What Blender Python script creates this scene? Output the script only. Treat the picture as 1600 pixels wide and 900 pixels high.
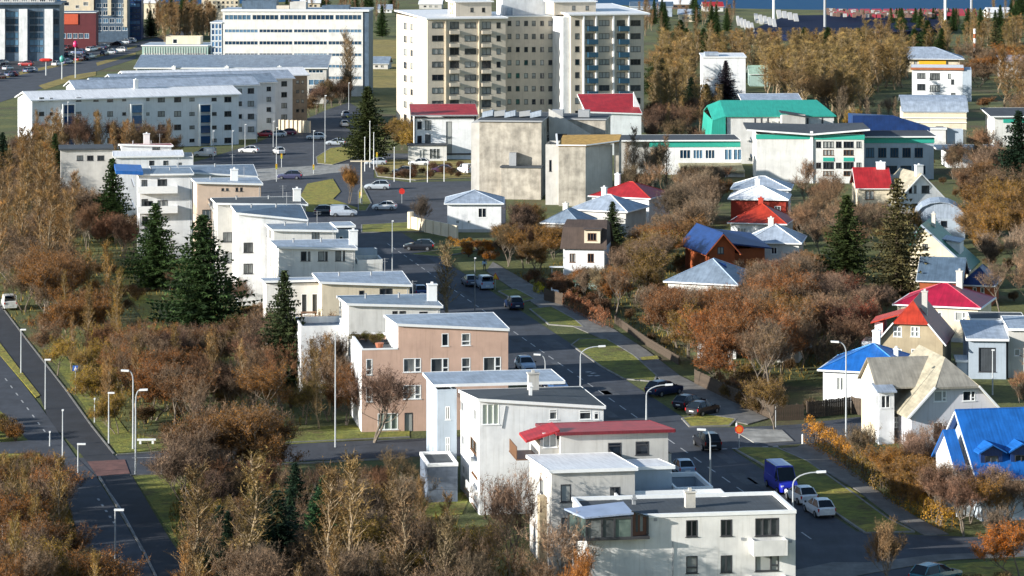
import bpy, bmesh, math, random
import numpy as np
from mathutils import Vector, Matrix
from mathutils.geometry import delaunay_2d_cdt
for o in list(bpy.data.objects): bpy.data.objects.remove(o)
SC = bpy.context.scene; COL = SC.collection
R = math.radians
random.seed(7)

# ---------------------------------------------------------------- camera (level view camera with a lens shift), sky, sun
F, HC, HY = 4700.0, 54.0, -180.0          # focal length in photo pixels, eye height, photo row of the horizon
cd = bpy.data.cameras.new('camera'); cam = bpy.data.objects.new('camera', cd); COL.objects.link(cam)
cam.location = (0, 0, HC); cam.rotation_euler = (R(90), 0, 0)
cd.sensor_width = 36; cd.lens = F/1600*36; cd.shift_y = (HY-450)/1600
cd.clip_start = 1; cd.clip_end = 60000
SC.camera = cam
SUN_EL, SUN_AZ = R(16), R(203)            # direction to the sun: elevation, angle from +X
w = bpy.data.worlds.new('World'); SC.world = w; w.use_nodes = True
nt = w.node_tree; bg = nt.nodes['Background']
sky = nt.nodes.new('ShaderNodeTexSky'); sky.sky_type = 'NISHITA'; sky.sun_disc = False
sky.sun_elevation = SUN_EL; sky.sun_rotation = R(90)-SUN_AZ
sky.air_density = 1.0; sky.dust_density = 0.3; sky.ozone_density = 1.6
nt.links.new(sky.outputs[0], bg.inputs[0]); bg.inputs[1].default_value = 0.105
sd = bpy.data.lights.new('sun', 'SUN'); sun = bpy.data.objects.new('sun', sd); COL.objects.link(sun)
sd.energy = 5.0; sd.angle = R(0.5); sd.color = (1.0, 0.965, 0.90)
sv = Vector((math.cos(SUN_EL)*math.cos(SUN_AZ), math.cos(SUN_EL)*math.sin(SUN_AZ), math.sin(SUN_EL)))
sun.rotation_euler = sv.to_track_quat('Z', 'Y').to_euler(); sun.location = (-60, 100, 120)
SC.view_settings.view_transform = 'Standard'; SC.view_settings.look = 'None'
SC.view_settings.exposure = 0.95; SC.view_settings.gamma = 1
try:
    SC.cycles.max_bounces = 5; SC.cycles.diffuse_bounces = 3; SC.cycles.transparent_max_bounces = 4
except Exception: pass

def G(px, py, z=0.0):
    """world point at height z that stands at photo pixel (px, py)"""
    Y = F*(HC-z)/(py-HY)
    return Vector(((px-800)*Y/F, Y, z))
def S(py): return (py-HY)/HC                # pixels per metre of things standing at ground row py

# ---------------------------------------------------------------- materials
MATS = {}
def newmat(name):
    m = bpy.data.materials.new(name); m.use_nodes = True
    return m, m.node_tree.nodes, m.node_tree.links, m.node_tree.nodes['Principled BSDF']
def ramp(N, L, src, stops):
    r = N.new('ShaderNodeValToRGB'); cr = r.color_ramp
    while len(cr.elements) < len(stops): cr.elements.new(0.5)
    for e, (p, c) in zip(cr.elements, stops): e.position = p; e.color = (*c[:3], 1)
    L.new(src, r.inputs[0]); return r
def mixc(N, L, fac, a, b, mode='MIX'):
    mx = N.new('ShaderNodeMix'); mx.data_type = 'RGBA'; mx.blend_type = mode
    for i, v in ((0, fac), (6, a), (7, b)):
        if hasattr(v, 'is_linked') or hasattr(v, 'links'): L.new(v, mx.inputs[i])
        else: mx.inputs[i].default_value = v if i == 0 else (*v[:3], 1)
    return mx.outputs[2]
def noise(N, L, scale, detail=4, vec=None, rough=.6):
    n = N.new('ShaderNodeTexNoise'); n.inputs['Scale'].default_value = scale
    n.inputs['Detail'].default_value = detail; n.inputs['Roughness'].default_value = rough
    if vec is not None: L.new(vec, n.inputs['Vector'])
    return n.outputs[0]
def coord(N, L, kind='Object', scale=None):
    tc = N.new('ShaderNodeTexCoord'); v = tc.outputs[kind]
    if scale:
        mp = N.new('ShaderNodeMapping'); mp.inputs['Scale'].default_value = scale; L.new(v, mp.inputs[0]); v = mp.outputs[0]
    return v
def bump(N, L, b, h, strength=.3, dist=.05):
    bp = N.new('ShaderNodeBump'); bp.inputs['Strength'].default_value = strength; bp.inputs['Distance'].default_value = dist
    L.new(h, bp.inputs['Height']); L.new(bp.outputs[0], b.inputs['Normal'])
def wallmat(name, c, stain=.18, rough=.85):
    """rendered or painted wall: cloudy tone, rain streaks down the face, fine grit"""
    if name in MATS: return MATS[name]
    m, N, L, b = newmat(name)
    v = coord(N, L)
    n1 = noise(N, L, .55, 5, v); st = noise(N, L, 1.0, 5, coord(N, L, 'Object', (.9, .9, .22)))
    d = tuple(x*(1-stain*1.6) for x in c)
    r1 = ramp(N, L, n1, [(.35, d), (.62, c)]); r2 = ramp(N, L, st, [(.34, (1-stain*.8,)*3), (.60, (1, 1, 1))])
    col = mixc(N, L, 1.0, r1.outputs[0], r2.outputs[0], 'MULTIPLY')
    s3 = noise(N, L, 1.0, 3, coord(N, L, 'Object', (4.5, 4.5, .22))); r3 = ramp(N, L, s3, [(.30, (.86, .85, .83)), (.46, (1, 1, 1))]); col = mixc(N, L, 1.0, col, r3.outputs[0], 'MULTIPLY')
    L.new(col, b.inputs['Base Color']); b.inputs['Roughness'].default_value = rough
    bump(N, L, b, noise(N, L, 14, 3, v), .25, .03)
    MATS[name] = m; return m
def plain(name, c, rough=.6, metal=0.0, var=.15, scale=3.0, spec=None):
    if name in MATS: return MATS[name]
    m, N, L, b = newmat(name)
    n = noise(N, L, scale, 4, coord(N, L))
    r = ramp(N, L, n, [(.3, tuple(x*(1-var) for x in c)), (.7, tuple(min(1, x*(1+var*.5)) for x in c))])
    L.new(r.outputs[0], b.inputs['Base Color']); b.inputs['Roughness'].default_value = rough; b.inputs['Metallic'].default_value = metal
    if spec is not None: b.inputs['Specular IOR Level'].default_value = spec
    MATS[name] = m; return m
def roofmat(name, c, rough=.5, wear=.36):
    """painted or galvanised sheet roof: ribs as fine relief, worn cloudy patches"""
    if name in MATS: return MATS[name]
    m, N, L, b = newmat(name)
    v = coord(N, L)
    n = noise(N, L, .8, 6, v); n2 = noise(N, L, 1.0, 3, coord(N, L, 'Object', (5, .35, .35)))
    r = ramp(N, L, n, [(.32, tuple(x*(1-wear) for x in c)), (.65, c)])
    r2 = ramp(N, L, n2, [(.35, (.80, .80, .80)), (.6, (1, 1, 1))])
    L.new(mixc(N, L, 1.0, r.outputs[0], r2.outputs[0], 'MULTIPLY'), b.inputs['Base Color'])
    b.inputs['Roughness'].default_value = rough
    wv = N.new('ShaderNodeTexWave'); wv.inputs['Scale'].default_value = 1.1; wv.bands_direction = 'X'; L.new(v, wv.inputs['Vector'])
    bump(N, L, b, wv.outputs[1], .12, .03)
    MATS[name] = m; return m
def glassmat(name, dark=(.012, .018, .026), light=(.34, .35, .33), p=.60, tint=None):
    """window pane seen from far off: dark room, some with blinds or curtains, sky in the gloss"""
    if name in MATS: return MATS[name]
    m, N, L, b = newmat(name)
    oi = N.new('ShaderNodeObjectInfo')
    v = coord(N, L, 'Object', (1.3, 1.3, .7)); n = noise(N, L, 1.2, 2, v)
    ad = N.new('ShaderNodeMath'); ad.operation = 'MULTIPLY_ADD'; L.new(n, ad.inputs[0]); ad.inputs[1].default_value = .35; L.new(oi.outputs['Random'], ad.inputs[2])
    mid = tint or tuple((a*4+b_)/5 for a, b_ in zip(dark, light))
    r = ramp(N, L, ad.outputs[0], [(p*.6, dark), (p, mid), (min(1, p+.3), light)])
    L.new(r.outputs[0], b.inputs['Base Color']); b.inputs['Roughness'].default_value = .08
    b.inputs['Specular IOR Level'].default_value = .6
    MATS[name] = m; return m
W_WHITE = wallmat('white render', (.82, .82, .81), .11)
W_CREAM = wallmat('cream render', (.70, .60, .44), .08)
W_TOWER = wallmat('tower render', (.58, .51, .41), .07)
W_WARM = wallmat('warm white render', (.75, .73, .68), .11)
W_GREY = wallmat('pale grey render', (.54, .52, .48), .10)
W_STONE = wallmat('pebble dash', (.42, .34, .22), .16)
W_BLUE = wallmat('pale blue grey and shaded render', (.40, .46, .52), .08)  # bluish tone also stands in for shade on some pale walls
W_PINK = wallmat('salmon pebble dash', (.62, .41, .31), .09)
W_CONC = wallmat('weathered concrete', (.50, .45, .37), .30)
W_RED = wallmat('red painted boards', (.40, .04, .02), .1)
W_ORANGE = wallmat('orange brown boards', (.38, .09, .025), .15)
W_OCHRE = wallmat('ochre boards', (.55, .34, .03), .1)
W_BROWN = wallmat('brown stone wall', (.16, .10, .07), .2)
W_TILE = wallmat('pale green panels', (.34, .47, .42), .08)
R_LIGHT = roofmat('pale blue sheet roof', (.38, .44, .52))
R_SMOOTH = plain('smooth pale blue metal', (.28, .34, .46), .35, 0, .2, .6)
R_MID = roofmat('grey blue sheet roof', (.24, .30, .37))
R_DARK = roofmat('dark felt roof', (.055, .065, .075), .8, .3)
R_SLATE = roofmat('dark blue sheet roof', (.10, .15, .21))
R_WHITE = roofmat('white sheet roof', (.80, .80, .80), .5, .08)
R_RED = roofmat('crimson sheet roof', (.45, .022, .025), .5)
R_MAG = roofmat('magenta sheet roof', (.44, .010, .045), .45)
R_ORNG = roofmat('orange red sheet roof', (.50, .045, .018), .5)
R_MAROON = roofmat('maroon and shaded red sheet roof', (.20, .015, .025), .5)
R_BLUE = roofmat('bright blue sheet roof', (.015, .145, .50), .45, .3)
R_NAVY = roofmat('navy sheet roof', (.012, .045, .17), .45)
R_GREEN = roofmat('sea green sheet roof', (.03, .36, .27), .45, .12)
R_DKGREEN = roofmat('bottle green sheet roof', (.02, .17, .10), .45)
R_BEIGE = roofmat('beige sheet roof', (.44, .39, .28), .5)
W_PANEL = wallmat('brown brick panel', (.17, .075, .045), .2)
R_BROWN = roofmat('dark brown tile roof', (.09, .06, .045), .8)
R_TURF = plain('turf roof', (.40, .24, .06), .95, 0, .4, 1.5)
M_FW = plain('white window frame', (.80, .80, .78), .5, 0, .05)
M_FD = plain('dark window frame', (.05, .05, .055), .4, 0, .1)
M_FB = plain('brown window frame', (.16, .08, .04), .5, 0, .1)
M_TRIM = plain('white trim', (.82, .82, .80), .5, 0, .06)
M_TRIMG = plain('grey trim', (.30, .31, .32), .5, 0, .1)
M_TEAL = plain('sea green panel', (.03, .36, .27), .5, 0, .1)
M_CHIM = wallmat('chimney render', (.68, .64, .56), .2)
GL = glassmat('window glass')
GL_B = glassmat('blue window glass', (.01, .035, .07), (.10, .20, .30), .75)
GL_BAL = glassmat('balcony glass', (.008, .025, .04), (.03, .09, .13), .8)
GL_BLUE = glassmat('blue curtain glass', (.012, .055, .14), (.12, .25, .42), .7)
GL_CURT = glassmat('curtained glass', (.02, .03, .03), (.45, .50, .42), .55, (.12, .16, .14))

# ---------------------------------------------------------------- mesh collecting
class MB:
    def __init__(s): s.v = []; s.f = []; s.m = []
    def quad(s, a, b, c, d, m=0): s.poly([a, b, c, d], m)
    def poly(s, pts, m=0):
        n = len(s.v); s.v += [tuple(p) for p in pts]; s.f.append(tuple(range(n, n+len(pts)))); s.m.append(m)
    def box(s, x0, y0, z0, x1, y1, z1, m=0):
        n = len(s.v)
        s.v += [(x0,y0,z0),(x1,y0,z0),(x1,y1,z0),(x0,y1,z0),(x0,y0,z1),(x1,y0,z1),(x1,y1,z1),(x0,y1,z1)]
        for f in ((0,3,2,1),(4,5,6,7),(0,1,5,4),(1,2,6,5),(2,3,7,6),(3,0,4,7)):
            s.f.append(tuple(n+i for i in f)); s.m.append(m)
    def prism(s, pts, dz, m=0):
        """solid under a (possibly sloping) top outline, dz thick"""
        n = len(s.v); k = len(pts)
        s.v += [tuple(p) for p in pts]+[(p[0], p[1], p[2]-dz) for p in pts]
        s.f.append(tuple(range(n, n+k))); s.m.append(m)
        s.f.append(tuple(range(n+2*k-1, n+k-1, -1))); s.m.append(m)
        for i in range(k):
            j = (i+1) % k; s.f.append((n+i, n+k+i, n+k+j, n+j)); s.m.append(m)
    def bar(s, a, b, t, m=0, t2=None, sides=4):
        a = Vector(a); b = Vector(b); d = b-a
        if d.length < 1e-6: return
        d.normalize(); u = d.cross(Vector((0, 0, 1)))
        if u.length < .05: u = d.cross(Vector((1, 0, 0)))
        u.normalize(); w_ = d.cross(u); n = len(s.v); t2 = t if t2 is None else t2
        for p, r in ((a, t), (b, t2)):
            for i in range(sides):
                an = 2*math.pi*(i+.5)/sides; s.v.append(tuple(p+u*math.cos(an)*r+w_*math.sin(an)*r))
        for i in range(sides):
            j = (i+1) % sides; s.f.append((n+i, n+j, n+sides+j, n+sides+i)); s.m.append(m)
        s.f.append(tuple(n+sides-1-i for i in range(sides))); s.m.append(m)
        s.f.append(tuple(n+sides+i for i in range(sides))); s.m.append(m)
    def tube(s, pts, radii, sides=6, m=0):
        for i in range(len(pts)-1): s.bar(pts[i], pts[i+1], radii[i], m, radii[i+1], sides)
    def mesh(s, name, mats, smooth=False):
        me = bpy.data.meshes.new(name); me.from_pydata(s.v, [], s.f)
        for mm in (mats if isinstance(mats, (list, tuple)) else [mats]): me.materials.append(mm)
        if len(set(s.m)) > 1: me.polygons.foreach_set('material_index', s.m)
        if smooth: me.polygons.foreach_set('use_smooth', [True]*len(s.f))
        me.update(); return me
    def build(s, name, mats, parent=None, smooth=False):
        return link(name, s.mesh(name, mats, smooth), parent)
def link(name, me, parent=None, loc=None, rz=None):
    o = bpy.data.objects.new(name, me); COL.objects.link(o)
    if parent is not None: o.parent = parent
    if loc is not None: o.location = loc
    if rz is not None: o.rotation_euler[2] = rz
    return o
def tag(o, label=None, cat=None, group=None, kind=None):
    if label: o['label'] = label
    if cat: o['category'] = cat
    if group: o['group'] = group
    if kind: o['kind'] = kind
    return o
def thing(name, label, cat, loc, rz=0, group=None):
    o = link(name, None, None, loc, rz); o.empty_display_size = .5
    return tag(o, label, cat, group)
def dup(root, loc, rz=0, label=None, color=None, scale=None, group=None):
    r = root.copy(); COL.objects.link(r); r.location = loc; r.rotation_euler[2] = rz
    if label: r['label'] = label
    if group: r['group'] = group
    if scale: r.scale = (scale,)*3 if not isinstance(scale, tuple) else scale
    for ch in root.children:
        c = ch.copy(); COL.objects.link(c); c.parent = r
        if color is not None: c.color = (*color, 1)
        for g in ch.children:
            d = g.copy(); COL.objects.link(d); d.parent = c
            if color is not None: d.color = (*color, 1)
    return r
EXCL = []           # footprints no tree may stand on
def inpoly(x, y, P):
    c = False; j = len(P)-1
    for i in range(len(P)):
        xi, yi = P[i][0], P[i][1]; xj, yj = P[j][0], P[j][1]
        if (yi > y) != (yj > y) and x < (xj-xi)*(y-yi)/(yj-yi)+xi: c = not c
        j = i
    return c
def sheet(name, pxs, z, mat, kind='structure', excl=True, label=None, thick=0):
    P = [G(*p) for p in pxs]
    if excl: EXCL.append([(p.x, p.y) for p in P])
    area = sum(P[i].x*P[(i+1) % len(P)].y-P[(i+1) % len(P)].x*P[i].y for i in range(len(P)))
    if area < 0: P.reverse()
    mb = MB()
    if thick: mb.prism([(p.x, p.y, z) for p in P], thick)
    else: mb.poly([(p.x, p.y, z) for p in P])
    o = mb.build(name, mat); tag(o, kind=kind); return o

# ---------------------------------------------------------------- windows
WCACHE = {}
def win_meshes(w, h, style, fm, gm):
    k = (round(w, 2), round(h, 2), style, fm.name, gm.name)
    if k in WCACHE: return WCACHE[k]
    w -= .006; h -= .006; t = .075; mb = MB(); y0, y1 = -.025, .12
    def fr(x0, z0, x1, z1): mb.box(x0, y0, z0, x1, y1, z1)
    fr(0, 0, w, t); fr(0, h-t, w, h); fr(0, t, t, h-t); fr(w-t, t, w, h-t)
    mb.box(-.08, -.07, -.05, w+.08, -.028, .0)                                      # sill
    if style in ('two', 'three', 'four'):
        n = {'two': 2, 'three': 3, 'four': 4}[style]
        for i in range(1, n): fr(w*i/n-t/2, t, w*i/n+t/2, h-t)
    if style == 'side':                                                              # wide pane, slim pane with low vent on the right
        x = w*.66; fr(x-.05, t, x+.07, h-t); fr(x+.07, h*.28, w-t, h*.28+.1)
    if style == 'vent': fr(t, h*.30, w-t, h*.30+.1)
    if style == 'top': fr(t, h*.72, w-t, h*.72+.08)
    if style == 'cross': fr(w/2-.05, t, w/2+.05, h-t); fr(t, h/2-.05, w/2-.05, h/2+.05); fr(w/2+.05, h/2-.05, w-t, h/2+.05)
    if style.startswith('n'):
        n = int(style[1:])
        for i in range(1, n): fr(w*i/n-.04, t, w*i/n+.04, h-t)
    a = mb.mesh('window', fm); p = MB(); p.quad((t, .07, t), (w-t, .07, t), (w-t, .07, h-t), (t, .07, h-t)); b = p.mesh('pane', gm)
    WCACHE[k] = (a, b); return a, b
def add_window(parent, loc, rz, w, h, style, fm, gm, name='window'):
    a, b = win_meshes(w, h, style, fm, gm)
    o = link(name, a, parent, loc, rz); link('pane', b, o); return o

class Bld:
    """a building: Empty at the front-left ground corner, local x along the front, y to the back"""
    def __init__(s, name, label, cat, px, base, yaw, group=None):
        s.p = G(px, base); s.a = R(yaw); s.U = Vector((math.cos(s.a), math.sin(s.a), 0)); s.V = Vector((-math.sin(s.a), math.cos(s.a), 0))
        s.root = thing(name, label, cat, s.p, s.a, group)
    def _ray(s, px, py, P, D):
        kx = (px-800)/F; den = kx*D.y-D.x
        u = (P.x-kx*P.y)/den; t = P.y+u*D.y
        return u, HC-t*(py-HY)/F
    def uz(s, px, py, v=0.0): return s._ray(px, py, s.p+s.V*v, s.U)
    def vz(s, px, py, u=0.0): return s._ray(px, py, s.p+s.U*u, s.V)
    def foot(s, x0, y0, x1, y1, m=.8):
        EXCL.append([tuple((s.p+s.U*x+s.V*y)[:2]) for x, y in ((x0-m, y0-m), (x1+m, y0-m), (x1+m, y1+m), (x0-m, y1+m))])
    def facade(s, mb, x0, y0, ang, outline, wins, fm=M_FW, gm=GL, depth=.13):
        ca, sa = math.cos(ang), math.sin(ang)
        def T(u, z, d=0): return (x0+u*ca-d*sa, y0+u*sa+d*ca, z)
        if not wins: mb.poly([T(u, z) for u, z in outline]); return
        co = [Vector(p) for p in outline]; ed = [(i, (i+1) % len(outline)) for i in range(len(outline))]; holes = []
        for wdef in wins:
            u, z, w_, h_ = wdef[:4]; n = len(co)
            co += [Vector((u, z)), Vector((u+w_, z)), Vector((u+w_, z+h_)), Vector((u, z+h_))]
            ed += [(n, n+1), (n+1, n+2), (n+2, n+3), (n+3, n)]; holes.append((u, z, u+w_, z+h_))
        vs, _, fs, *_r = delaunay_2d_cdt(co, ed, [], 0, 1e-5)
        base = len(mb.v); mb.v += [T(p.x, p.y) for p in vs]
        for f in fs:
            c = sum((vs[i] for i in f), Vector((0, 0)))/len(f)
            if not inpoly(c.x, c.y, outline): continue
            if any(a < c.x < c2 and b < c.y < d for a, b, c2, d in holes): continue
            mb.f.append(tuple(base+i for i in f)); mb.m.append(0)
        for wdef in wins:
            u, z, w_, h_ = wdef[:4]; st = wdef[4] if len(wdef) > 4 else 'plain'; name = wdef[5] if len(wdef) > 5 else 'window'
            f2 = wdef[6] if len(wdef) > 6 else fm; g2 = wdef[7] if len(wdef) > 7 else gm
            q = [(u, z), (u+w_, z), (u+w_, z+h_), (u, z+h_)]
            for i in range(4):
                a, b = q[i], q[(i+1) % 4]; mb.quad(T(*a), T(*b), T(*b, depth+.08), T(*a, depth+.08))
            add_window(s.root, T(u+.003, z+.003, .012), ang, w_, h_, st, f2, g2, name)
    def block(s, x0, x1, y0, y1, z0, zf, zb=None, mat=W_WHITE, front=(), left=(), right=(), fm=M_FW, gm=GL, ridge=None, name='wall', zl=None):
        """walls of a box; zf / zb front and back height; ridge=('x'|'y', z) for gables; zl = extra (left, right) front heights"""
        zb = zf if zb is None else zb; mb = MB(); w_, d = x1-x0, y1-y0
        fl, frr = (zl if zl else (zf, zf))
        fo = [(0, z0), (w_, z0), (w_, frr), (0, fl)]; bo = [(0, z0), (w_, z0), (w_, zb), (0, zb)]
        ro = [(0, z0), (d, z0), (d, zb), (0, frr)]; lo = [(0, z0), (d, z0), (d, fl), (0, zb)]
        if ridge and ridge[0] == 'y': fo = fo[:3]+[(w_/2, ridge[1])]+fo[3:]; bo = bo[:3]+[(w_/2, ridge[1])]+bo[3:]
        if ridge and ridge[0] == 'x': ro = ro[:3]+[(d/2, ridge[1])]+ro[3:]; lo = lo[:3]+[(d/2, ridge[1])]+lo[3:]
        s.facade(mb, x0, y0, 0, fo, [tuple([q[0]-x0, *q[1:]]) for q in front], fm, gm)
        s.facade(mb, x1, y0, R(90), ro, [tuple([q[0]-y0, *q[1:]]) for q in right], fm, gm)
        s.facade(mb, x1, y1, R(180), bo, [])
        s.facade(mb, x0, y1, R(270), lo, [tuple([y1-q[0]-q[2], *q[1:]]) for q in left], fm, gm)
        s.foot(x0, y0, x1, y1)
        return mb.build(name, mat, s.root)
    def wins(s, rects, v=0.0):
        """photo pixel boxes on a front plane -> local window boxes"""
        out = []
        for r in rects:
            x0, y0, x1, y1 = r[:4]; u0, zt = s.uz(x0, y0, v); u1, _ = s.uz(x1, y0, v); _, zb = s.uz(x0, y1, v)
            out.append((u0, zb, u1-u0, zt-zb, *r[4:]))
        return out
    def lwins(s, rects, u=0.0):
        out = []
        for r in rects:
            x0, y0, x1, y1 = r[:4]; v1, zt = s.vz(x0, y0, u); v0, _ = s.vz(x1, y0, u); _, zb = s.vz(x1, y1, u)
            out.append((v0, zb, v1-v0, zt-zb, *r[4:]))
        return out
    def slab(s, x0, x1, y0, y1, zf, zb, mat, t=.16, name='roof', zfl=None, zfr=None, fascia=M_TRIM, fh=.26, sides='flrb'):
        zfl = zf if zfl is None else zfl; zfr = zf if zfr is None else zfr
        mb = MB(); P = [(x0, y0, zfl), (x1, y0, zfr), (x1, y1, zb), (x0, y1, zb)]; mb.prism(P, t)
        o = mb.build(name, mat, s.root)
        if fascia:
            f = MB(); e = .05
            def edge(a, b, nx, ny):
                q = [(a[0]+nx*.004, a[1]+ny*.004, a[2]+.03), (a[0]+nx*e, a[1]+ny*e, a[2]+.03), (b[0]+nx*e, b[1]+ny*e, b[2]+.03), (b[0]+nx*.004, b[1]+ny*.004, b[2]+.03)]
                f.prism(q, fh)
            if 'f' in sides: edge(P[0], P[1], 0, -1)
            if 'r' in sides: edge(P[1], P[2], 1, 0)
            if 'b' in sides: edge(P[2], P[3], 0, 1)
            if 'l' in sides: edge(P[3], P[0], -1, 0)
            f.build('fascia', fascia, o)
        return o
    def parapet(s, x0, x1, y0, y1, z, mat, h=.35, t=.22, name='parapet'):
        mb = MB(); mb.box(x0, y0, z, x1, y0+t, z+h); mb.box(x0, y1-t, z, x1, y1, z+h)
        mb.box(x0, y0+t, z, x0+t, y1-t, z+h); mb.box(x1-t, y0+t, z, x1, y1-t, z+h)
        return mb.build(name, mat, s.root)
    def gable(s, x0, x1, y0, y1, ze, zr, axis, mat, over=.4, t=.14, fascia=M_TRIM, mats2=None):
        """two slopes; axis 'x' ridge runs along the front, 'y' ridge runs front to back"""
        res = []
        if axis == 'y':
            xm = (x0+x1)/2; sl = (zr-ze)/(xm-x0); z0 = ze-over*sl
            polys = [[(x0-over, y0-over, z0), (xm, y0-over, zr), (xm, y1+over, zr), (x0-over, y1+over, z0)], [(xm, y0-over, zr), (x1+over, y0-over, z0), (x1+over, y1+over, z0), (xm, y1+over, zr)]]
            a = (xm, y0-over, zr+.03); b = (xm, y1+over, zr+.03)
        else:
            ym = (y0+y1)/2; sl = (zr-ze)/(ym-y0); z0 = ze-over*sl
            polys = [[(x0-over, y0-over, z0), (x1+over, y0-over, z0), (x1+over, ym, zr), (x0-over, ym, zr)], [(x0-over, ym, zr), (x1+over, ym, zr), (x1+over, y1+over, z0), (x0-over, y1+over, z0)]]
            a = (x0-over, ym, zr+.03); b = (x1+over, ym, zr+.03)
        mb = MB()
        for P in polys: mb.prism([(p[0], p[1], p[2]+t+.02) for p in P], t)
        o = mb.build('roof', mat, s.root)
        c = MB(); c.bar((a[0], a[1], a[2]+t), (b[0], b[1], b[2]+t), .09); c.build('ridge_cap', mats2 or mat, o)
        if fascia:
            f = MB()
            for P in polys:
                for i in range(4):
                    p, q = Vector(P[i]), Vector(P[(i+1) % 4])
                    if abs(p.z-zr) < 1e-6 and abs(q.z-zr) < 1e-6: continue
                    f.bar(p+Vector((0, 0, -.02)), q+Vector((0, 0, -.02)), .085)
            f.build('fascia', fascia, o)
        return o
    def hip(s, x0, x1, y0, y1, ze, zr, mat, over=.45, ridge=None, fascia=M_TRIM, capm=None, dx=0.0):
        X0, X1, Y0, Y1 = x0-over, x1+over, y0-over, y1+over
        w_, d = X1-X0, Y1-Y0; rl = abs(w_-d)/2 if ridge is None else ridge/2
        cx, cy = (X0+X1)/2+dx, (Y0+Y1)/2
        if w_ >= d: A, B = (cx-rl, cy, zr), (cx+rl, cy, zr)
        else: A, B = (cx, cy-rl, zr), (cx, cy+rl, zr)
        e = [(X0, Y0, ze), (X1, Y0, ze), (X1, Y1, ze), (X0, Y1, ze)]; mb = MB()
        if w_ >= d: fs = [(e[0], e[1], B, A), (e[1], e[2], B), (e[2], e[3], A, B), (e[3], e[0], A)]
        else: fs = [(e[0], e[1], A), (e[1], e[2], B, A), (e[2], e[3], B), (e[3], e[0], A, B)]
        for f in fs: mb.poly(f)
        mb.poly([e[3], e[2], e[1], e[0]])
        o = mb.build('roof', mat, s.root)
        f = MB()
        for i in range(4):
            p, q = e[i], e[(i+1) % 4]; f.bar((p[0], p[1], p[2]-.06), (q[0], q[1], q[2]-.06), .12)
        f.build('gutter', fascia, o)
        c = MB(); hips = [(e[0], A), (e[1], B if w_ >= d else A), (e[2], B), (e[3], A if w_ >= d else B), (A, B)]
        for p, q in hips: c.bar((p[0], p[1], p[2]+.02), (q[0], q[1], q[2]+.02), .06)
        c.build('ridge_cap', capm or mat, o)
        return o
    def chimney(s, x, y, z0, z1, w_=.7, d=.6, mat=M_CHIM):
        mb = MB(); mb.box(x-w_/2, y-d/2, z0, x+w_/2, y+d/2, z1); mb.box(x-w_/2-.07, y-d/2-.07, z1, x+w_/2+.07, y+d/2+.07, z1+.12)
        mb.box(x-.12, y-.12, z1+.12, x+.12, y+.12, z1+.34)
        return mb.build('chimney', mat, s.root)
    def box(s, name, x0, x1, y0, y1, z0, z1, mat):
        mb = MB(); mb.box(x0, y0, z0, x1, y1, z1); return mb.build(name, mat, s.root)
    def balcony(s, x0, x1, y, z, h=1.0, dep=1.2, mat=M_TRIM, name='balcony'):
        """slab with solid fronts standing out from the wall plane y"""
        mb = MB(); mb.box(x0, y-dep, z-.15, x1, y-.003, z); mb.box(x0, y-dep, z, x1, y-dep+.1, z+h)
        mb.box(x0, y-dep+.1, z, x0+.1, y-.003, z+h); mb.box(x1-.1, y-dep+.1, z, x1, y-.003, z+h)
        return mb.build(name, mat, s.root)
# ---------------------------------------------------------------- ground, water, roads
def groundmat(name, cs, scale=.05, fine=1.2, rough=.95):
    m, N, L, b = newmat(name)
    v = coord(N, L); n1 = noise(N, L, scale, 7, v, .7); n2 = noise(N, L, fine, 5, v, .7)
    r = ramp(N, L, n1, [(.36, cs[0]), (.48, cs[1]), (.6, cs[2])])
    r2 = ramp(N, L, n2, [(.3, (.45, .45, .42)), (.65, (1, 1, 1))])
    L.new(mixc(N, L, 1.0, r.outputs[0], r2.outputs[0], 'MULTIPLY'), b.inputs['Base Color'])
    b.inputs['Roughness'].default_value = rough; bump(N, L, b, noise(N, L, 3.0, 6, v), .8, .15)
    MATS[name] = m; return m
M_GROUND = groundmat('grass and leaf litter', ((.10, .070, .025), (.085, .105, .020), (.15, .15, .028)))
M_LAWN = groundmat('mown lawn', ((.12, .09, .02), (.16, .18, .02), (.27, .25, .03)), .22)
M_LAWNY = groundmat('yellowed verge grass', ((.20, .15, .03), (.34, .29, .035), (.22, .22, .03)), .5)
M_FIELD = groundmat('dry field grass', ((.20, .17, .03), (.32, .24, .05), (.26, .20, .05)), .04, .4)
def asphalt(name, c, scale=.25):
    m, N, L, b = newmat(name)
    v = coord(N, L); n1 = noise(N, L, scale, 6, v, .65); n2 = noise(N, L, 18, 3, v); n3 = noise(N, L, .9, 3, coord(N, L, 'Object', (1.2, .25, 1)))
    r = ramp(N, L, n1, [(.33, tuple(x*.72 for x in c)), (.5, c), (.68, tuple(x*1.35 for x in c))])
    r2 = ramp(N, L, n2, [(.3, (.8, .8, .8)), (.7, (1, 1, 1))]); r3 = ramp(N, L, n3, [(.4, (.82, .82, .82)), (.6, (1, 1, 1))])
    q = mixc(N, L, 1.0, r.outputs[0], r2.outputs[0], 'MULTIPLY')
    L.new(mixc(N, L, 1.0, q, r3.outputs[0], 'MULTIPLY'), b.inputs['Base Color'])
    # tar-filled cracks
    b.inputs['Roughness'].default_value = .85; bump(N, L, b, n2, .3, .01)
    MATS[name] = m; return m
M_ASPH = asphalt('asphalt', (.048, .054, .067))  # bluish tone puts the blue of shadows into the colour
M_ASPH_D = asphalt('dark asphalt', (.024, .027, .034))
M_PAVE = asphalt('worn pavement', (.165, .155, .14), .5)
M_PALE = asphalt('pale concrete paving', (.32, .31, .28), .5)
M_KERB = asphalt('kerb stone', (.24, .23, .21), .8)
M_REDP = asphalt('faded red paving', (.17, .075, .06), .8)
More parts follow.
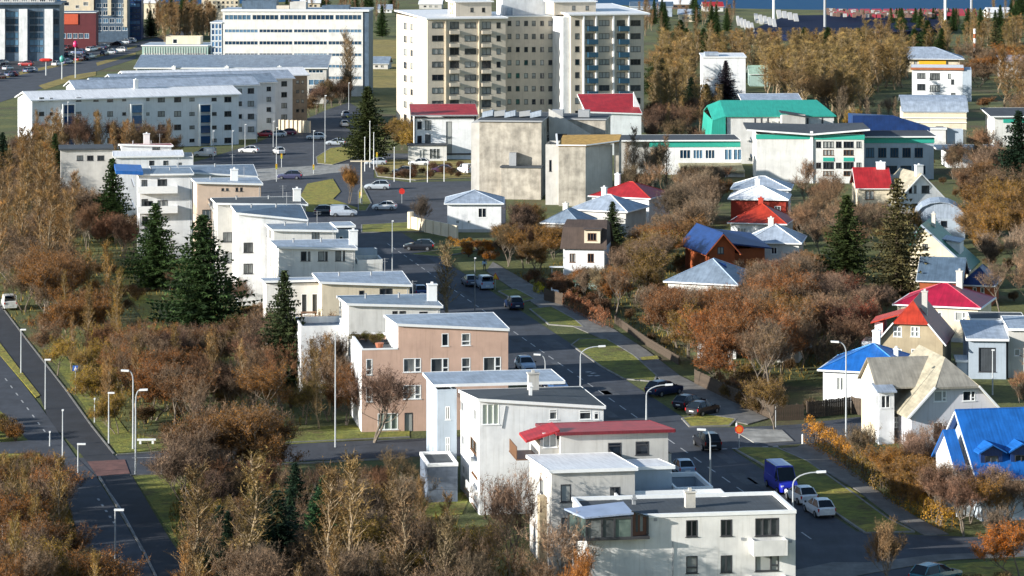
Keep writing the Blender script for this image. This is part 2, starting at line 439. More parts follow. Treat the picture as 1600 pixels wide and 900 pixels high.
M_PAINT = plain('road paint', (.42, .42, .41), .7, 0, .5, 3)

def flat(name, pts, z, mat, kind='structure'):
    mb = MB(); mb.poly([(x, y, z) for x, y in pts]); return tag(mb.build(name, mat), kind=kind)
flat('ground', [(-900, 120), (900, 120), (900, 1345), (420, 1345), (330, 1300), (130, 1300), (60, 1330), (-20, 1480), (-130, 1360), (-900, 1420)], 0, M_GROUND)
mw, N, L, b = newmat('sea water'); b.inputs['Base Color'].default_value = (.008, .065, .15, 1); b.inputs['Roughness'].default_value = .7; b.inputs['Specular IOR Level'].default_value = .15
bump(N, L, b, noise(N, L, .12, 5, coord(N, L)), .5, .4)
flat('sea', [(-30000, 1000), (30000, 1000), (30000, 50000), (-30000, 50000)], -2.5, mw)
flat('terrain', [(-30000, 100), (-900, 100), (-900, 1400), (-30000, 1400)], -.01, M_GROUND)
flat('terrain', [(900, 100), (30000, 100), (30000, 1340), (900, 1340)], -.01, M_GROUND)

# main street
C0, C1 = G(987, 647), G(554, 345); MD = (C1-C0).normalized(); MN = Vector((MD.y, -MD.x, 0))    # MN points to the right
def ms(t, off): return C0+MD*t+MN*off
def strip(name, a, b, o0, o1, z, mat, kind='structure'):
    p = [ms(a, o0), ms(b, o0), ms(b, o1), ms(a, o1)]; return flat(name, [(q.x, q.y) for q in reversed(p)], z, mat, kind)
strip('road', -90, 190, -6.6, 4.6, .020, M_ASPH)
EXCL.append([tuple(ms(t, o)[:2]) for t, o in ((-90, -7.2), (190, -7.2), (190, 5.6), (-90, 5.6))])
sheet('side_street', [(640, 686), (1060, 668), (1150, 668), (1240, 664), (1340, 652), (1480, 640), (1480, 672), (1400, 690), (1250, 694), (1150, 702), (1060, 706), (640, 714), (400, 724), (215, 742), (120, 748), (120, 716), (215, 709), (400, 696)], .024, M_ASPH)
sheet('side_street', [(1240, 838), (1345, 831), (1430, 836), (1700, 846), (1700, 866), (1480, 874), (1380, 892), (1300, 905), (1150, 920), (1150, 850)], .028, M_ASPH)
sheet('junction_road', [(250, 268), (330, 345), (560, 352), (700, 352), (790, 350), (790, 286), (744, 283), (640, 285), (584, 278), (584, 262), (600, 248), (740, 248), (744, 246), (640, 240), (560, 240), (540, 232), (545, 215), (575, 196), (572, 176), (545, 160), (510, 172), (455, 196), (405, 222), (330, 246)], .032, M_ASPH)
# far left big road with parking
sheet('highway', [(-60, 150), (0, 142), (110, 110), (215, 80), (300, 52), (300, 44), (215, 66), (110, 92), (0, 118), (-60, 130)], .036, M_ASPH)
sheet('highway', [(-60, 175), (0, 160), (60, 140), (150, 112), (212, 92), (212, 60), (100, 82), (0, 100), (-60, 108)], .033, M_ASPH)
for P_ in ([(-60, 136), (0, 124), (120, 98), (214, 74), (214, 71), (120, 94), (0, 119), (-60, 130)], [(60, 134), (110, 118), (150, 112), (150, 118), (112, 127), (70, 140)], [(150, 98), (212, 82), (212, 86), (152, 103)]): sheet('verge', P_, .048, M_FIELD, excl=False)
sheet('highway', [(-60, 128), (0, 115), (120, 88), (240, 58), (240, 40), (100, 56), (0, 62), (-60, 70)], .040, M_ASPH_D)
sheet('parking_lot', [(520, 262), (540, 246), (745, 246), (745, 262)], .044, M_ASPH, excl=False)
# pale crossing pavement and other paving at the junction
sheet('pavement', [(330, 285), (350, 268), (440, 262), (545, 256), (548, 268), (470, 276), (370, 288)], .048, M_PALE)
# road and cycle path on the left
sheet('cycle_path', [(-30, 440), (0, 478), (43, 535), (103, 612), (143, 668), (178, 712), (205, 742), (262, 838), (320, 925), (238, 925), (222, 858), (190, 805), (153, 746), (128, 712), (77, 660), (63, 622), (30, 578), (0, 537), (-30, 500)], .052, M_ASPH_D)
sheet('road', [(-30, 520), (0, 556), (36, 600), (62, 634), (118, 714), (152, 748), (188, 806), (218, 856), (250, 925), (150, 925), (110, 800), (88, 740), (60, 706), (24, 668), (-30, 610)], .056, M_ASPH)
sheet('side_street', [(-40, 693), (0, 692), (75, 687), (84, 707), (0, 710), (-40, 711)], .060, M_ASPH)
sheet('side_street', [(-40, 722), (92, 720), (120, 744), (0, 752), (-40, 753)], .064, M_ASPH)
ro = sheet('red_crossing', [(136, 722), (195, 719), (203, 741), (152, 745)], .068, M_REDP)
sheet('yellow_verge', [(-10, 522), (0, 537), (30, 577), (63, 619), (56, 622), (36, 598), (0, 556), (-10, 545)], .10, M_LAWNY, thick=.1)
sheet('verge', [(-40, 711), (62, 710), (64, 719), (-40, 722)], .10, M_LAWNY, thick=.1)
sheet('verge', [(64, 540), (110, 604), (150, 662), (182, 708), (215, 706), (262, 700), (262, 690), (200, 676), (140, 596), (90, 546)], .05, M_LAWN, excl=False)
sheet('verge', [(207, 744), (276, 740), (330, 790), (330, 870), (300, 880), (268, 838)], .05, M_LAWN, excl=False)
sheet('verge', [(430, 696), (640, 684), (640, 664), (440, 668)], .05, M_LAWN, excl=False)
sheet('verge', [(-20, 612), (22, 668), (56, 690), (-20, 692)], .05, M_LAWN, excl=False)
sheet('lawn', [(180, 430), (235, 520), (262, 510), (200, 420)], .05, M_LAWN, excl=False)
sheet('lawn', [(640, 812), (722, 804), (738, 768), (640, 780)], .05, M_LAWN)
# pavement, verges and kerbs along the right side of the street
def curb(pxs, name='kerb', hgt=.14, wd=.18, closed=False):
    P = [G(*p) for p in pxs]; mb = MB(); n = len(P)
    for i in range(n if closed else n-1):
        a, b_ = P[i], P[(i+1) % n]; d = (b_-a); d.normalize(); q = Vector((-d.y, d.x, 0))*wd/2
        mb.prism([tuple(a-q)[:2]+(hgt,), tuple(b_-q)[:2]+(hgt,), tuple(b_+q)[:2]+(hgt,), tuple(a+q)[:2]+(hgt,)], hgt)
    return tag(mb.build(name, M_KERB), kind='structure')
def verge(pxs, mat=M_LAWN, name='verge', excl=True):
    sheet(name, pxs, .12, mat, thick=.12, excl=excl); curb(pxs, closed=True, wd=.2, hgt=.135)
sheet('footpath', [(770, 410), (822, 440), (880, 476), (960, 516), (1010, 548), (1062, 588), (1130, 622), (1200, 655), (1168, 664), (1105, 650), (1040, 600), (985, 560), (940, 530), (870, 500), (815, 462), (760, 424)], .11, M_PAVE, thick=.1)
sheet('footpath', [(1246, 700), (1262, 690), (1312, 722), (1368, 766), (1432, 810), (1482, 836), (1445, 838), (1392, 808), (1340, 768), (1290, 738), (1222, 702)], .11, M_PAVE, thick=.1)
verge([(779, 456), (806, 452), (836, 468), (812, 474)])
verge([(828, 484), (862, 480), (898, 500), (912, 512), (858, 508)])
verge([(893, 540), (905, 531), (948, 531), (990, 556), (1026, 588), (1022, 597), (975, 593), (940, 574)])
verge([(1066, 655), (1098, 648), (1150, 656), (1140, 666), (1078, 668)], M_LAWNY)
verge([(1150, 704), (1160, 700), (1214, 701), (1262, 722), (1330, 770), (1388, 812), (1428, 832), (1352, 834), (1290, 792), (1230, 752), (1186, 724)])
for P_ in ([(1168, 712), (1200, 720), (1232, 718), (1215, 706)], [(1270, 768), (1325, 762), (1352, 779), (1290, 782)], [(1338, 824), (1388, 815), (1424, 830), (1354, 833)], [(1030, 562), (1026, 557), (1000, 560), (1004, 565)]):
    sheet('painted_sun_patch', P_, .126, M_LAWNY, excl=False)  # yellower grass sheets stand in for patches of sun
sheet('raised_crossing', [(1150, 676), (1166, 671), (1222, 673), (1240, 690), (1180, 694)], .10, M_PALE, thick=.08, excl=False)
sheet('verge', [(1440, 900), (1480, 884), (1560, 878), (1700, 880), (1700, 910), (1420, 910)], .12, M_LAWNY, thick=.12)
sheet('footpath', [(1180, 905), (1300, 880), (1360, 880), (1460, 868), (1700, 858), (1700, 866), (1480, 876), (1380, 893), (1280, 912)], .08, M_PAVE, excl=False, thick=.05)
# grass islands round the junction
verge([(496, 256), (494, 246), (516, 232), (556, 228), (562, 240), (545, 250), (520, 258)], M_LAWNY)
sheet('verge', [(480, 288), (520, 280), (532, 300), (520, 312), (560, 326), (540, 336), (470, 330), (470, 306)], .12, M_LAWNY, thick=.1)
verge([(585, 262), (600, 250), (735, 250), (742, 258), (740, 278), (650, 282), (590, 276)], M_FIELD, excl=False)
verge([(560, 300), (566, 290), (580, 318), (572, 330), (560, 330)])
verge([(565, 352), (640, 348), (700, 352), (682, 362), (565, 364)])
verge([(640, 398), (740, 384), (745, 392), (690, 402)])
sheet('field', [(560, 100), (640, 100), (640, 168), (570, 168)], .03, M_FIELD)
sheet('field', [(560, 62), (625, 62), (625, 92), (560, 92)], .03, M_FIELD)
# painted lines
pm = MB()
def dashes(a, b_, o, ln, gap, wd=.14, z=.030):
    t = a
    while t < b_:
        p, q = ms(t, o), ms(t+ln, o); k = MN*wd/2
        pm.poly([(p-k).x and (v_.x, v_.y, z) for v_ in (p-k, p+k, q+k, q-k)]); t += ln+gap
dashes(-60, 150, 0, 2.6, 2.2)
def pline(pxs, wd=.14, z=.036):
    P = [G(*p) for p in pxs]
    for a, b_ in zip(P[:-1], P[1:]):
        d = (b_-a).normalized(); k = Vector((-d.y, d.x, 0))*wd/2
        pm.poly([(v_.x, v_.y, z) for v_ in (a-k, b_-k, b_+k, a+k)])
for x, y in ((919, 582), (926, 584), (932, 588), (922, 588)): pline([(x-3, y), (x+4, y-1)], .5)
for i in range(7): pline([(1112+i*16, 703-i*.8), (1120+i*16, 702.6-i*.8)], .4, .04)
for i in range(9): pline([(8+i*8.5, 592+i*11.4), (11+i*8.5, 596+i*11.4)], .14, .062)
for i in range(5): pline([(153+i*6, 780+i*9), (155+i*6, 783+i*9)], .2, .062)
pline([(155, 748), (186, 792), (208, 832), (222, 862)], .16, .062)
for y0, y1 in ((716, 714), (743, 741)): pline([(206, y0), (300, y1)], .18, .034)
tag(pm.build('road_marking', M_PAINT), kind='structure')
random.seed(8); M_PATCH = asphalt('old asphalt patch', (.075, .080, .088), .6); M_PATCHD = asphalt('fresh asphalt patch', (.028, .031, .038), .6)
for i in range(26):
    t = random.uniform(-70, 170); o_ = random.uniform(-5.6, 2.6); l_, w__ = random.uniform(1.5, 9), random.uniform(.8, 2.0); q = [ms(t, o_), ms(t+l_, o_), ms(t+l_, o_+w__), ms(t, o_+w__)]
    flat('road_patch', [(v_.x, v_.y) for v_ in reversed(q)], .0225, random.choice((M_PATCH, M_PATCHD)))
for i in range(14):
    c_ = ms(random.uniform(-60, 150), random.choice((-2.2, 1.9, -.9))); flat('manhole_cover', [(c_.x+.38*math.cos(a*math.pi/6), c_.y+.38*math.sin(a*math.pi/6)) for a in range(12)], .0275, MATS.get('iron') or plain('iron', (.035, .034, .034), .8))
curb([(155, 746), (190, 804), (224, 862), (250, 915)]); curb([(178, 710), (143, 666), (103, 610), (43, 533), (0, 476)], hgt=.08)
curb([(204, 744), (320, 739), (420, 728), (640, 716)]); curb([(182, 712), (300, 704), (400, 695), (640, 684)])

# ---------------------------------------------------------------- the stepped row of white houses, near to far
ROW = 'stepped row houses along the main street'
# F: nearest, flat dark roof, glazed corner room
b = Bld('row_house', 'nearest white row house, glazed black-framed corner room, dark flat roof and small balcony', 'house', 918, 960, 8, ROW)
def wz(B, x, y, v=0): return B.uz(x, y, v)
wF = b.uz(1243, 800)[0]; hF = b.uz(1243, 800)[1]
fw = b.wins([(1072, 813, 1090, 839, 'two'), (1126, 812, 1144, 838, 'two'), (1180, 810, 1217, 838, 'three'), (1072, 869, 1090, 896, 'vent'), (1126, 868, 1144, 895, 'two'), (1180, 865, 1217, 893, 'side'),
             (1072, 922, 1090, 948, 'two'), (1126, 921, 1144, 947, 'two'), (1180, 918, 1217, 946, 'two')])
u1 = b.uz(1010, 800)[0]; zb = b.uz(1010, 834)[1]
b.block(0, wF, 0, 7, 0, hF, hF-.25, W_WARM, fw, left=b.lwins([(903, 868, 911, 890), (896, 845, 900, 866)]), fm=M_FD)
mb = MB(); mb.box(.25, .25, hF-.5, wF-.25, 6.8, hF-.12); b.build = None
o = mb.build('roof', R_DARK, b.root)
b.parapet(-.06, wF+.06, -.06, 7.06, hF-.1, M_TRIM, .26, .26)
b.chimney(b.uz(1092, 792)[0], 3.4, hF-.2, hF+1.0, .75, .6)
b.chimney(b.uz(1092, 792)[0]-4, 5, hF-.2, hF+.25, .25, .25, M_TRIMG)
for k in (b.uz(1173, 862), b.uz(1173, 918)): pass
ub0, zb0 = b.uz(1173, 862); ub1 = b.uz(1226, 862)[0]; b.balcony(ub0, ub1, 0, zb0, 1.0, 1.0, W_WARM)
b.balcony(ub0, ub1, 0, b.uz(1173, 920)[1], 1.0, 1.0, W_WARM)
# glazed corner room standing proud of the wall
mb = MB(); x_ = b.uz(1051, 860)[0]; mb.bar((x_, -.06, .1), (x_, -.06, hF-1.9), .035, sides=6); mb.build('drainpipe', M_TRIMG, b.root)
for px_, py_ in ((1160, 842), (1235, 846), (1024, 812)):
    x_, z_ = b.uz(px_, py_); mb = MB(); mb.box(x_-.12, -.06, z_-.1, x_+.12, -.003, z_+.1); mb.build('wall_vent', M_TRIMG, b.root)
g0 = b.uz(914, 790)[0]; g1 = b.uz(984, 790)[0]; zt = hF+.15; zr = hF+.75
fr = MB()
for x in (g0, g0+(g1-g0)*.34, g0+(g1-g0)*.62, g1): fr.box(x-.07, -.82, zb, x+.07, -.68, zt+.25*(x-g0)/(g1-g0))
fr.box(g0-.07, -.83, zb-.22, u1+.1, -.67, zb); fr.box(g0-.07, -.83, zt-.1, g1+.07, -.67, zt+.06)
fr.box(g0-1.1, .95, zb+.2, g0-.98, 1.1, zt+.1); fr.box(u1-.05, -.3, zb, u1+.12, -.1, hF+.1)
fr.bar((g1, -.76, zt+.4), (u1+.05, -.3, hF+.05), .09); fr.bar((g0-1.04, 1.02, zb+.2), (g0, -.75, zb-.1), .1)
for i in range(1, 3): fr.box(g0-.04-.34*i, -.75+.6*i, zb+.1, g0+.04-.34*i, -.66+.6*i, zt)
fr.box(g0-1.1, -.66, zb-.24, u1+.1, -.003, zb-.04)
corner = fr.build('corner_room', M_FD, b.root)
for i, (xa, xb) in enumerate(((g0, g0+(g1-g0)*.34), (g0+(g1-g0)*.34, g0+(g1-g0)*.62), (g0+(g1-g0)*.62, g1))):
    p = MB(); p.quad((xa+.07, -.75, zb), (xb-.07, -.75, zb), (xb-.07, -.75, zt), (xa+.07, -.75, zt)); p.build('pane', (GL, GL, GL_CURT)[i], corner)
p = MB(); p.quad((g0-1.04, 1.0, zb), (g0-.02, -.72, zb), (g0-.02, -.72, zt), (g0-1.04, 1.0, zt)); p.build('pane', GL_CURT, corner)
p = MB(); p.quad((g1+.07, -.74, zb), (u1-.05, -.25, zb), (u1-.05, -.25, hF), (g1+.07, -.74, zt+.3)); p.build('panel', W_PANEL, corner)
for x in (.3, .62): bb = MB(); bb.box(g1+(u1-g1)*x-.12, -.78+.5*x, zb+.3, g1+(u1-g1)*x+.12, -.70+.5*x, zb+1.6); bb.build('pane', GL, corner)
p = MB(); p.prism([(g0-.2, -.95, zt+.12), (g1+.12, -.95, zr-.25), (g1-.1, 2.2, zr-.05), (g0-1.35, 1.3, zt+.35)], .12); p.build('roof', R_SMOOTH, corner)
# rear wing of F beside the street
u0r = b.uz(1003, 772)[0]
b.block(u0r, wF-3.2, 7.02, 12, 0, hF-.9, hF-1.0, W_BLUE); b.parapet(u0r-.04, wF-3.16, 7.04, 12.04, hF-.95, M_TRIM, .4, .16)

# E: cream house with bright white sheet roof
b = Bld('row_house', 'warm grey row house with bright white mono-pitch roof beside the glazed corner room', 'house', 862, 905, 9, ROW)
wE, _ = b.uz(992, 740); hE = b.uz(862, 738)[1]
b.block(0, wE, 0, 10.5, 0, hE, hE-.9, W_GREY, b.wins([(876, 757, 892, 785, 'plain'), (953, 761, 969, 785, 'two'), (877, 809, 893, 838), (877, 862, 893, 888)]),
        b.lwins([(844, 746, 849, 774), (842, 800, 846, 826), (842, 850, 846, 876)]), fm=M_FD)
b.slab(-.25, wE+.2, -.25, 10.7, hE+.2, hE-.65, R_WHITE)
b.block(wE, wE+3.6, 3, 9.0, 0, hE-.6, hE-1.2, W_BLUE); b.slab(wE+.22, wE+3.8, 2.8, 9.2, hE-.35, hE-1.0, R_WHITE)  # shade of the recess is put into the blue grey wall colour
b.block(wE+3.6, wE+6.6, 2, 8, 0, hE-2.2, hE-2.2, W_BLUE); b.parapet(wE+3.64, wE+6.7, 1.96, 8.04, hE-2.25, M_TRIM, .35, .18)
mb = MB(); mb.box(-.55, 2.2, 0, -.003, 3.4, hE-2.4); mb.build('stair_shaft', W_STONE, b.root)
# D: grey house, crimson roof, glazed porch
b = Bld('row_house', 'pale grey row house with long crimson roof and a lean-to porch roof', 'house', 876, 856, 9, ROW)
wD = b.uz(1044, 690)[0]; hD = b.uz(876, 679)[1]
b.block(0, wD, 0, 10, 0, hD, hD-1.1, W_GREY, b.wins([(950, 692, 971, 713, 'top'), (993, 690, 1014, 711, 'top')]), fm=M_FD)
b.slab(-.35, wD+.5, -.4, 10.2, hD+.22, hD-.9, R_RED, fascia=R_MAROON)
b.block(wD, wD+.9, 3, 8, 0, hD-2.4, hD-2.4, W_GREY)
x0, zt_ = b.uz(846, 690); _, zb_ = b.uz(846, 718)
b.block(x0, -.003, .8, 6, 0, zt_, zt_, W_GREY, [(x0+.25, zb_+.8, 1.15, 1.2, 'two')])
mb = MB(); mb.prism([(x0-1.2, .3, zt_+.05), (-.02, .3, zt_+.85), (-.02, 4, zt_+.85), (x0-1.2, 4, zt_+.05)], .18); mb.build('porch_roof', R_RED, b.root)
mb = MB()
for i in range(9): mb.box(x0-1.9, 1+i*.42, zb_-.1, x0-1.84, 1.36+i*.42, zb_+.9)
mb.box(x0-1.92, .9, zb_-.2, x0-.003, 4.9, zb_-.12); mb.build('balcony_rail', M_FB, b.root)
# C: tall white house with dark roof
b = Bld('row_house', 'tall white row house with dark mono-pitch roof and four floors of narrow end windows', 'house', 749, 805, 9, ROW)
wC = b.uz(943, 640)[0]; hC = b.uz(749, 626)[1]; hCr = b.uz(943, 638)[1]
cw = b.wins([(753, 631, 780, 664, 'three', 'window', M_FW, GL_CURT), (858, 640, 871, 656, 'top'), (905, 641, 924, 656, 'top'), (928, 643, 936, 656, 'top')])
b.block(0, wC, 0, 11.5, 0, hC, hC-1.2, W_WHITE, cw, b.lwins([(720, 624, 724, 646), (731, 631, 734, 655), (740, 636, 744, 660), (721, 677, 725, 699), (735, 680, 745, 713, 'two', 'window', M_FB, GL_CURT), (722, 724, 726, 745),
    (737, 734, 746, 750, 'two', 'window', M_FB, GL_CURT), (722, 771, 726, 791), (737, 783, 746, 798, 'two', 'window', M_FB, GL_CURT)], 0), zl=(hC, hCr))
b.slab(-.15, wC+.15, -.2, 11.7, hC+.2, hC-1.0, R_DARK, zfr=hCr+.2)
b.chimney(b.uz(833, 606, 9)[0], 9, hC-1.2, hC+.7, .95, .7, W_GREY)
b.chimney(b.uz(829, 622, 4)[0], 4, hC-.5, hC+.4, .25, .25, M_TRIM)
zq = [b.vz(741, y)[1] for y in (714, 759, 800)]
v0, _ = b.vz(746, 700)
for z_ in zq[:2]:
    mb = MB(); mb.box(-.7, v0-.3, z_-.15, -.003, v0+2.2, z_); mb.box(-.7, v0-.3, z_, -.62, v0+2.2, z_+.5); mb.build('balcony', M_TRIM, b.root)
sl_ = MB(); us, zs = b.uz(790, 634); ue, ze_ = b.uz(784, 669); sl_.bar((us, -.04, zs), (ue, -.04, ze_), .035, sides=6); sl_.build('drainpipe', M_TRIMG, b.root)
x2, _ = b.uz(683, 640, 11.6)
b.block(x2, -.35, 11.52, 19, 0, hC-.9, hC-1.0, W_BLUE, b.wins([(696, 635, 703, 656, 'two'), (696, 683, 703, 706, 'cross')], 11.52))
b.slab(x2-.3, wC*.88, 11.75, 19.2, hC-.5, hC-.6, R_LIGHT, name='rear_roof')
# garage annex below C
a_ = Bld('garage', 'low dark-roofed garage with white edge at the foot of the tall white row house', 'garage', 669, 786, 9)
wA = a_.uz(715, 786)[0]; a_.block(0, wA, 0, 5.5, 0, 3.2, None, wallmat('shade dark render', (.13, .16, .21), .15))  # wall colour darkened to paint in the shade of nearby trees
mb = MB(); mb.box(.1, .1, 2.9, wA-.1, 5.4, 3.22); mb.build('roof', R_DARK, a_.root); a_.parapet(-.05, wA+.05, -.05, 5.55, 3.15, M_TRIM, .3, .2)

# P: salmon house
b = Bld('row_house', 'salmon pink pebble-dashed row house with white window surrounds and roof terrace', 'house', 565, 676, 9, ROW)
wP = b.uz(794, 600)[0]; hP = b.uz(622, 507)[1]; hT = b.uz(565, 547)[1]; uT = b.uz(622, 520)[0]
pw = b.wins([(690, 521, 701, 541, 'plain'), (721, 521, 735, 540, 'vent'), (572, 561, 582, 586, 'vent'), (630, 560, 658, 582, 'side'), (673, 560, 701, 582, 'side'), (721, 559, 735, 581, 'vent'), (755, 558, 783, 580, 'side'),
             (572, 605, 582, 628, 'vent'), (630, 602, 658, 624, 'side'), (673, 602, 701, 624, 'side'), (590, 646, 622, 672, 'three', 'window', M_FW, GL_CURT), (632, 645, 645, 675, 'plain', 'door', M_FD), (675, 640, 690, 668, 'cross')])
hPr = b.uz(793, 515)[1]
# one wall face with a step for the terrace
mb = MB(); b.facade(mb, 0, 0, 0, [(0, 0), (wP, 0), (wP, hPr), (uT, hP), (uT, hT), (0, hT)], pw, M_TRIM, GL)
b.facade(mb, wP, 0, R(90), [(0, 0), (10.5, 0), (10.5, hP-.6), (0, hPr)], [])
b.facade(mb, wP, 10.5, R(180), [(0, 0), (wP, 0), (wP, hT), (wP-uT, hT), (wP-uT, hP-.6), (0, hP-.6)], [])
mb.build('wall', W_PINK, b.root); b.foot(0, 0, wP, 10.5)
mb = MB(); b.facade(mb, 0, 10.5, R(270), [(0, 0), (10.5, 0), (10.5, hT), (0, hT)], [(2.2, 5.0, .7, 2.0), (6.4, 5.0, .7, 2.2), (2.2, 2.2, .7, 1.8), (6.4, 2.2, .7, 1.8)])
b.facade(mb, uT, 10.5, R(270), [(0, hT-.6), (10.5, hT-.6), (10.5, hP), (0, hP-.6)], [(8.2, hT-.5, .9, 2.0)]); mb.build('end_wall', W_WHITE, b.root)
b.slab(uT-.15, wP+.1, -.15, 10.7, hP+.1, hP-.55, R_LIGHT, zfr=hPr+.1)
mb = MB(); mb.box(.2, .2, hT-.7, uT-.01, 10.3, hT-.55); mb.build('terrace', R_DARK, b.root); b.parapet(-.03, uT-.02, -.03, 10.53, hT-.02, M_TRIM, .14, .24)
pot = thing('plant_pot', 'terracotta pot on the roof terrace of the salmon pink house', 'plant pot', b.p+b.U*(uT-1.4)+b.V*4+Vector((0, 0, hT-.55)))
mb = MB(); mb.tube([(0, 0, 0), (0, 0, .5), (0, 0, .6)], [.28, .42, .46], 10); mb.build('pot', plain('terracotta', (.40, .14, .07), .8), pot)
TERR = (b, uT, hT)

# R5..R12
def rowhouse(label, px, base, pxr, topL, topR, d, drop, wallm, roofm, wins=(), lw=(), fm=M_FD, leftw=None, yaw=9, chim=None, rightwall=None):
    b = Bld('row_house', label, 'house', px, base, yaw, ROW)
    wd = b.uz(pxr, topR)[0]; hl = b.uz(px, topL)[1]; hr = b.uz(pxr, topR)[1]
    extra_l = [(v_, z_, .8, 1.5, 'vent') for v_ in (1.6, 5.2, 8.2) for z_ in (hl-5.2, hl-7.9) if z_ > .5 and v_ < d-1.2]+([] if lw else [(v_, hl-2.4, .8, 1.3, 'vent') for v_ in (2.0, 6.0)])
    extra_f = [(.7, z_, 1.2, 1.3, 'two') for z_ in (hl-5.1, hl-7.8) if z_ > .5]
    b.block(0, wd, 0, d, 0, hl-.1, hl-drop, wallm, b.wins(wins)+extra_f, b.lwins(lw)+extra_l, fm=fm, zl=(hl-.1, hr-.1))
    b.slab(-.25, wd+.25, -.3, d+.2, hl+.1, hl-drop+.2, roofm, zfr=hr+.1)
    for fx_ in (.25, .62):
        mb = MB(); x_ = wd*fx_; z_ = hl-drop*.5; mb.tube([(x_, d*.6, z_-.4), (x_, d*.6, z_+.55), (x_, d*.6, z_+.6)], [.11, .11, .2], 7); mb.build('vent_pipe', M_TRIMG, b.root)
    mb = MB(); mb.bar((wd-.25, -.1, .2), (wd-.25, -.1, hr-.35), .05, sides=6); mb.build('drainpipe', M_TRIMG, b.root)
    mb = MB(); x_ = wd*.8; z_ = hl-drop; mb.bar((x_, d*.8, z_), (x_, d*.8, z_+2.0), .03, sides=5); mb.bar((x_-.5, d*.8, z_+1.9), (x_+.5, d*.8, z_+1.9), .02, sides=4); mb.bar((x_-.35, d*.8, z_+1.6), (x_+.35, d*.8, z_+1.6), .02, sides=4); mb.build('aerial', M_TRIMG, b.root)
    if chim: b.chimney(b.uz(chim, topL, 4)[0], 4, hl-1, hl+1.3, 1.0, .7, M_TRIM)
    return b, wd, hl
b, wd, h = rowhouse('small white row house with grey sheet roof just behind the salmon pink one', 545, 618, 688, 475, 479, 10, .7, W_WARM, R_MID, [(613, 486, 621, 500, 'two'), (624, 486, 634, 500, 'plain'), (655, 487, 668, 502, 'two')], [(530, 478, 534, 500)], chim=675)
x0, zt_ = b.uz(470, 520, 2); b.block(x0, -.003, 2, 9, 0, zt_, zt_, W_WHITE); mb = MB(); mb.box(x0+.1, 2.1, zt_-.2, -.1, 8.9, zt_+.03); mb.build('terrace', R_MID, b.root); b.parapet(x0, -.02, 2.0, 9, zt_-.01, W_WHITE, .7, .2)
b, wd, h = rowhouse('cream row house with long low grey roof behind a recessed terrace', 503, 566, 640, 441, 446, 9, .3, W_CREAM, R_LIGHT, [(561, 454, 569, 461, 'plain'), (593, 451, 613, 463, 'two')], [(488, 448, 490, 474), (494, 446, 497, 474)])
x0, zt_ = b.uz(416, 430, 4); b.block(x0, -.003, 4, 9, 0, h-.6, h-.9, W_WARM, [(x0+4.0, h-4.2, .7, 2.4), (x0+5.2, h-4.2, .7, 2.4)]); b.slab(x0-.3, -.26, 3.7, 9.2, h-.2, h-.6, R_LIGHT)
mb = MB(); mb.box(x0, .6, 0, -.1, 3.98, h-4.4); mb.build('terrace_base', W_WHITE, b.root)
tb_ = thing('terrace_table', 'reddish wooden table on the terrace of the cream row house', 'table', b.p+b.U*(-1.3)+b.V*2.2+Vector((0, 0, h-4.4)), b.a)
mb = MB(); mb.box(-.9, -.5, .68, .9, .5, .75); mb.build('table_top', M_FB, tb_)
for sx in (-.8, .8):
    for sy in (-.42, .42): mb = MB(); mb.box(sx-.04, sy-.04, 0, sx+.04, sy+.04, .68); mb.build('leg', M_FB, tb_)
b, wd, h = rowhouse('warm white row house with pale blue roof and four upper windows', 436, 525, 555, 386, 389, 11, .7, W_WARM, R_LIGHT, [(470, 393, 479, 408, 'plain'), (481, 393, 485, 408, 'plain'), (497, 393, 507, 408, 'plain'), (508, 393, 512, 408), (524, 392, 533, 408, 'plain'), (536, 392, 539, 408)], [(404, 415, 407, 440)], chim=552)
x1, zt_ = b.uz(598, 412); b.block(wd+.003, x1, .3, 9, 0, zt_, zt_, W_WARM); x1b, zt2 = b.uz(597, 388, 5); b.block(wd+.26, x1-.1, 5, 8.6, zt_-.5, zt2, zt2-.3, W_BLUE); b.parapet(wd+.3, x1+.03, .27, 4.9, zt_-.03, W_WARM, .5, .18)  # set-back upper wall gets its shade from the blue grey colour
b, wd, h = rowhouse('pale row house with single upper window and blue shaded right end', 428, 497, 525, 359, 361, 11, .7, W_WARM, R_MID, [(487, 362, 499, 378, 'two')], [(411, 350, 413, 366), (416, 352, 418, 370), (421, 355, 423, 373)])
x1, zt_ = b.uz(553, 356, 4); b.block(wd+.003, x1, 4, 10, 0, h-.5, h-.6, W_BLUE, [(wd+.8, h-3.4, .5, 2)]); b.slab(wd+.27, x1+.2, 3.8, 10.2, h-.1, h-.3, R_LIGHT)  # right end coloured blue grey to imitate its shade
b, wd, h = rowhouse('white row house with tall blank wall and dark blue roof', 372, 478, 478, 333, 344, 11, .3, W_WHITE, R_SLATE, [], [(343, 336, 351, 358, 'plain'), (355, 338, 363, 357, 'plain')])
b, wd, h = rowhouse('row house with shaded beige upper floor and chimney between two dark roofs', 340, 461, 478, 318, 320, 11, .6, W_GREY, R_DARK, [(387, 322, 398, 328, 'two'), (419, 321, 430, 331, 'plain'), (443, 321, 449, 333), (452, 321, 459, 333)], [(306, 312, 319, 327, 'two'), (322, 312, 334, 327, 'two')], chim=464)
b, wd, h = rowhouse('peach fronted row house with pale blue roof and white chimney', 308, 428, 408, 285, 288, 11, .7, wallmat('peach render', (.66, .50, .38), .08), R_LIGHT, [(346, 294, 350, 298), (353, 294, 357, 298), (368, 293, 372, 299), (375, 293, 379, 299)], [(284, 286, 287, 300)], chim=366)
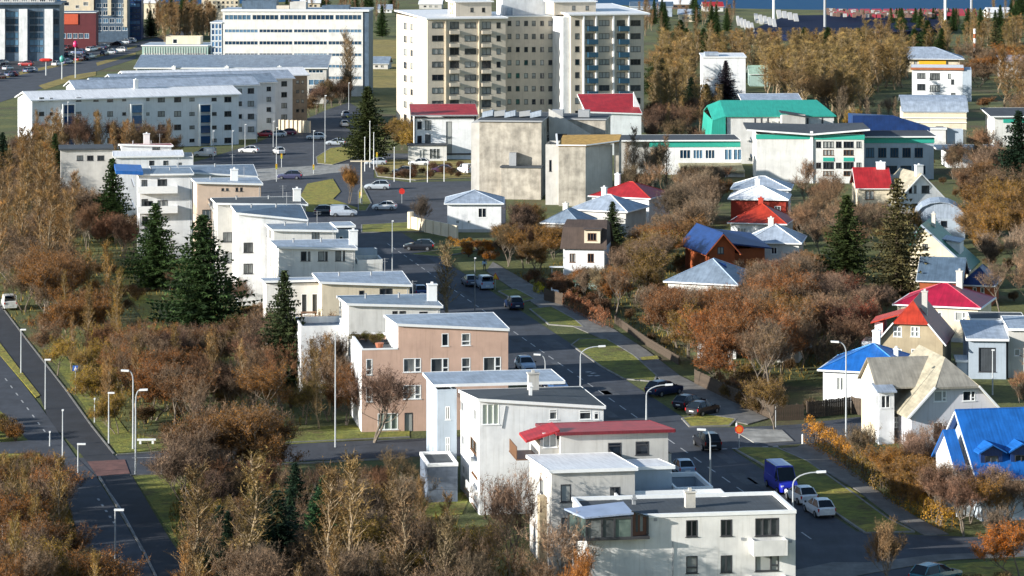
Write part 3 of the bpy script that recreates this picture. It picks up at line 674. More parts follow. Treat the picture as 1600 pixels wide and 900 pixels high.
b, wd, h = rowhouse('white row house with bay windows and balconies under a bright blue roof edge', 218, 405, 300, 273, 272, 11, .3, W_WHITE, R_MID, [(221, 281, 230, 294, 'two'), (246, 280, 261, 294, 'two'), (221, 311, 231, 326, 'two'), (246, 313, 262, 324, 'two'), (222, 338, 231, 352, 'two')], [(205, 278, 209, 292), (205, 312, 209, 326)])
for y in (297, 328):
    u_, z_ = b.uz(216, y); b.balcony(-.3, wd*.72, 0, z_-.3, .9, 1.0)
mb = MB(); mb.prism([(-3.4, -.6, h+.7), (.5, -.6, h+.5), (.5, 9, h+.6), (-3.4, 9, h+.8)], .5); mb.build('blue_roof_edge', R_BLUE, b.root)
b2, wd2, h2 = rowhouse('pale lilac-roofed row house behind the balconied white one', 240, 392, 400, 266, 276, 9, .4, W_WARM, R_MID, [])
b, wd, h = rowhouse('white row house with thin crimson roof strip and chimney beside the long apartment block', 190, 345, 268, 226, 228, 9, .9, W_WHITE, R_RED, [(238, 230, 250, 234, 'three')], [], chim=229)
x1, zt_ = b.uz(302, 244, -5); x0, _ = b.uz(180, 250, -5)
b.block(x0, x1, -5, -.003, 0, zt_, zt_+.2, W_WHITE, b.wins([(233, 251, 241, 260, 'plain'), (255, 251, 263, 261, 'plain'), (278, 254, 284, 261, 'plain')], -5), fm=M_FD); b.slab(x0-.3, x1-1.5, -5.3, -.32, zt_+.15, zt_+.6, R_WHITE)
x1, zt_ = b.uz(176, 234, 2); x0, _ = b.uz(95, 234, 2)
b.block(x0, x1, 2, 9, 0, zt_, zt_, W_GREY, b.wins([(120, 243, 130, 251, 'two'), (136, 243, 146, 251, 'two'), (152, 243, 163, 251, 'two')], 2), fm=M_FD); mb = MB(); mb.box(x0-.3, 1.7, zt_, x1+.2, 9.3, zt_+.3); mb.build('roof', R_DARK, b.root)
# ---------------------------------------------------------------- the tall apartment tower
TW = Bld('apartment_tower', 'tall cream apartment tower with three linked wings, white roofs and stacked balconies', 'tower block', 668, 214, 15)
b = TW
wL = b.uz(790, 30)[0]; hL = b.uz(668, 31)[1]; dep = 30
rows = [40, 60.4, 80.8, 101.3, 121.7, 142, 162.5, 183, 202]
def trow(cols, v, shift=0.0, top=3.2, hh=9.0):
    out = []
    for r_ in rows:
        for c in cols:
            x, w_, st = c[:3]; out.append((x-w_/2, r_+shift-hh/2-.5, x+w_/2, r_+shift+hh/2-.5, st, *c[3:]))
    return b.wins(out, v)
lw_ = []
for r_ in rows:
    lw_ += [(631, r_-5, 635.5, r_+6, 'plain'), (641.5, r_-3, 645, r_+7, 'plain')]
b.block(0, wL, 0, dep, 0, hL, None, W_TOWER, trow([(684, 18, 'two'), (735, 18, 'two'), (779, 6.5, 'plain')], 0)+trow([(710, 14, 'two'), (760, 14, 'two')], 0, 0, hh=11), b.lwins(lw_), fm=M_FD)
for r_ in rows:
    for x in (710, 760):
        ux, z_ = b.uz(x, r_+5.5); b.balcony(ux-1.15, ux+1.0, 0, z_-.9, .62, .9, W_TOWER)
for x in (696, 748):
    mb = MB(); u_ = b.uz(x, 100)[0]; mb.box(u_-.12, -.35, 0, u_+.12, -.003, hL); mb.build('pilaster', W_CREAM, b.root)
b.slab(-.4, wL+.4, -.5, dep+.3, hL+.35, hL+.9, R_WHITE, t=.3)
# penthouse with the house number
x0, _ = b.uz(712, 25, 5); x1, zt_ = b.uz(768, 3, 5)
b.block(x0, x1, 5, 12, hL, zt_, None, W_TOWER, b.wins([(735, 12, 740, 19), (753, 12, 758, 19)], 5), fm=M_FD); b.slab(x0-.4, x1+.4, 4.6, 12.4, zt_+.2, zt_+.2, R_WHITE)
# recessed middle
vM = 7.5
xm0, _ = b.uz(788, 40, vM); xm1, _ = b.uz(884, 40, vM)
b.block(wL+.003, xm1, vM, dep-1, 0, hL+.1, None, W_TOWER, trow([(796, 6, 'plain'), (809, 6, 'plain'), (822, 6, 'plain'), (834, 6, 'vent'), (847, 6, 'plain'), (860, 6.5, 'plain')], vM, -3, hh=8), fm=M_FD)
b.slab(wL+.45, xm1-.3, vM-.2, dep-.8, hL+.3, hL+.3, R_LIGHT, t=.2)
b.box('penthouse', b.uz(785, 15, 12)[0], b.uz(866, 15, 12)[0], 12, 17, hL, b.uz(800, -6, 12)[1], W_WHITE)
# right wing
vR = -1.5
xr0, _ = b.uz(892, 40, vR); xr1, _ = b.uz(1006, 40, vR); hR = b.uz(892, 25, vR)[1]
rows = [36.5, 57, 77.3, 97.5, 117.8, 138, 158, 178, 198]
rl = []
b.block(xr0, xr1, vR, dep-4, 0, hR, None, W_TOWER, trow([(902, 7, 'plain'), (944, 16.5, 'three'), (993, 16, 'three')], vR)+trow([(921, 13, 'two'), (970, 13, 'two')], vR), fm=M_FD)
for r_ in rows:
    for x in (921, 970):
        ux, z_ = b.uz(x+3, r_+5.5, vR); b.balcony(ux-1.0, ux+1.2, vR, z_-.75, .95, 1.2, R_NAVY if False else plain('dark blue balcony glass', (.02, .07, .12), .3))
for x in (911.5, 931, 958, 982):
    mb = MB(); u_ = b.uz(x, 100, vR)[0]; mb.box(u_-.16, vR-.5, 0, u_+.16, vR-.003, hR); mb.build('pilaster', W_WHITE, b.root)
b.box('sun_white_fin', xr0-1.6, xr0-.003, vR+.6, vM-.003, 0, hR-.3, W_WHITE)  # white colour stands in for sun on the wing's left face
b.slab(xr0-.6, xr1+1.2, vR-.6, dep-3.6, hR+.4, hR+1.5, R_WHITE, t=.35)
x0, _ = b.uz(866, 20, 4); x1, zt_ = b.uz(931, 3, 4); xs, _ = b.uz(884, 3, 4)
b.block(x0, x1, 4, 11, hR, zt_, None, W_TOWER, b.wins([(894, 9, 899, 16), (915, 9, 920, 16)], 4), fm=M_FD); b.slab(x0-.3, x1+.3, 3.7, 11.3, zt_+.2, zt_+.2, R_WHITE)
b.box('roof_vent', b.uz(792, 22, 9)[0], b.uz(801, 22, 9)[0], 9, 10.5, hL+.3, hL+2.0, R_LIGHT)
# number painted on the end of the penthouse
fc = bpy.data.curves.new('number', 'FONT'); fc.body = '52'; fc.size = 3.6; fc.extrude = .03; fc.align_x = 'CENTER'
fo = bpy.data.objects.new('number', fc); COL.objects.link(fo); bpy.context.view_layer.update()
me = bpy.data.meshes.new_from_object(fo); bpy.data.objects.remove(fo)
nx0 = b.uz(712, 25, 5)[0]; me.materials.clear(); me.materials.append(plain('faint painted number', (.30, .24, .17), .8))
no = link('number', me, b.root, (nx0-.05, 8.6, hL+.75)); no.rotation_euler = (R(90), 0, R(270))

# ---------------------------------------------------------------- white four-storey blocks, left
BL = 'white four-storey apartment slabs behind one another'
def slabblock(label, px, base, pxr, top, yaw, cols, rws, dep, bright=R_WHITE, lw=(), stairs=(), fmm=M_FD, wall=W_BLUE):
    b = Bld('apartment_block', label, 'apartment block', px, base, yaw, BL)
    wd = b.uz(pxr, top)[0]; h = b.uz(pxr, top)[1]
    ww = []
    for r_ in rws:
        for c in cols: ww.append((c[0]-c[1]/2, r_-c[2]/2, c[0]+c[1]/2, r_+c[2]/2, c[3]))
    b.block(0, wd, 0, dep, 0, h, None, wall, b.wins(ww), b.lwins(lw), fm=fmm, ridge=('x', h+1.3))
    b.gable(0, wd, 0, dep, h+.05, h+1.35, 'x', bright, over=.5)
    return b, wd, h
W_SLAB = wallmat('white painted slab', (.66, .68, .70), .06)
M_GREYBAL = plain('grey stair glass', (.10, .13, .16), .3)
b, wd, h = slabblock('nearest long white apartment slab with bright white roof and stair towers', 50, 238, 373, 147, 25,
    [(65, 8, 6.5, 'two'), (80, 5, 5, 'plain'), (123, 8, 6.5, 'two'), (150, 8, 6.5, 'two'), (172, 9, 8, 'two'), (194, 6, 5, 'plain'), (231, 5, 4.5, 'plain'), (252, 11, 8.5, 'two'), (277.5, 11, 8.5, 'two'), (300, 8, 5.5, 'two'), (334.5, 8, 5.5, 'two'), (356, 11, 8.5, 'two')],
    [155.5, 178, 199, 219.5], 10.5, lw=(), wall=W_SLAB)
for xc in (106, 212, 319):
    u_, z_ = b.uz(xc, 162); mb = MB()
    mb.box(u_-1.35, -1.0, 0, u_-1.1, -.003, z_); mb.box(u_+1.1, -1.0, 0, u_+1.35, -.003, z_); mb.box(u_-1.1, -1.0, z_-.2, u_+1.1, -.003, z_); o = mb.build('stair_tower', M_TRIM, b.root)
    for k in range(4):
        p = MB(); p.quad((u_-1.1, -.7, k*z_/4+.5), (u_+1.1, -.7, k*z_/4+.5), (u_+1.1, -.7, (k+1)*z_/4-.15), (u_-1.1, -.7, (k+1)*z_/4-.15)); p.build('pane', GL_BLUE, o)
b.chimney(b.uz(213, 140, 5)[0], 5.2, h+1, h+3.2, .8, .7, M_TRIM)
slabblock('second white apartment slab showing one window column past the bright roofed one', 120, 226, 402, 132, 21, [(392, 10, 8.5, 'two'), (375, 6, 7, 'plain')], [142, 162, 182, 202], 10, R_LIGHT, wall=W_SLAB)
slabblock('third apartment slab with plain grey blue roof behind the second', 150, 214, 430, 128, 21, [(420, 7, 7, 'two')], [139, 155, 171, 188], 10, R_MID, wall=W_SLAB)
slabblock('fourth apartment slab with pale roof and small end windows', 180, 207, 457, 122, 21, [(444, 9, 8, 'two')], [131, 148, 165, 183], 10, R_LIGHT, wall=W_SLAB)
slabblock('farthest apartment slab with rough brown rendered end bay', 200, 200, 480, 117, 21, [(465, 5, 5, 'plain'), (473, 4, 5, 'plain')], [128, 143, 158, 173], 10, R_WHITE, wall=wallmat('rough brown render', (.36, .27, .19), .2))
sw = Bld('garden_wall', 'cream concrete wall beside the farthest white apartment slab', 'wall', 437, 206, -25)
x1, z1 = sw.uz(484, 192); sw.box('wall', 0, x1, 0, .4, 0, z1+.4, W_CREAM); mb = MB()
for i in range(7): mb.box(x1*i/7-.15, -.25, 0, x1*i/7+.15, -.003, z1+.5)
mb.build('buttress', W_CREAM, sw.root)

# ---------------------------------------------------------------- office blocks, upper left
b = Bld('office_building', 'large white office block with long dark ribbon windows', 'office building', 348, 150, -2)
wd, h = b.uz(567, 17); bands = [(23, 31), (45.5, 51), (64, 70), (83, 88), (101, 106), (119, 124)]
ww = []
for i, (y0, y1) in enumerate(bands):
    if i == 0:
        for k in range(5): ww.append((351+k*43.2, y0, 351+k*43.2+41, y1, 'n6'))
    else:
        for k in range(4): ww.append((351+k*54, y0, 351+k*54+52, y1, 'n9'))
b.block(0, wd, 0, 14, 0, h, None, W_WARM, b.wins(ww), fm=W_WARM, gm=GL_B)
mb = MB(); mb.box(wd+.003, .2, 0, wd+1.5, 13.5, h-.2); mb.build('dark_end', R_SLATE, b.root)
b.slab(-.3, wd+1.6, -.3, 14.3, h+.3, h+.3, R_LIGHT, t=.3, fh=.5)
for x0_, x1_, zz, mt in ((378, 432, 1, R_SLATE), (453, 478, 3, W_GREY), (503, 545, 14, R_SLATE), (432, 452, 12, W_TOWER)):
    xa, zt_ = b.uz(x0_, zz, 4); xb, _ = b.uz(x1_, zz, 4); b.block(xa, xb, 4, 9, h+.3, max(zt_, h+1.2), None, mt)
b2 = Bld('office_building', 'blue glass stair tower joined to the white office block', 'office building', 329, 150, -2)
wd, h = b2.uz(347, 36); ww = []
for r_ in range(6):
    for c in range(3): ww.append((330.5+c*5.6, 37+r_*9.3, 335.3+c*5.6, 45+r_*9.3, 'plain'))
b2.block(0, wd, 0, 12, 0, h, None, W_BLUE, b2.wins(ww), gm=GL_BLUE, fm=M_FW); b2.slab(-.1, wd+.1, -.1, 12, h+.2, h+.2, R_LIGHT)
b3 = Bld('office_building', 'low pale green office wing with dark windows below a cream roof box', 'office building', 222, 150, -2)
wd, h = b3.uz(325, 72); ww = [(225+k*33, 83, 225+k*33+30, 90, 'n5') for k in range(3)]
b3.block(0, wd, 0, 14, 0, h, None, W_TILE, b3.wins(ww), gm=GL, fm=M_FW); b3.slab(-.2, wd, -.2, 14, h+.2, h+.2, R_LIGHT)
mb = MB()
for i in range(1, 26): mb.box(wd*i/26-.06, -.12, h*.55, wd*i/26+.06, -.003, h-.3)
mb.build('panel_rib', W_GREY, b3.root)
xa, zt_ = b3.uz(259, 57, 5); xb, _ = b3.uz(313, 57, 5); b3.block(xa, xb, 5, 10, h+.2, zt_, None, W_CREAM, b3.wins([(270, 61, 277, 68)], 5))
b4 = Bld('office_building', 'long low office wing with grey blue sloping roof in front of the white office block', 'office building', 212, 162, 0)
wd, h = b4.uz(510, 107); ww = [(214+k*26, 108, 238+k*26, 112, 'n6') for k in range(10)]+[(482, 109, 505, 114, 'n4'), (482, 124, 507, 133, 'n3'), (482, 138, 507, 147, 'n3')]
b4.block(0, wd, 0, 10, 0, h, h+1.6, W_GREY, b4.wins(ww), gm=GL_B, fm=M_FW); b4.slab(-.4, wd+.4, -.5, 14, h+.2, h+2.6, R_MID)
for x in (272, 355, 437): b4.chimney(b4.uz(x, 105)[0], -.8, h-1.6, h+.5, .9, .5, M_TRIM)
# glass offices at the top left corner
b = Bld('office_building', 'dark glass office with white stone piers in the upper left corner', 'office building', -40, 96, 4)
wd, h = b.uz(93, 6); mb = MB()
b.block(0, wd, 0, 18, 0, h, None, R_SLATE, b.wins([(x0, 18+k*11, x1, 27+k*11, 'n3') for k in range(6) for x0, x1 in ((-20, 4), (9, 29), (46, 68), (84, 92))]), fm=M_FD, gm=GL_B)
for x0_, x1_, yb in ((-10, 8, 90), (30, 43, 88), (70, 83, 76)):
    xa, zt_ = b.uz(x0_, 14); xb, _ = b.uz(x1_, 14); mb = MB(); mb.box(xa, -1.0, 0, xb, -.003, zt_); mb.build('pier', W_WHITE, b.root)
b.slab(-.5, wd+.8, -1.4, 18.4, h+.3, h+.3, R_SLATE, t=.5, fascia=None)
xa, zt_ = b.uz(-10, -8, 4); b.block(0, wd-2, 4, 14, h+.35, h+5, None, W_GREY, b.wins([(x, -2, x+9, 3, 'n3') for x in range(-8, 80, 14)], 4))
b = Bld('office_building', 'office with orange red upper panel between two glass blocks', 'office building', 93, 76, 4)
wd, h = b.uz(150, 20); b.block(0, wd, 0, 12, 0, h, None, wallmat('dark red cladding', (.14, .03, .035), .1), b.wins([(96+k*9, 52, 103+k*9, 60, 'two') for k in range(5)]), gm=GL_B)
mb = MB(); xa, za = b.uz(94, 22); xb, zb_ = b.uz(122, 38); mb.box(xa, -.2, zb_, xb, -.003, za); mb.build('panel', wallmat('orange cladding', (.62, .11, .05), .06), b.root)
b.slab(-.2, wd, -.2, 12, h+.2, h+.2, R_SLATE)
b = Bld('office_building', 'cream stone office block behind the orange panelled one', 'office building', 95, 66, 4)
wd, h = b.uz(146, -6); b.block(0, wd, 0, 12, 0, h, None, W_CREAM, b.wins([(118, 8, 124, 13), (130, 3, 138, 9), (100, 3, 108, 9)])); b.slab(-.2, wd, -.2, 12, h+.2, h+.2, R_LIGHT)
b = Bld('office_building', 'grey glass office with pale vertical fins beside the tall dark blue one', 'office building', 148, 66, 4)
wd, h = b.uz(200, -12); b.block(0, wd, 0, 12, 0, h, None, R_SLATE, b.wins([(151+k*10, y, 159+k*10, y+7, 'two') for k in range(5) for y in (5, 17, 29, 41)]), gm=GL_B)
for x, yy in ((144, 48), (171, 24), (196, 42)):
    u_, z_ = b.uz(x, yy); mb = MB(); mb.box(u_-.6, -.8, max(0, z_), u_+.6, -.003, h); mb.build('pier', W_CREAM, b.root)
b.slab(-.2, wd, -.2, 12, h+.2, h+.2, R_SLATE)
b = Bld('office_building', 'tall dark blue glass office at the far end of the parking lots', 'office building', 200, 62, 4)
wd, h = b.uz(221, -14); b.block(0, wd, 0, 14, 0, h, None, R_NAVY, b.wins([(202, y, 219, y+6, 'n3') for y in (-4, 5, 14, 23, 32, 41, 50)]), gm=GL_BLUE, fm=M_FD); b.slab(-.2, wd, -.2, 14, h+.2, h+.2, R_SLATE)
b = Bld('apartment_block', 'far cream apartment block with rows of square windows above the bare wood', 'apartment block', 315, 45, 3)
wd, h = b.uz(372, -5); b.block(0, wd, 0, 14, 0, h, None, W_CREAM, b.wins([(319+k*7, y, 322.5+k*7, y+3.6) for k in range(8) for y in (2, 9)]), fm=M_FD); b.slab(-.2, wd+.2, -.2, 14, h+.3, h+.3, R_LIGHT)

# ---------------------------------------------------------------- concrete hall group in the middle
b = Bld('concrete_hall', 'weathered concrete hall with tall blank walls, low annex and dark roof', 'hall', 749, 308, -7)
wd, h = b.uz(846, 190)
b.block(0, wd, 0, 16, 0, h, None, W_CONC); b.slab(-.3, wd+.2, -.3, 16.3, h+.15, h+.4, R_DARK, fascia=M_TRIMG)
b.box('side_wall', -1.6, -.003, 1.2, 15, 0, h-.4, W_GREY)
xa, za = b.uz(783, 262, -3); xb, _ = b.uz(845, 262, -3); b.block(xa, xb, -3, -.003, 0, za, None, W_CONC); mb = MB(); mb.box(xa-.2, -3.2, za, xb+.2, -.01, za+.22); mb.build('annex_roof', R_DARK, b.root)
mb = MB(); xc, zc = b.uz(801, 250, -1.5); mb.box(xc-.6, -1.5, za+.22, xc+.6, -.003, zc+1.2); mb.build('roof_hatch', M_TRIMG, b.root)
for i, (x, zt_) in enumerate(((765, 180), (784, 180), (800, 178), (823, 179), (840, 182))):
    u_ = b.uz(x, 185, 6)[0]; mb = MB(); mb.prism([(u_-1.2, 5, h+1.1+.2*(i % 2)), (u_+.7, 5, h+1.5), (u_+.7, 6.6, h+1.5), (u_-1.2, 6.6, h+1.1)], .9); mb.build('roof_vent', M_TRIMG if i % 2 else R_LIGHT, b.root)
# pale rear part with a wedge shadow wall
xc, _ = b.uz(846, 190, 9); xd, zd = b.uz(946, 187, 16)
b.block(wd+.25, xd, 16, 26, 0, zd, None, W_CONC, fm=M_FD); b.slab(wd+.3, xd+.2, 15.8, 26.2, zd+.15, zd+.3, R_DARK, fascia=M_TRIMG)
x1, z1 = b.uz(945, 224, 9)
b.block(wd+.26, x1, 9, 15.9, 0, z1+3.0, z1+1.0, W_GREY, b.wins([(850, 205, 858, 212), (850, 215, 858, 221), (870, 209, 886, 219, 'two')], 9), fm=M_FD, zl=(z1+6, z1+.2))
for x in (871, 912):
    u_ = b.uz(x, 180, 18)[0]; mb = MB(); mb.box(u_-1.0, 18, zd+.25, u_+1.0, 20, zd+1.5); mb.build('roof_vent', M_TRIMG, b.root)
b = Bld('concrete_hall', 'lower concrete hall with golden turf roof and one wall in shade', 'hall', 873, 322, -6)
xm, _ = b.uz(915, 230); wd, h = b.uz(960, 226); _, hl = b.uz(873, 229)
b.block(0, xm, 0, 9, 0, hl, None, W_CONC)
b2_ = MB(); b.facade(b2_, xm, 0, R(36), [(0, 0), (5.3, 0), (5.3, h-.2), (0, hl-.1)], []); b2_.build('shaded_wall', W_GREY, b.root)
b.block(xm+4.6, xm+5.4, 2.7, 9, 0, h, None, W_CONC)
b.block(-2.4, -.003, 1.8, 9, 0, hl+.2, None, W_GREY, b.wins([(858, 250, 862, 268)], 1.8), fm=M_FD)
mb = MB(); mb.prism([(-.1, -.1, hl+.2), (xm+.1, -.1, hl+.2), (xm+5.4, 2.6, h+.3), (xm+5.4, 9.2, h+1.0), (-.1, 9.2, hl+1.2)], .2); mb.build('turf_roof', R_TURF, b.root)
mb = MB(); mb.bar((-.2, -.2, hl+.25), (xm+.1, -.2, hl+.25), .14); mb.bar((xm+.1, -.2, hl+.25), (xm+5.5, 2.6, h+.4), .14); mb.bar((-.2, -.2, hl+.25), (-1.2, 9, hl+1.3), .2); mb.build('roof_edge', M_TRIM, b.root)
# white and glass building with red roof
b = Bld('office_building', 'white fronted building with red roof and dark stair window beside the concrete hall', 'office building', 648, 250, 3)
wd, h = b.uz(742, 183)
b.block(0, wd, 0, 12, 0, h, None, W_WHITE, b.wins([(652, 190, 659, 202), (664, 188, 674, 203, 'two'), (652, 212, 659, 224), (664, 210, 673, 224), (697, 190, 706, 242, 'n1')]), gm=GL, fm=M_FD)
b.slab(-.8, wd+.6, -.8, 12.5, h+.5, h+1.7, R_RED, fascia=M_TRIMG)
mb = MB(); mb.box(-.1, -.14, .9, .1, -.003, h); mb.box(wd-.15, -.14, .9, wd+.1, -.003, h); mb.box(-.1, -.14, h-.2, wd+.1, -.003, h); mb.box(0, -.16, 1.0, wd, -.003, 1.3); mb.build('dark_edge', M_FD, b.root)
xa, za = b.uz(638, 228, -3.5); xb, _ = b.uz(698, 228, -3.5); b.block(xa, xb, -3.5, -.17, 0, za, None, W_WARM, b.wins([(655, 234, 666, 248, 'two'), (671, 232, 688, 249, 'three', 'door')], -3.5)); mb = MB(); mb.box(xa-.2, -3.7, za, xb+.2, -.17, za+.25); mb.build('roof', R_DARK, b.root)
b = Bld('white_hall', 'bright white blank walled hall with red roof in front of the tower', 'hall', 917, 243, 8)
wd, h = b.uz(1002, 178); b.block(0, wd, 0, 10, 0, h, h, W_WHITE, zl=(h+.5, h)); b.slab(-.3, wd+.1, -.3, 10.2, h+.6, h+3.4, R_RED, zfr=h+.1)
mb = MB(); mb.prism([(wd-1.0, 3, h+4.2), (wd+.3, 3, h+1.2), (wd+.3, 3.5, h+1.2), (wd-1, 3.5, h+4.2)], 3.5); mb.build('white_fin', W_WHITE, b.root)

# ---------------------------------------------------------------- green edged school
SCH = 'green and white school buildings'
b = Bld('school_building', 'main school building with blank cream gable wall and sea green eaves band', 'school', 1182, 286, -2, SCH)
xm, zc = b.uz(1268, 206); wd, h = b.uz(1350, 207)
mbw = b.wins([(1275, 221, 1283, 231, 'two'), (1286, 221, 1303, 231, 'three'), (1306, 221, 1315, 231, 'two'), (1318, 221, 1334, 231, 'three'), (1338, 221, 1346, 231, 'two'), (1286, 234, 1303, 243, 'three', 'window', M_FB), (1318, 234, 1334, 243, 'three', 'window', M_FB),
    (1275, 254, 1283, 263, 'two'), (1286, 253, 1303, 264, 'three'), (1306, 254, 1315, 263, 'two'), (1318, 253, 1334, 264, 'three'), (1338, 254, 1346, 263, 'two'), (1286, 267, 1303, 275, 'three', 'window', M_FB), (1318, 267, 1334, 275, 'three', 'window', M_FB)])
h0 = b.uz(1182, 209)[1]
b.block(0, wd, 0, 15, 0, h0, None, W_WARM, mbw, b.lwins([(1164, 211, 1168, 221), (1172, 213, 1176, 223), (1164, 238, 1168, 250), (1172, 240, 1176, 252)]), fm=M_FD)
mb = MB(); zg = b.uz(1182, 217)[1]; mb.box(-.12, -.12, zg, xm, -.003, h0-.1); mb.box(xm, -.12, b.uz(1300, 218)[1], wd+.1, -.003, h0-.1); mb.build('green_band', M_TEAL, b.root)
for x0_, x1_ in ((1286, 1303), (1318, 1334)):
    ua, za = b.uz(x0_, 246); ub, zb_ = b.uz(x1_, 252); mb = MB(); mb.box(ua, -.1, zb_, ub, -.003, za); mb.build('green_panel', M_TEAL, b.root)
mb = MB(); mb.box(xm-.25, -.25, 0, xm+.25, -.003, h0+.5); mb.build('corner_fin', M_TRIM, b.root)
mb = MB(); mb.prism([(-1.8, -.8, h0+.95), (xm, -.8, h0+.1), (xm, 15, h0+.6), (-1.8, 15, h0+.9)], .3); mb.prism([(xm, -.8, h0+.1), (wd+1.0, -.8, h0+1.0), (wd+1, 15, h0+.9), (xm, 15, h0+.6)], .3); mb.build('roof', R_DARK, b.root)
mb = MB(); mb.bar((-1.8, -.85, h0+.75), (xm, -.85, h0-.05), .2); mb.bar((xm, -.85, h0-.05), (wd+1, -.85, h0+.85), .2); mb.build('fascia', M_TRIM, b.root)
b = Bld('school_building', 'shaded right wing of the school with shade-tinted wall and green band', 'school', 1352, 282, 2, SCH)
wd, h = b.uz(1462, 216)
b.block(0, wd, 2, 12, 0, h, None, W_BLUE, b.wins([(1353+k*19, 231, 1366+k*19, 246, 'three') for k in range(5)]+[(1385+k*22, 259, 1402+k*22, 272, 'two') for k in range(3)], 2), fm=M_FD, gm=GL_B)  # blue grey wall colour paints in the shade on this wing
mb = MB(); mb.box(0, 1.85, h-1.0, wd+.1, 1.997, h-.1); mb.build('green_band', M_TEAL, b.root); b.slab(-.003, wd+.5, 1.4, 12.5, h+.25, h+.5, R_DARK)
mb = MB(); mb.prism([(-.5, 12, h+3.3), (7, 12, h+3.3), (14, 12, h+1), (14, 18, h+1), (-.5, 18, h+3.3)], 3); mb.build('dark_roof', R_NAVY, b.root)
b = Bld('school_building', 'low left wing of the school with white framed windows under a green band', 'school', 1040, 273, 2, SCH)
wd, h = b.uz(1160, 220)
b.block(0, wd-.3, 0, 10, 0, h, None, W_WHITE, b.wins([(1062, 234, 1079, 248, 'three'), (1083, 234, 1098, 248, 'three'), (1102, 234, 1117, 248, 'three'), (1132, 233, 1144, 250, 'two'), (1146, 233, 1159, 250, 'two')]), fm=M_FW, gm=GL_B)
mb = MB(); mb.box(-3, -.15, h-1.1, wd-.4, -.003, h-.1); mb.build('green_band', M_TEAL, b.root); b.slab(-9, wd-.4, -.5, 10.5, h+.2, h+.3, R_DARK)
b.block(-9, -.003, 1, 9, 0, h-.1, None, W_GREY)
xa, za = b.uz(1068, 266, -5); xb, zb_ = b.uz(1168, 256, -5)
b.block(xa+5, xb-.5, -5, -.16, 0, za, None, W_GREY, b.wins([(1106, 272, 1121, 297, 'two'), (1123, 272, 1134, 297, 'two')], -5), gm=GL_B)
mb = MB(); mb.prism([(xa-.5, -4, za+.2), (xa+5, -5.6, za+.3), (xb-.6, -5.6, za-.2), (xb-.6, -.2, za+.9), (xa-.5, -.2, za+.9)], .35); mb.build('canopy_roof', roofmat('yellowed flat roof', (.40, .36, .22), .9), b.root)
b = Bld('school_building', 'school gym hall with bright sea green roof folded over its left end', 'school', 1136, 256, 3, SCH)
wd, h = b.uz(1303, 182); b.block(0, wd, 0, 14, 0, h, None, W_WARM, fm=M_FD)
mb = MB(); mb.prism([(-.3, -.4, h+.2), (wd+.4, -.4, h+.2), (wd-2, 9, h+2.6), (-.3, 9, h+2.6)], .2); mb.prism([(-.3, 9, h+2.6), (wd-2, 9, h+2.6), (wd+.4, 15, h+1), (-.3, 15, h+1)], .2); mb.build('roof', R_GREEN, b.root)
mb = MB(); x0, _ = b.uz(1107, 222)
mb.prism([(-.31, -.4, h+.2), (-.31, 9, h+2.6), (-.31, 15, h+1), (x0+.8, 15, h+.2), (x0+.8, 9, h+1.6), (x0+.8, -.4, h-.6)], .2); mb.prism([(x0+.79, -.4, h-.6), (x0+.79, 15, h), (x0, 15, 0.1), (x0, -.4, .1)], .2); mb.quad((-.32, -.38, 0), (-.32, -.38, h+.1), (x0+.8, -.38, h-.7), (x0, -.38, 0)); mb.build('end_roof', R_GREEN, b.root)
xa, za = b.uz(1222, 184, -3); b.block(xa, xa+4.5, -3, -.4, 0, za+.6, za+.2, W_GREY); mb = MB(); mb.prism([(xa-.3, -3.3, za+1.1), (xa+4.8, -3.3, za+.3), (xa+4.8, -.42, za+.5), (xa-.3, -.42, za+1.3)], .2); mb.build('annex_roof', R_DARK, b.root)
for x in (1180, 1190, 1200, 1262, 1285):
    u_ = b.uz(x, 195, -1)[0]; mb = MB(); mb.bar((u_, -1, h-2.6), (u_, -1, h-.2), .2, sides=6); mb.build('vent_pipe', M_FD, b.root)
b = Bld('school_building', 'hall with pale blue roof just behind the sea green roofed gym', 'school', 1165, 222, 3, SCH)
wd, h = b.uz(1256, 166); b.block(0, wd, 0, 10, 0, h, None, W_BLUE); b.slab(-.3, wd+.3, -.3, 10.3, h+.2, h+2.0, R_LIGHT)

# ---------------------------------------------------------------- upper right
b = Bld('blank_building', 'plain white blank walled building behind a dark conifer in the bare wood', 'building', 1098, 162, 0)
wd, h = b.uz(1165, 90); b.block(0, wd, 0, 10, 0, h, None, W_WHITE); b.slab(-.2, wd+.2, -.2, 10.2, h+.2, h+.6, R_WHITE); mb = MB(); mb.box(.6, 1, h+.4, 4, 5, h+1.2); mb.build('roof_box', R_LIGHT, b.root)
b = Bld('greenhouse_building', 'small pale green roofed shed right of the blank white building', 'shed', 1172, 135, 0)
wd, h = b.uz(1200, 115); b.block(0, wd, 0, 8, 0, h, None, W_TILE); b.gable(0, wd, 0, 8, h, h+1.8, 'x', roofmat('pale green roof', (.40, .55, .42)))
b = Bld('apartment_block', 'cream and yellow block with wide pale blue roof in the wood', 'apartment block', 1376, 112, -6)
wd, h = b.uz(1500, 92); b.block(0, wd, 0, 14, 0, h, None, W_CREAM, b.wins([(1380+k*12, 95, 1385+k*12, 101) for k in range(5)]), fm=M_FD); b.hip(0, wd, 0, 14, h, h+3.0, R_LIGHT, 1.2)
xa, za = b.uz(1436, 92); xb, zb_ = b.uz(1478, 102); mb = MB(); mb.box(xa, -.4, zb_-.5, xb, -.003, za+.2); mb.build('yellow_panel', wallmat('yellow render', (.75, .42, .02), .05), b.root)
b = Bld('apartment_block', 'white three-storey block with orange edged flat roof and blue shaded end', 'apartment block', 1425, 158, -8)
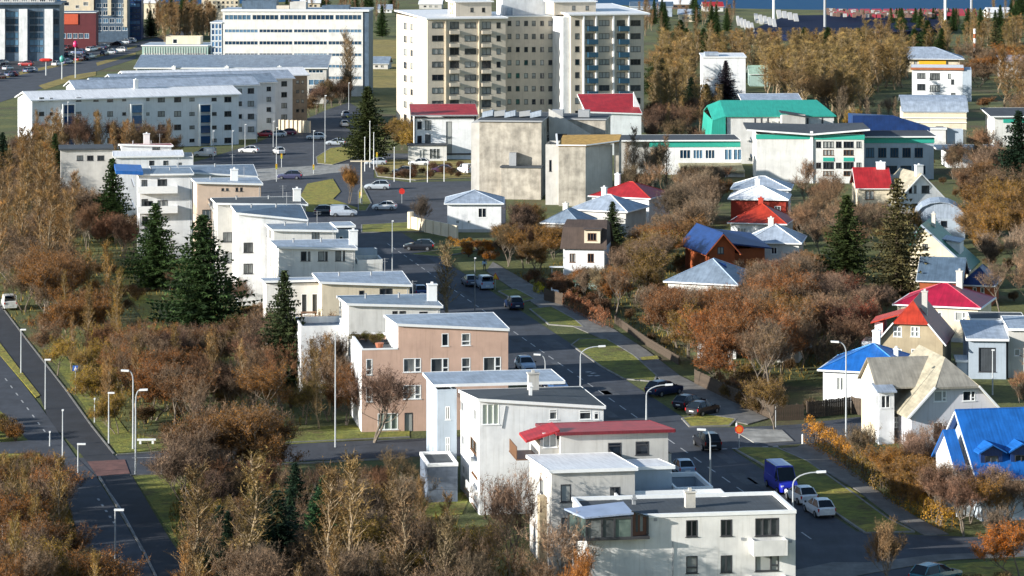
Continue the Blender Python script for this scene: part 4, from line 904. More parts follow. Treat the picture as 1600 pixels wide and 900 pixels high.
wd, h = b.uz(1504, 108); b.block(0, wd, 0, 13, 0, h, None, W_WHITE, b.wins([(1433, 114, 1446, 123, 'three'), (1453, 114, 1469, 125, 'four'), (1433, 131, 1446, 141, 'three'), (1453, 133, 1469, 143, 'four'), (1486, 124, 1491, 132), (1486, 145, 1493, 152), (1481, 115, 1486, 123)]), fm=M_FD); b.slab(-.3, wd+.3, -.4, 13.3, h+.3, h+.3, R_WHITE, fascia=wallmat('rust edge', (.36, .12, .05), .1), fh=.6)
mb = MB(); mb.box(wd+.01, 0.05, 0, wd+2.2, 12.5, h-.2); mb.build('shade_blue_end', W_BLUE, b.root)  # blue grey colour imitates shade on the end of the white block
b = Bld('row_house', 'cream house with curved pale blue ribbed roof', 'house', 1411, 226, -4)
wd, h = b.uz(1510, 172)
b.block(0, wd, 0, 11, 0, h, None, W_CREAM, b.wins([(1420, 196, 1432, 200, 'n3'), (1462, 197, 1474, 200, 'two')]), fm=M_FD)
mb = MB(); pts = [(-.4, h-.2), (.6, h+.7), (2.2, h+1.6), (4.5, h+2.3), (7.5, h+2.6)]
for (ya, za), (yb_, zb_) in zip(pts[:-1], pts[1:]): mb.prism([(-.4, ya, za), (wd+.4, ya, za), (wd+.4, yb_, zb_), (-.4, yb_, zb_)], .18)
mb.prism([(-.4, 7.5, h+2.6), (wd+.4, 7.5, h+2.6), (wd+.4, 11.4, h+1.2), (-.4, 11.4, h+1.2)], .18); mb.build('curved_roof', R_LIGHT, b.root)
for y in (175, 184, 191): zz = b.uz(1411, y)[1]; mb = MB(); mb.box(-.1, -.25, zz-.06, wd+.1, -.003, zz+.06); mb.build('ledge', M_TRIM, b.root)
xa, za = b.uz(1430, 202, -4); xb, _ = b.uz(1478, 202, -4); b.block(xa, xb, -4, -.26, 0, za, None, W_WARM); b.slab(xa-.2, xb+.2, -4.2, -.27, za+.2, za+.2, R_LIGHT); b.block(xb+.21, xb+3.6, -3, -.26, 0, za-.1, None, W_BLUE)
b = Bld('house', 'low white long building with small square windows beside the school', 'house', 1480, 262, 0)
wd, h = b.uz(1560, 234); b.block(0, wd, 0, 8, 0, h, None, W_WHITE, b.wins([(1512+k*10, 240, 1516+k*10, 244) for k in range(5)]), fm=M_FD); b.slab(-2, wd+.2, -.4, 8.2, h+.2, h+.3, R_SLATE)
b = Bld('house', 'white house with dark roof and green band at the right edge', 'house', 1554, 230, 3)
wd, h = b.uz(1625, 184); b.block(0, wd, 0, 9, 0, h, None, W_WARM, b.wins([(1573, 195, 1578, 206), (1590, 195, 1597, 204)]), fm=M_FD); mb = MB(); mb.box(1.8, -.12, h-1.0, wd, -.003, h-.2); mb.build('green_band', M_TEAL, b.root); b.slab(-1, wd+.3, -.6, 9.3, h+.4, h+1.4, R_DARK)
b = Bld('house', 'small pale pink roofed house in the wood at the right edge', 'house', 1566, 122, 0)
wd, h = b.uz(1620, 97); b.block(0, wd, 0, 8, 0, h, None, W_WARM, b.wins([(1575, 102, 1580, 107), (1590, 102, 1595, 107)])); b.slab(-.3, wd, -.3, 8.3, h+.2, h+1.5, roofmat('pinkish roof', (.55, .42, .38)))

# stadium
stadium = thing('stadium', 'stadium with white and red seating and dark stands near the water', 'stadium', G(1330, 50))
P0 = G(1330, 50)
def loc_(px, py, z=0): return tuple(G(px, py, z)-P0)
mb = MB()
navy = plain('dark stand', (.008, .016, .045), .9, spec=.1)
mb.prism([loc_(1165, 50, 2.5), loc_(1250, 56, 2), loc_(1345, 54, 2), loc_(1480, 44, 2), loc_(1460, 22, 3), loc_(1230, 24, 3)], 2); mb.build('bowl', navy, stadium)
random.seed(3)
whs = plain('white seats', (.45, .44, .42), .6); reds = plain('red seats', (.36, .04, .06), .6)
for px0, py0, px1, py1, n, mt, nm in ((1152, 24, 1180, 38, 5, whs, 'white_stand'), (1180, 20, 1215, 30, 5, whs, 'white_stand'), (1215, 14, 1250, 22, 4, whs, 'white_stand'), (1310, 6, 1530, 4, 12, reds, 'red_stand')):
    for i in range(n):
        x = px0+(px1-px0)*i/n; y = py0+(py1-py0)*i/n; wpx = abs(px1-px0)/n*.8
        if nm == 'red_stand': x = px0+(px1-px0)*i/n; y = 9
        mb = MB(); hz = 1.6 if nm == 'red_stand' else 2.4; a = loc_(x, y+12, 3); c = loc_(x+wpx, y+12, 3); mb.prism([a, c, (c[0], c[1]+6, 3+hz), (a[0], a[1]+6, 3+hz)], 1); mb.build(nm, mt, stadium)
    if nm == 'red_stand':
        pass
mb = MB()
for i in range(150):
    t = random.random(); x = 1290+t*190; y = 19+4*math.sin(t*3.1)+random.uniform(-2, 6); p = loc_(x, y, 4); mb.box(p[0]-.7, p[1]-.4, p[2], p[0]+.7, p[1]+.4, p[2]+1.3, random.choice((0, 1, 2, 2, 2, 2)))
tag(mb.build('spectator_seats', [whs, reds, plain('brown seats', (.2, .12, .09))], stadium), kind='stuff')
for i, (x, yb, yt) in enumerate(((1209, 47, -14), (1289, 52, -14), (1477, 42, -14), (1518, 38, -14))):
    p = G(x, yb); o = thing('floodlight_mast', ['tall white floodlight mast at the left end of the stadium', 'paired floodlight mast at the middle of the stadium', 'white floodlight mast right of the stadium seats', 'thin grey floodlight mast farthest right by the stadium'][i], 'mast', p)
    mb = MB(); mb.tube([(0, 0, 0), (0, 0, 28), (0, 0, 42)], [.55, .45, .35], 8); mb.build('pole', M_TRIM if i in (0, 2) else M_TRIMG, o); mb = MB(); mb.box(-2.5, -.3, 40, 2.5, .3, 43.5); mb.build('lamp_head', M_TRIMG, o)
p = G(1523, 90); o = thing('chimney_stack', 'slim white banded chimney mast standing in the right hand wood', 'mast', p)
for k in range(6): mb = MB(); mb.bar((0, 0, k*1.5), (0, 0, k*1.5+1.5), .4, sides=8); mb.build('band', M_TRIM if k % 2 else wallmat('rust edge', (.36, .12, .05), .1), o)

# far sheds and houses near the shore
far = [(985, 26, 1050, 8, 'wide pale blue roofed hall behind the right wing of the tower', R_LIGHT, R_SLATE), (590, 20, 612, 12, 'small white house by the shore left of the tower', W_WHITE, R_LIGHT), (470, 14, 500, 2, 'cream house above the long office roof', W_CREAM, R_WHITE),
       (1060, 34, 1090, 20, 'cream shed among the far trees right of the tower', W_CREAM, R_LIGHT), (1545, 28, 1580, 17, 'small white hall right of the red seats', W_WHITE, R_WHITE), (225, 30, 245, 2, 'slim white gate pavilion beside the dark blue glass office', W_CREAM, R_WHITE),
       (570, 108, 606, 97, 'low grey shed in the yellow field left of the tower', W_GREY, R_MID), (655, 14, 690, 4, 'white roofed shore warehouse just left of the tower penthouse', W_GREY, R_WHITE), (1030, 14, 1080, 4, 'long brown shore warehouse beyond the pale blue hall', W_BROWN, R_WHITE), (1100, 18, 1130, 8, 'red roofed shore house beyond the bare wood', W_WARM, R_RED)]
for x0_, yb, x1_, yt, lab, wm, rm in far:
    b = Bld('far_house', lab, 'house', x0_, yb, random.uniform(-6, 6)); wd, h = b.uz(x1_, yt+2)
    b.block(0, wd, 0, 8, 0, h, None, wm, [(wd*.2+k*wd*.25, h*.35, wd*.12, h*.3) for k in range(3)], fm=M_FD); b.gable(0, wd, 0, 8, h, h+1.6, 'x', rm)
# ---------------------------------------------------------------- detached houses on the right
def hiphouse(label, px, base, pxr, eave, apex, yaw, d, wallm, roofm, wins=(), lw=(), chim=None, capm=None, ridge=None, over=.45, rw=(), name='house', cm=M_CHIM, fm=M_FW, plinth=True):
    b = Bld(name, label, 'house', px, base, yaw)
    wd, h = b.uz(pxr, eave)
    zr = b.uz((px+pxr)/2, apex, d/2)[1]
    b.block(0, wd, 0, d, 0, h, None, wallm, b.wins(wins), b.lwins(lw), fm=fm, right=rw)
    b.hip(0, wd, 0, d, h+.03, zr, roofm, over, ridge, capm=capm)
    if plinth:
        mb = MB(); mb.box(-.06, -.06, 0, wd+.06, -.003, .5); mb.build('plinth', W_GREY, b.root)
    if chim:
        u_ = b.uz(chim[0], chim[1], d/2)[0]; zt_ = b.uz(chim[0], chim[2], d/2)[1]; b.chimney(u_, d/2+.6, zr-1.4, zt_, .75, .65, cm)
    return b, wd, h, zr
LCAP = plain('light roof ridge', (.45, .55, .68), .5)
hiphouse('white bungalow with pale blue hip roof beside the concrete hall', 699, 363, 783, 318, 297, 0, 9, W_WHITE, R_LIGHT, [(747, 325, 760, 340, 'two'), (712, 344, 718, 350), (730, 344, 736, 350)])
hiphouse('white house with crimson hip roof and white chimney below the concrete hall', 925, 352, 1014, 310, 283, -24, 9, W_WHITE, R_RED, [(985, 317, 991, 328), (994, 316, 1000, 329)], chim=(963, 290, 273), capm=R_ORNG, cm=M_TRIM)
hiphouse('house with white and pale blue pyramid roof in front of the crimson one', 892, 366, 978, 331, 303, -24, 8.5, W_GREY, R_LIGHT, [], chim=(942, 306, 294), capm=M_TRIM, cm=M_TRIM)
hiphouse('small house with faded pale roof left of the pyramid roofed one', 850, 380, 905, 350, 325, -18, 7.5, W_GREY, R_MID, [], chim=(882, 330, 319), cm=M_CHIM)
b = Bld('house', 'old brown roofed house with white climber-covered front and large dormer', 'house', 880, 430, -8)
wd, h = b.uz(944, 388); zr = b.uz(910, 343, 4)[1]
b.block(0, wd, 0, 8.5, 0, h, None, W_WHITE, b.wins([(890, 396, 899, 410, 'two'), (918, 396, 928, 410, 'two')]), fm=M_FB)
mb = MB()
for P_ in ([(-.4, -.4, h), (wd+.4, -.4, h), (wd+.2, 1.4, zr-.8), (-.2, 1.4, zr-.8)], [(-.2, 1.4, zr-.8), (wd+.2, 1.4, zr-.8), (wd, 4.2, zr), (0, 4.2, zr)], [(0, 4.2, zr), (wd, 4.2, zr), (wd+.2, 7.2, zr-.8), (-.2, 7.2, zr-.8)], [(-.2, 7.2, zr-.8), (wd+.2, 7.2, zr-.8), (wd+.4, 8.9, h), (-.4, 8.9, h)]): mb.prism(P_, .15)
mb.poly([(-.05, 0, h), (-.05, 1.4, zr-.9), (-.05, 4.2, zr-.1), (-.05, 7.2, zr-.9), (-.05, 8.5, h)][::-1]); mb.poly([(wd+.05, 0, h), (wd+.05, 1.4, zr-.9), (wd+.05, 4.2, zr-.1), (wd+.05, 7.2, zr-.9), (wd+.05, 8.5, h)]); mb.build('mansard_roof', R_BROWN, b.root)
xa, za = b.uz(913, 359); xb, zb_ = b.uz(938, 380); b.block(xa, xb, -.1, 2.4, zb_, za, None, W_CREAM, b.wins([(918, 364, 932, 376, 'three')], -.1), fm=M_FB, name='dormer'); mb = MB(); mb.box(xa-.2, -.4, za, xb+.2, 2.6, za+.15); mb.build('dormer_roof', R_BROWN, b.root)
hiphouse('white house with pale blue hip roof at the foot of the school gable', 1146, 342, 1232, 296, 275, -8, 8, W_WHITE, R_LIGHT, [(1200, 300, 1208, 310)], capm=M_TRIM)
hiphouse('red walled house with white hip roof and white chimney', 1142, 352, 1228, 312, 290, -8, 8, W_RED, R_WHITE, [(1210, 322, 1220, 334, 'two')], chim=(1183, 300, 281), cm=M_TRIM)
hiphouse('house with orange red hip roof and brick chimney', 1142, 378, 1226, 350, 318, -14, 8, W_WHITE, R_ORNG, [(1152, 356, 1166, 367, 'three')], chim=(1188, 322, 311), cm=W_RED)
hiphouse('cream house with bright pale blue hip roof beside the orange brown gable', 1168, 416, 1248, 380, 350, -10, 8.5, W_WARM, R_LIGHT, [(1205, 386, 1214, 397, 'two')], chim=(1204, 352, 342), capm=M_TRIM)
b, wd, h, zr = hiphouse('low house with weathered grey hip roof above the rust coloured trees', 1044, 482, 1150, 445, 403, -22, 9.5, W_WARM, R_MID, [], capm=LCAP)
mb = MB(); mb.prism([(wd*.52, 3.5, zr-.75), (wd*.75, 3.5, zr-1.5), (wd*.7, 4.3, zr-.55), (wd*.53, 4.3, zr-.2)], .1); mb.build('skylight', R_NAVY, b.root)
# orange brown gable with navy roof
b = Bld('house', 'orange brown gabled house with swept navy roof', 'house', 1108, 436, 14)
wd, h = b.uz(1148, 388); zr = b.uz(1124, 366)[1]
b.block(0, wd, 0, 11, 0, h, None, W_ORANGE, b.wins([(1121, 386, 1131, 397, 'two')]), ridge=('y', zr), fm=M_FD); b.gable(0, wd, 0, 11, h, zr+.05, 'y', R_NAVY, over=.7, fascia=W_ORANGE)
b.block(wd+.003, wd+5.2, 2.5, 9.5, 0, h-.4, None, W_ORANGE, fm=M_FD); mb = MB(); mb.prism([(wd-.6, 1.9, h+.6), (wd+6, 1.9, h-.3), (wd+5.6, 9.9, h+.9), (wd-1.2, 9.9, zr-.2)], .2); mb.build('wing_roof', R_NAVY, b.root)
dish = thing('satellite_dish', 'round white satellite dish beside the orange brown gable', 'satellite dish', G(1099, 404, 0)+Vector((0, 0, 0)))
mb = MB(); mb.bar((0, 0, 0), (0, 0, 1.6), .05, sides=6); mb.build('pole', M_TRIMG, dish)
mb = MB(); n = 16; ring = [(.55*math.cos(2*math.pi*i/n), -.12, 1.75+.55*math.sin(2*math.pi*i/n)) for i in range(n)]
for i in range(n): mb.poly([(0, .06, 1.75), ring[i], ring[(i+1) % n]])
mb.build('dish', M_TRIM, dish)
# red roof + white gable
b = Bld('house', 'cream house with plain red roof and broad cream chimney below the school', 'house', 1340, 338, 0)
wd, h = b.uz(1390, 292); b.block(0, wd, 0, 8, 0, h, None, W_CREAM, b.wins([(1352, 298, 1366, 312, 'two')]), fm=M_FB); b.gable(0, wd, 0, 8, h, h+2.6, 'x', R_RED); b.chimney(b.uz(1376, 270, 4)[0], 4, h+2, h+3.6, 1.4, .8, M_TRIM)
b = Bld('house', 'white gabled house with beige roof slope and white chimney', 'house', 1400, 342, 14)
wd, h = b.uz(1478, 312); zr = b.uz(1437, 272)[1]
b.block(0, wd, 0, 9, 0, h, None, W_WHITE, b.wins([(1420, 290, 1425, 302), (1428, 290, 1432, 302), (1440, 290, 1452, 302, 'two'), (1425, 318, 1434, 330, 'two')]), ridge=('y', zr), fm=M_FD)
mb = MB(); xm = wd/2; sl = (zr-h)/xm
mb.prism([(-.4, -.4, h-.4*sl+.15), (xm, -.4, zr+.15), (xm, 9.4, zr+.15), (-.4, 9.4, h-.4*sl+.15)], .14); mb.build('roof', R_BEIGE, b.root)
mb = MB(); mb.prism([(xm, -.4, zr+.15), (wd+.4, -.4, h-.4*sl+.15), (wd+.4, 9.4, h-.4*sl+.15), (xm, 9.4, zr+.15)], .14); mb.build('roof', R_SLATE, b.root)
mb = MB(); mb.bar((-.4, -.42, h-.4*sl), (xm, -.42, zr), .11); mb.bar((xm, -.42, zr), (wd+.4, -.42, h-.4*sl), .11); mb.build('bargeboard', M_TRIM, b.root); b.chimney(xm, .9, zr-.8, zr+1.3, 1.2, .8, M_TRIM)
# domed pale blue roof
b = Bld('greenhouse_building', 'low building with rounded glossy pale blue roof below the white gable', 'house', 1430, 372, -6)
wd, h = b.uz(1508, 342)
b.block(0, wd, 0, 7, 0, h, None, W_BLUE, b.wins([(1448, 345, 1458, 355), (1470, 345, 1480, 355)]), fm=M_FD); mb = MB(); n = 8
for i in range(n):
    a0, a1 = math.pi*i/n, math.pi*(i+1)/n; xa, za = wd/2-wd/2*math.cos(a0), h+2.6*math.sin(a0); xb, zb_ = wd/2-wd/2*math.cos(a1), h+2.6*math.sin(a1); mb.prism([(xa, -.3, za), (xb, -.3, zb_), (xb, 7.3, zb_), (xa, 7.3, za)], .12)
mb.poly([(wd/2-wd/2*math.cos(math.pi*i/n), .01, h+2.5*math.sin(math.pi*i/n)) for i in range(n+1)]); mb.build('curved_roof', R_LIGHT, b.root)
# green roof cream gable
b = Bld('house', 'cream gabled house with bottle green and pale blue roof right of the tall spruces', 'house', 1422, 452, -16)
wd, h = b.uz(1512, 420); zr = b.uz(1440, 352)[1]; xm = b.uz(1440, 352)[0]
mb = MB(); fw_ = b.wins([(1441, 381, 1450, 391, 'two'), (1490, 408, 1498, 418)]); b.facade(mb, 0, 0, 0, [(0, 0), (wd, 0), (wd, h), (xm, zr), (0, h+2.6)], fw_, M_FD)
b.facade(mb, wd, 0, R(90), [(0, 0), (9, 0), (9, h), (0, h)], []); b.facade(mb, 0, 9, R(270), [(0, 0), (9, 0), (9, h+2.6), (0, h+2.6)], []); b.facade(mb, wd, 9, R(180), [(0, 0), (wd, 0), (wd, h+2.6), (wd-xm, zr), (0, h)], []); mb.build('wall', W_CREAM, b.root); b.foot(0, 0, wd, 9)
mb = MB(); mb.prism([(xm, -.5, zr+.15), (wd+.5, -.5, h-.1), (wd+.5, 9.5, h-.1), (xm, 9.5, zr+.15)], .16); mb.prism([(-.3, -.5, h+2.4), (xm, -.5, zr+.15), (xm, 9.5, zr+.15), (-.3, 9.5, h+2.4)], .16); mb.build('roof', R_DKGREEN, b.root)
mb = MB(); mb.bar((xm, -.52, zr+.1), (wd+.5, -.52, h-.15), .16); mb.build('bargeboard', R_LIGHT, b.root)
d0 = wd*.45; zd_ = h+(zr-h)*.42; b.block(d0, wd*.82, 2.5, 6.5, h, zd_+.9, None, W_WHITE, fm=M_FD, name='dormer'); mb = MB(); mb.prism([(d0-.9, 2.2, zd_+1.5), (wd*.84, 2.2, zd_+.9), (wd*.84, 6.8, zd_+.9), (d0-.9, 6.8, zd_+1.5)], .15); mb.build('dormer_roof', R_LIGHT, b.root); b.chimney(xm+.9, 5, zr-.8, zr+1.0, .5, .5)
# dark roofs
b = Bld('house', 'house with dark navy roof partly behind the tall spruces', 'house', 1437, 480, -14); wd, h = b.uz(1500, 438); b.block(0, wd, 0, 8, 0, h, None, W_ORANGE, fm=M_FB); b.gable(0, wd, 0, 8, h, h+2.2, 'x', R_SLATE)
b = Bld('house', 'ochre house with dark blue hip roof above the magenta roof', 'house', 1506, 476, -16); wd, h = b.uz(1550, 446); b.block(0, wd, 0, 7, 0, h, None, W_ORANGE, b.wins([(1520, 449, 1526, 458), (1532, 449, 1538, 458)])); b.hip(0, wd, 0, 7, h, h+2.0, R_NAVY)
# magenta hip
b, wd, h, zr = hiphouse('cream house with magenta hip roof and slim stone chimney', 1402, 530, 1528, 481, 442, -19, 9, W_CREAM, R_MAG, [(1492, 487, 1510, 501, 'side'), (1462, 487, 1472, 501, 'two')], chim=(1498, 448, 425), capm=roofmat('light magenta ridge', (.55, .10, .14)), cm=W_GREY)
# orange half hipped house, right slope darkened as shade
b = Bld('house', 'pebble-dashed house with orange red half-hipped gable and right slope coloured as shaded', 'house', 1374, 590, -14)
wd, h = b.uz(1473, 533); zr = b.uz(1422, 472, 1.5)[1]; zc = b.uz(1420, 504)[1]; xa = wd/2-1.75; xb = wd/2+1.75; h1 = h
sl = (zr-h)/(wd/2); xa = (zc-h)/sl; xb = wd-xa; yh = 2.2
mb = MB(); b.facade(mb, 0, 0, 0, [(0, 0), (wd, 0), (wd, h), (xb, zc), (xa, zc), (0, h)], b.wins([(1396, 510, 1409, 526, 'cross'), (1423, 510, 1437, 526, 'cross'), (1396, 545, 1409, 560, 'cross'), (1424, 545, 1440, 560, 'cross')]), M_TRIM)
b.facade(mb, wd, 0, R(90), [(0, 0), (9, 0), (9, h), (0, h)], []); b.facade(mb, 0, 9, R(270), [(0, 0), (9, 0), (9, h), (0, h)], []); b.facade(mb, wd, 9, R(180), [(0, 0), (wd, 0), (wd, h), (wd/2, zr), (0, h)], []); mb.build('wall', W_STONE, b.root); b.foot(0, 0, wd, 9)
e = .4
mb = MB(); mb.prism([(-e, -e, h-e*sl+.1), (xa-.1, -e, zc+.05), (wd/2, yh, zr+.1), (wd/2, 9.4, zr+.1), (-e, 9.4, h-e*sl+.1)], .15); mb.build('roof', R_ORNG, b.root)
mb = MB(); mb.prism([(wd+e, -e, h-e*sl+.1), (wd+e, 9.4, h-e*sl+.1), (wd/2, 9.4, zr+.1), (wd/2, yh, zr+.1), (xb+.1, -e, zc+.05)], .15); mb.build('roof', R_MAROON, b.root)  # darker red roof colour stands in for shade on this slope
mb = MB(); mb.prism([(xa-.15, -e, zc), (xb+.15, -e, zc), (wd/2, yh, zr+.12)], .15); mb.build('half_hip', R_ORNG, b.root)
mb = MB(); mb.bar((wd+e, -e, h-e*sl), (xb+.1, -e, zc-.02), .1); mb.bar((-e, -e, h-e*sl), (xa-.1, -e, zc-.02), .1); mb.build('bargeboard', M_TRIM, b.root)
b.chimney(wd/2+1.2, 2.8, zr-1.8, zr+1.0, .6, .6, W_GREY); b.block(-.9, -.003, 3, 7, 0, h+1.4, None, W_WHITE, name='dormer'); mb = MB(); mb.prism([(-1.3, 2.6, h+1.4), (wd*.36, 2.6, h+2.6), (wd*.36, 7.4, h+2.6), (-1.3, 7.4, h+1.4)], .15); mb.build('dormer_roof', R_ORNG, b.root)
b.block(-2.0, -.91, .5, 4, 0, h-.4, None, W_WHITE, name='side_annex')
# garages behind
b = Bld('garage', 'grey blue garage with pale sheet roof and a dark open doorway', 'garage', 1514, 592, -4)
wd, h = b.uz(1572, 532); b.block(0, wd, 0, 8, 0, h, None, W_BLUE, b.wins([(1529, 543, 1556, 581, 'plain', 'door', M_FD, R_DARK)])); b.slab(-.3, wd+.3, -.4, 8.3, h+.2, h+1.0, R_LIGHT)  # dark panel stands in for the shade inside the open doorway
b.block(wd+.31, wd+6.5, 1, 9, 0, h+.9, None, W_GREY, b.wins([(1585, 545, 1594, 556)], 1)); b.slab(wd+.32, wd+6.8, .7, 9.3, h+1.2, h+1.4, R_LIGHT); b.slab(1.0, wd+3, 9.5, 14, h+1.0, h+1.1, R_DARK, name='rear_roof'); b.block(1.2, wd+2.8, 9.6, 13.8, 0, h+.8, None, W_GREY)
b = Bld('shed', 'small pale blue shed beside the orange half-hipped house', 'shed', 1495, 590, -4); wd, h = b.uz(1515, 565); b.block(0, wd, 0, 2.5, 0, h, None, W_BLUE); b.slab(-.1, wd+.1, -.1, 2.6, h+.15, h+.3, R_WHITE)
# blue hip roof house
b, wd, h, zr = hiphouse('white house with bright blue hip roof and white chimney', 1286, 634, 1419, 584, 536, -18, 9, W_WHITE, R_BLUE, [(1307, 589, 1319, 610, 'two'), (1360, 592, 1374, 610, 'two')], chim=(1368, 545, 519), capm=roofmat('light blue ridge', (.10, .34, .72)), cm=M_TRIM)
b.chimney(wd*.78, 3.8, zr-1.9, zr-.4, .45, .45, M_TRIM)
# beige roofed white house
b = Bld('house', 'white gabled house with beige half-hipped roof and attic windows', 'house', 1424, 702, 10)
wd, h = b.uz(1562, 640); sl = None; zr = b.uz(1472, 560, 3.2)[1]; zc = b.uz(1490, 603)[1]; sl = (zr-h)/(wd/2); xa = (zc-h)/sl; xb = wd-xa; yh = 3.2
mb = MB(); b.facade(mb, 0, 0, 0, [(0, 0), (wd, 0), (wd, h), (xb, zc), (xa, zc), (0, h)], b.wins([(1459, 611, 1479, 628, 'side'), (1504, 611, 1524, 627, 'side'), (1458, 660, 1474, 680, 'two'), (1500, 660, 1516, 680, 'two')]), M_TRIM)
b.facade(mb, wd, 0, R(90), [(0, 0), (11, 0), (11, h), (0, h)], []); b.facade(mb, 0, 11, R(270), [(0, 0), (11, 0), (11, h), (0, h)], b.lwins([(1394, 652, 1405, 669, 'cross')])); b.facade(mb, wd, 11, R(180), [(0, 0), (wd, 0), (wd, h), (wd/2, zr), (0, h)], []); mb.build('wall', wallmat('shade tinted white render', (.62, .61, .64), .05), b.root); b.foot(0, 0, wd, 11)  # lilac tint puts the shade on the gable into the wall colour
mb = MB(); mb.prism([(-.5, -.5, h-.5*sl+.12), (xa-.1, -.5, zc+.05), (wd/2, yh, zr+.1), (wd/2, 11.4, zr+.1), (-.5, 11.4, h-.5*sl+.12)], .2); mb.build('roof', R_BEIGE, b.root)
mb = MB(); mb.prism([(wd+.5, -.5, h-.5*sl+.12), (wd+.5, 11.4, h-.5*sl+.12), (wd/2, 11.4, zr+.1), (wd/2, yh, zr+.1), (xb+.1, -.5, zc+.05)], .2); mb.build('roof', R_BEIGE, b.root)
mb = MB(); mb.prism([(xa-.15, -.5, zc), (xb+.15, -.5, zc), (wd/2, yh, zr+.12)], .2); mb.build('half_hip', roofmat('weathered grey beige roof', (.36, .33, .27)), b.root)
mb = MB(); mb.bar((wd+.5, -.5, h-.5*sl), (xb+.1, -.5, zc-.02), .13); mb.bar((-.5, -.5, h-.5*sl), (xa-.1, -.5, zc-.02), .13); mb.build('bargeboard', M_TRIM, b.root)
# left cross wing with glazed dormer
x0, zt_ = b.uz(1372, 600, 3.2); x1w, _ = b.uz(1402, 600, 3.2)
xa_, za_ = b.uz(1391, 604, 4.2); zrB = zr-.5; GB = roofmat('weathered grey beige roof', (.36, .33, .27))
b.block(x0+.3, -.51, 4.2, 9.8, 0, za_, None, W_CREAM, b.wins([(1397, 652, 1406, 668, 'cross')], 4.2), ridge=('x', zrB), name='side_wing')
mb = MB(); mb.box(xa_, 4.08, b.uz(1391, 628, 4.2)[1], -.52, 4.197, za_-.12); mb.build('cladding', R_BEIGE, b.root)
mb = MB(); mb.prism([(x0, 3.8, za_-.02), (wd*.47, 3.8, za_-.02), (wd*.47, 7, zrB+.18), (x0, 7, zrB+.18)], .16); mb.build('wing_roof', GB, b.root)
mb = MB(); mb.prism([(x0, 7, zrB+.18), (wd*.47, 7, zrB+.18), (wd*.47, 10.2, za_-.02), (x0, 10.2, za_-.02)], .16); mb.build('wing_roof', GB, b.root)
b.block(x0, xa_-.003, 2.9, 4.197, 0, zt_-.75, None, W_WHITE, [(x0+.2, zt_-2.3, .95, 1.25, 'two')], [(3.05, zt_-2.3, .9, 1.25, 'two')], name='bay')
mb = MB(); mb.prism([(x0-.25, 2.6, zt_-.65), (xa_+.2, 2.6, zt_-.65), (xa_+.2, 4.6, zt_-.1), (x0-.25, 4.6, zt_-.1)], .14); mb.build('bay_roof', R_LIGHT, b.root)
# blue roof with dormers, bottom right
b = Bld('house', 'house with broad bright blue dormered roof at the right edge', 'house', 1534, 815, 10)
wd = 16; h = b.uz(1535, 738)[1]; zr = b.uz(1560, 643, 4.5)[1]
b.block(0, wd, 0, 10, 0, h, None, W_BLUE, b.wins([(1522, 748, 1532, 778), (1538, 750, 1550, 780, 'two'), (1580, 748, 1596, 775, 'two')]), ridge=('x', zr-.2)); b.gable(0, wd, 0, 10, h, zr, 'x', R_BLUE, over=.7)  # blue grey wall colour carries the bluish shade below the eaves
b.block(-1.5, -.003, 2.2, 7.8, 0, h+.2, None, W_WHITE, ridge=('x', h+2.6), name='side_wing'); mb = MB(); mb.prism([(-1.8, 1.8, h), (-.71, 1.8, h), (-.71, 5, h+2.8), (-1.8, 5, h+2.8)], .18); mb.prism([(-1.8, 5, h+2.8), (-.71, 5, h+2.8), (-.71, 8.2, h), (-1.8, 8.2, h)], .18); mb.build('wing_roof', R_BLUE, b.root)
for px_ in (1553, 1600):
    u_, _ = b.uz(px_, 700); ze_ = h+(zr-h)*.12; zt_ = h+(zr-h)*.5
    b.block(u_-.95, u_+.95, .6, 3.2, h+.1, zt_-.35, None, R_NAVY, [(u_-.6, h+.45, 1.2, .8, 'two')], ridge=('y', zt_), name='dormer', fm=M_FD)  # navy dormer walls imitate dark blue shade
    mb = MB()
    for s_ in (-1, 1): mb.prism([(u_, .2, zt_+.15), (u_+s_*1.25, .2, zt_-.55), (u_+s_*1.25, 3.2, zt_-.55), (u_, 3.8, zt_+.15)][::(-1 if s_ > 0 else 1)], .12)
    mb.build('dormer_roof', R_BLUE, b.root)
b.chimney(wd*.6, 5, zr-.5, zr+1.2)
# small buildings among the trees
b = Bld('shed', 'small red roofed shed almost hidden among bare trees', 'shed', 1214, 566, -12); wd, h = b.uz(1248, 536); b.block(0, wd, 0, 4, 0, h, None, W_GREY, [(1, 1, .8, .9)]); b.gable(0, wd, 0, 4, h, h+1.2, 'x', R_MAROON)
b = Bld('shed', 'small white shed with pale roof behind the red roofed one', 'shed', 1240, 548, -12); wd, h = b.uz(1266, 523); b.block(0, wd, 0, 3, 0, h, None, W_BLUE); b.slab(-.2, wd+.2, -.2, 3.2, h+.15, h+.5, R_LIGHT)
b = Bld('house', 'white walled cottage half hidden behind the line of pale trunks', 'house', 1090, 560, -6); wd, h = b.uz(1150, 528); b.block(0, wd, 0, 6, 0, h, None, W_WHITE, b.wins([(1105, 540, 1112, 550), (1130, 540, 1137, 550)])); b.gable(0, wd, 0, 6, h, h+1.5, 'x', R_MID)
b = Bld('shed', 'flat sea green roofed shed beside the street trees', 'shed', 898, 452, -4); wd, h = b.uz(950, 441); b.block(0, wd, 0, 3, 0, h, None, W_TILE); mb = MB(); mb.box(-.2, -.2, h, wd+.2, 3.2, h+.25); mb.build('roof', R_GREEN, b.root)
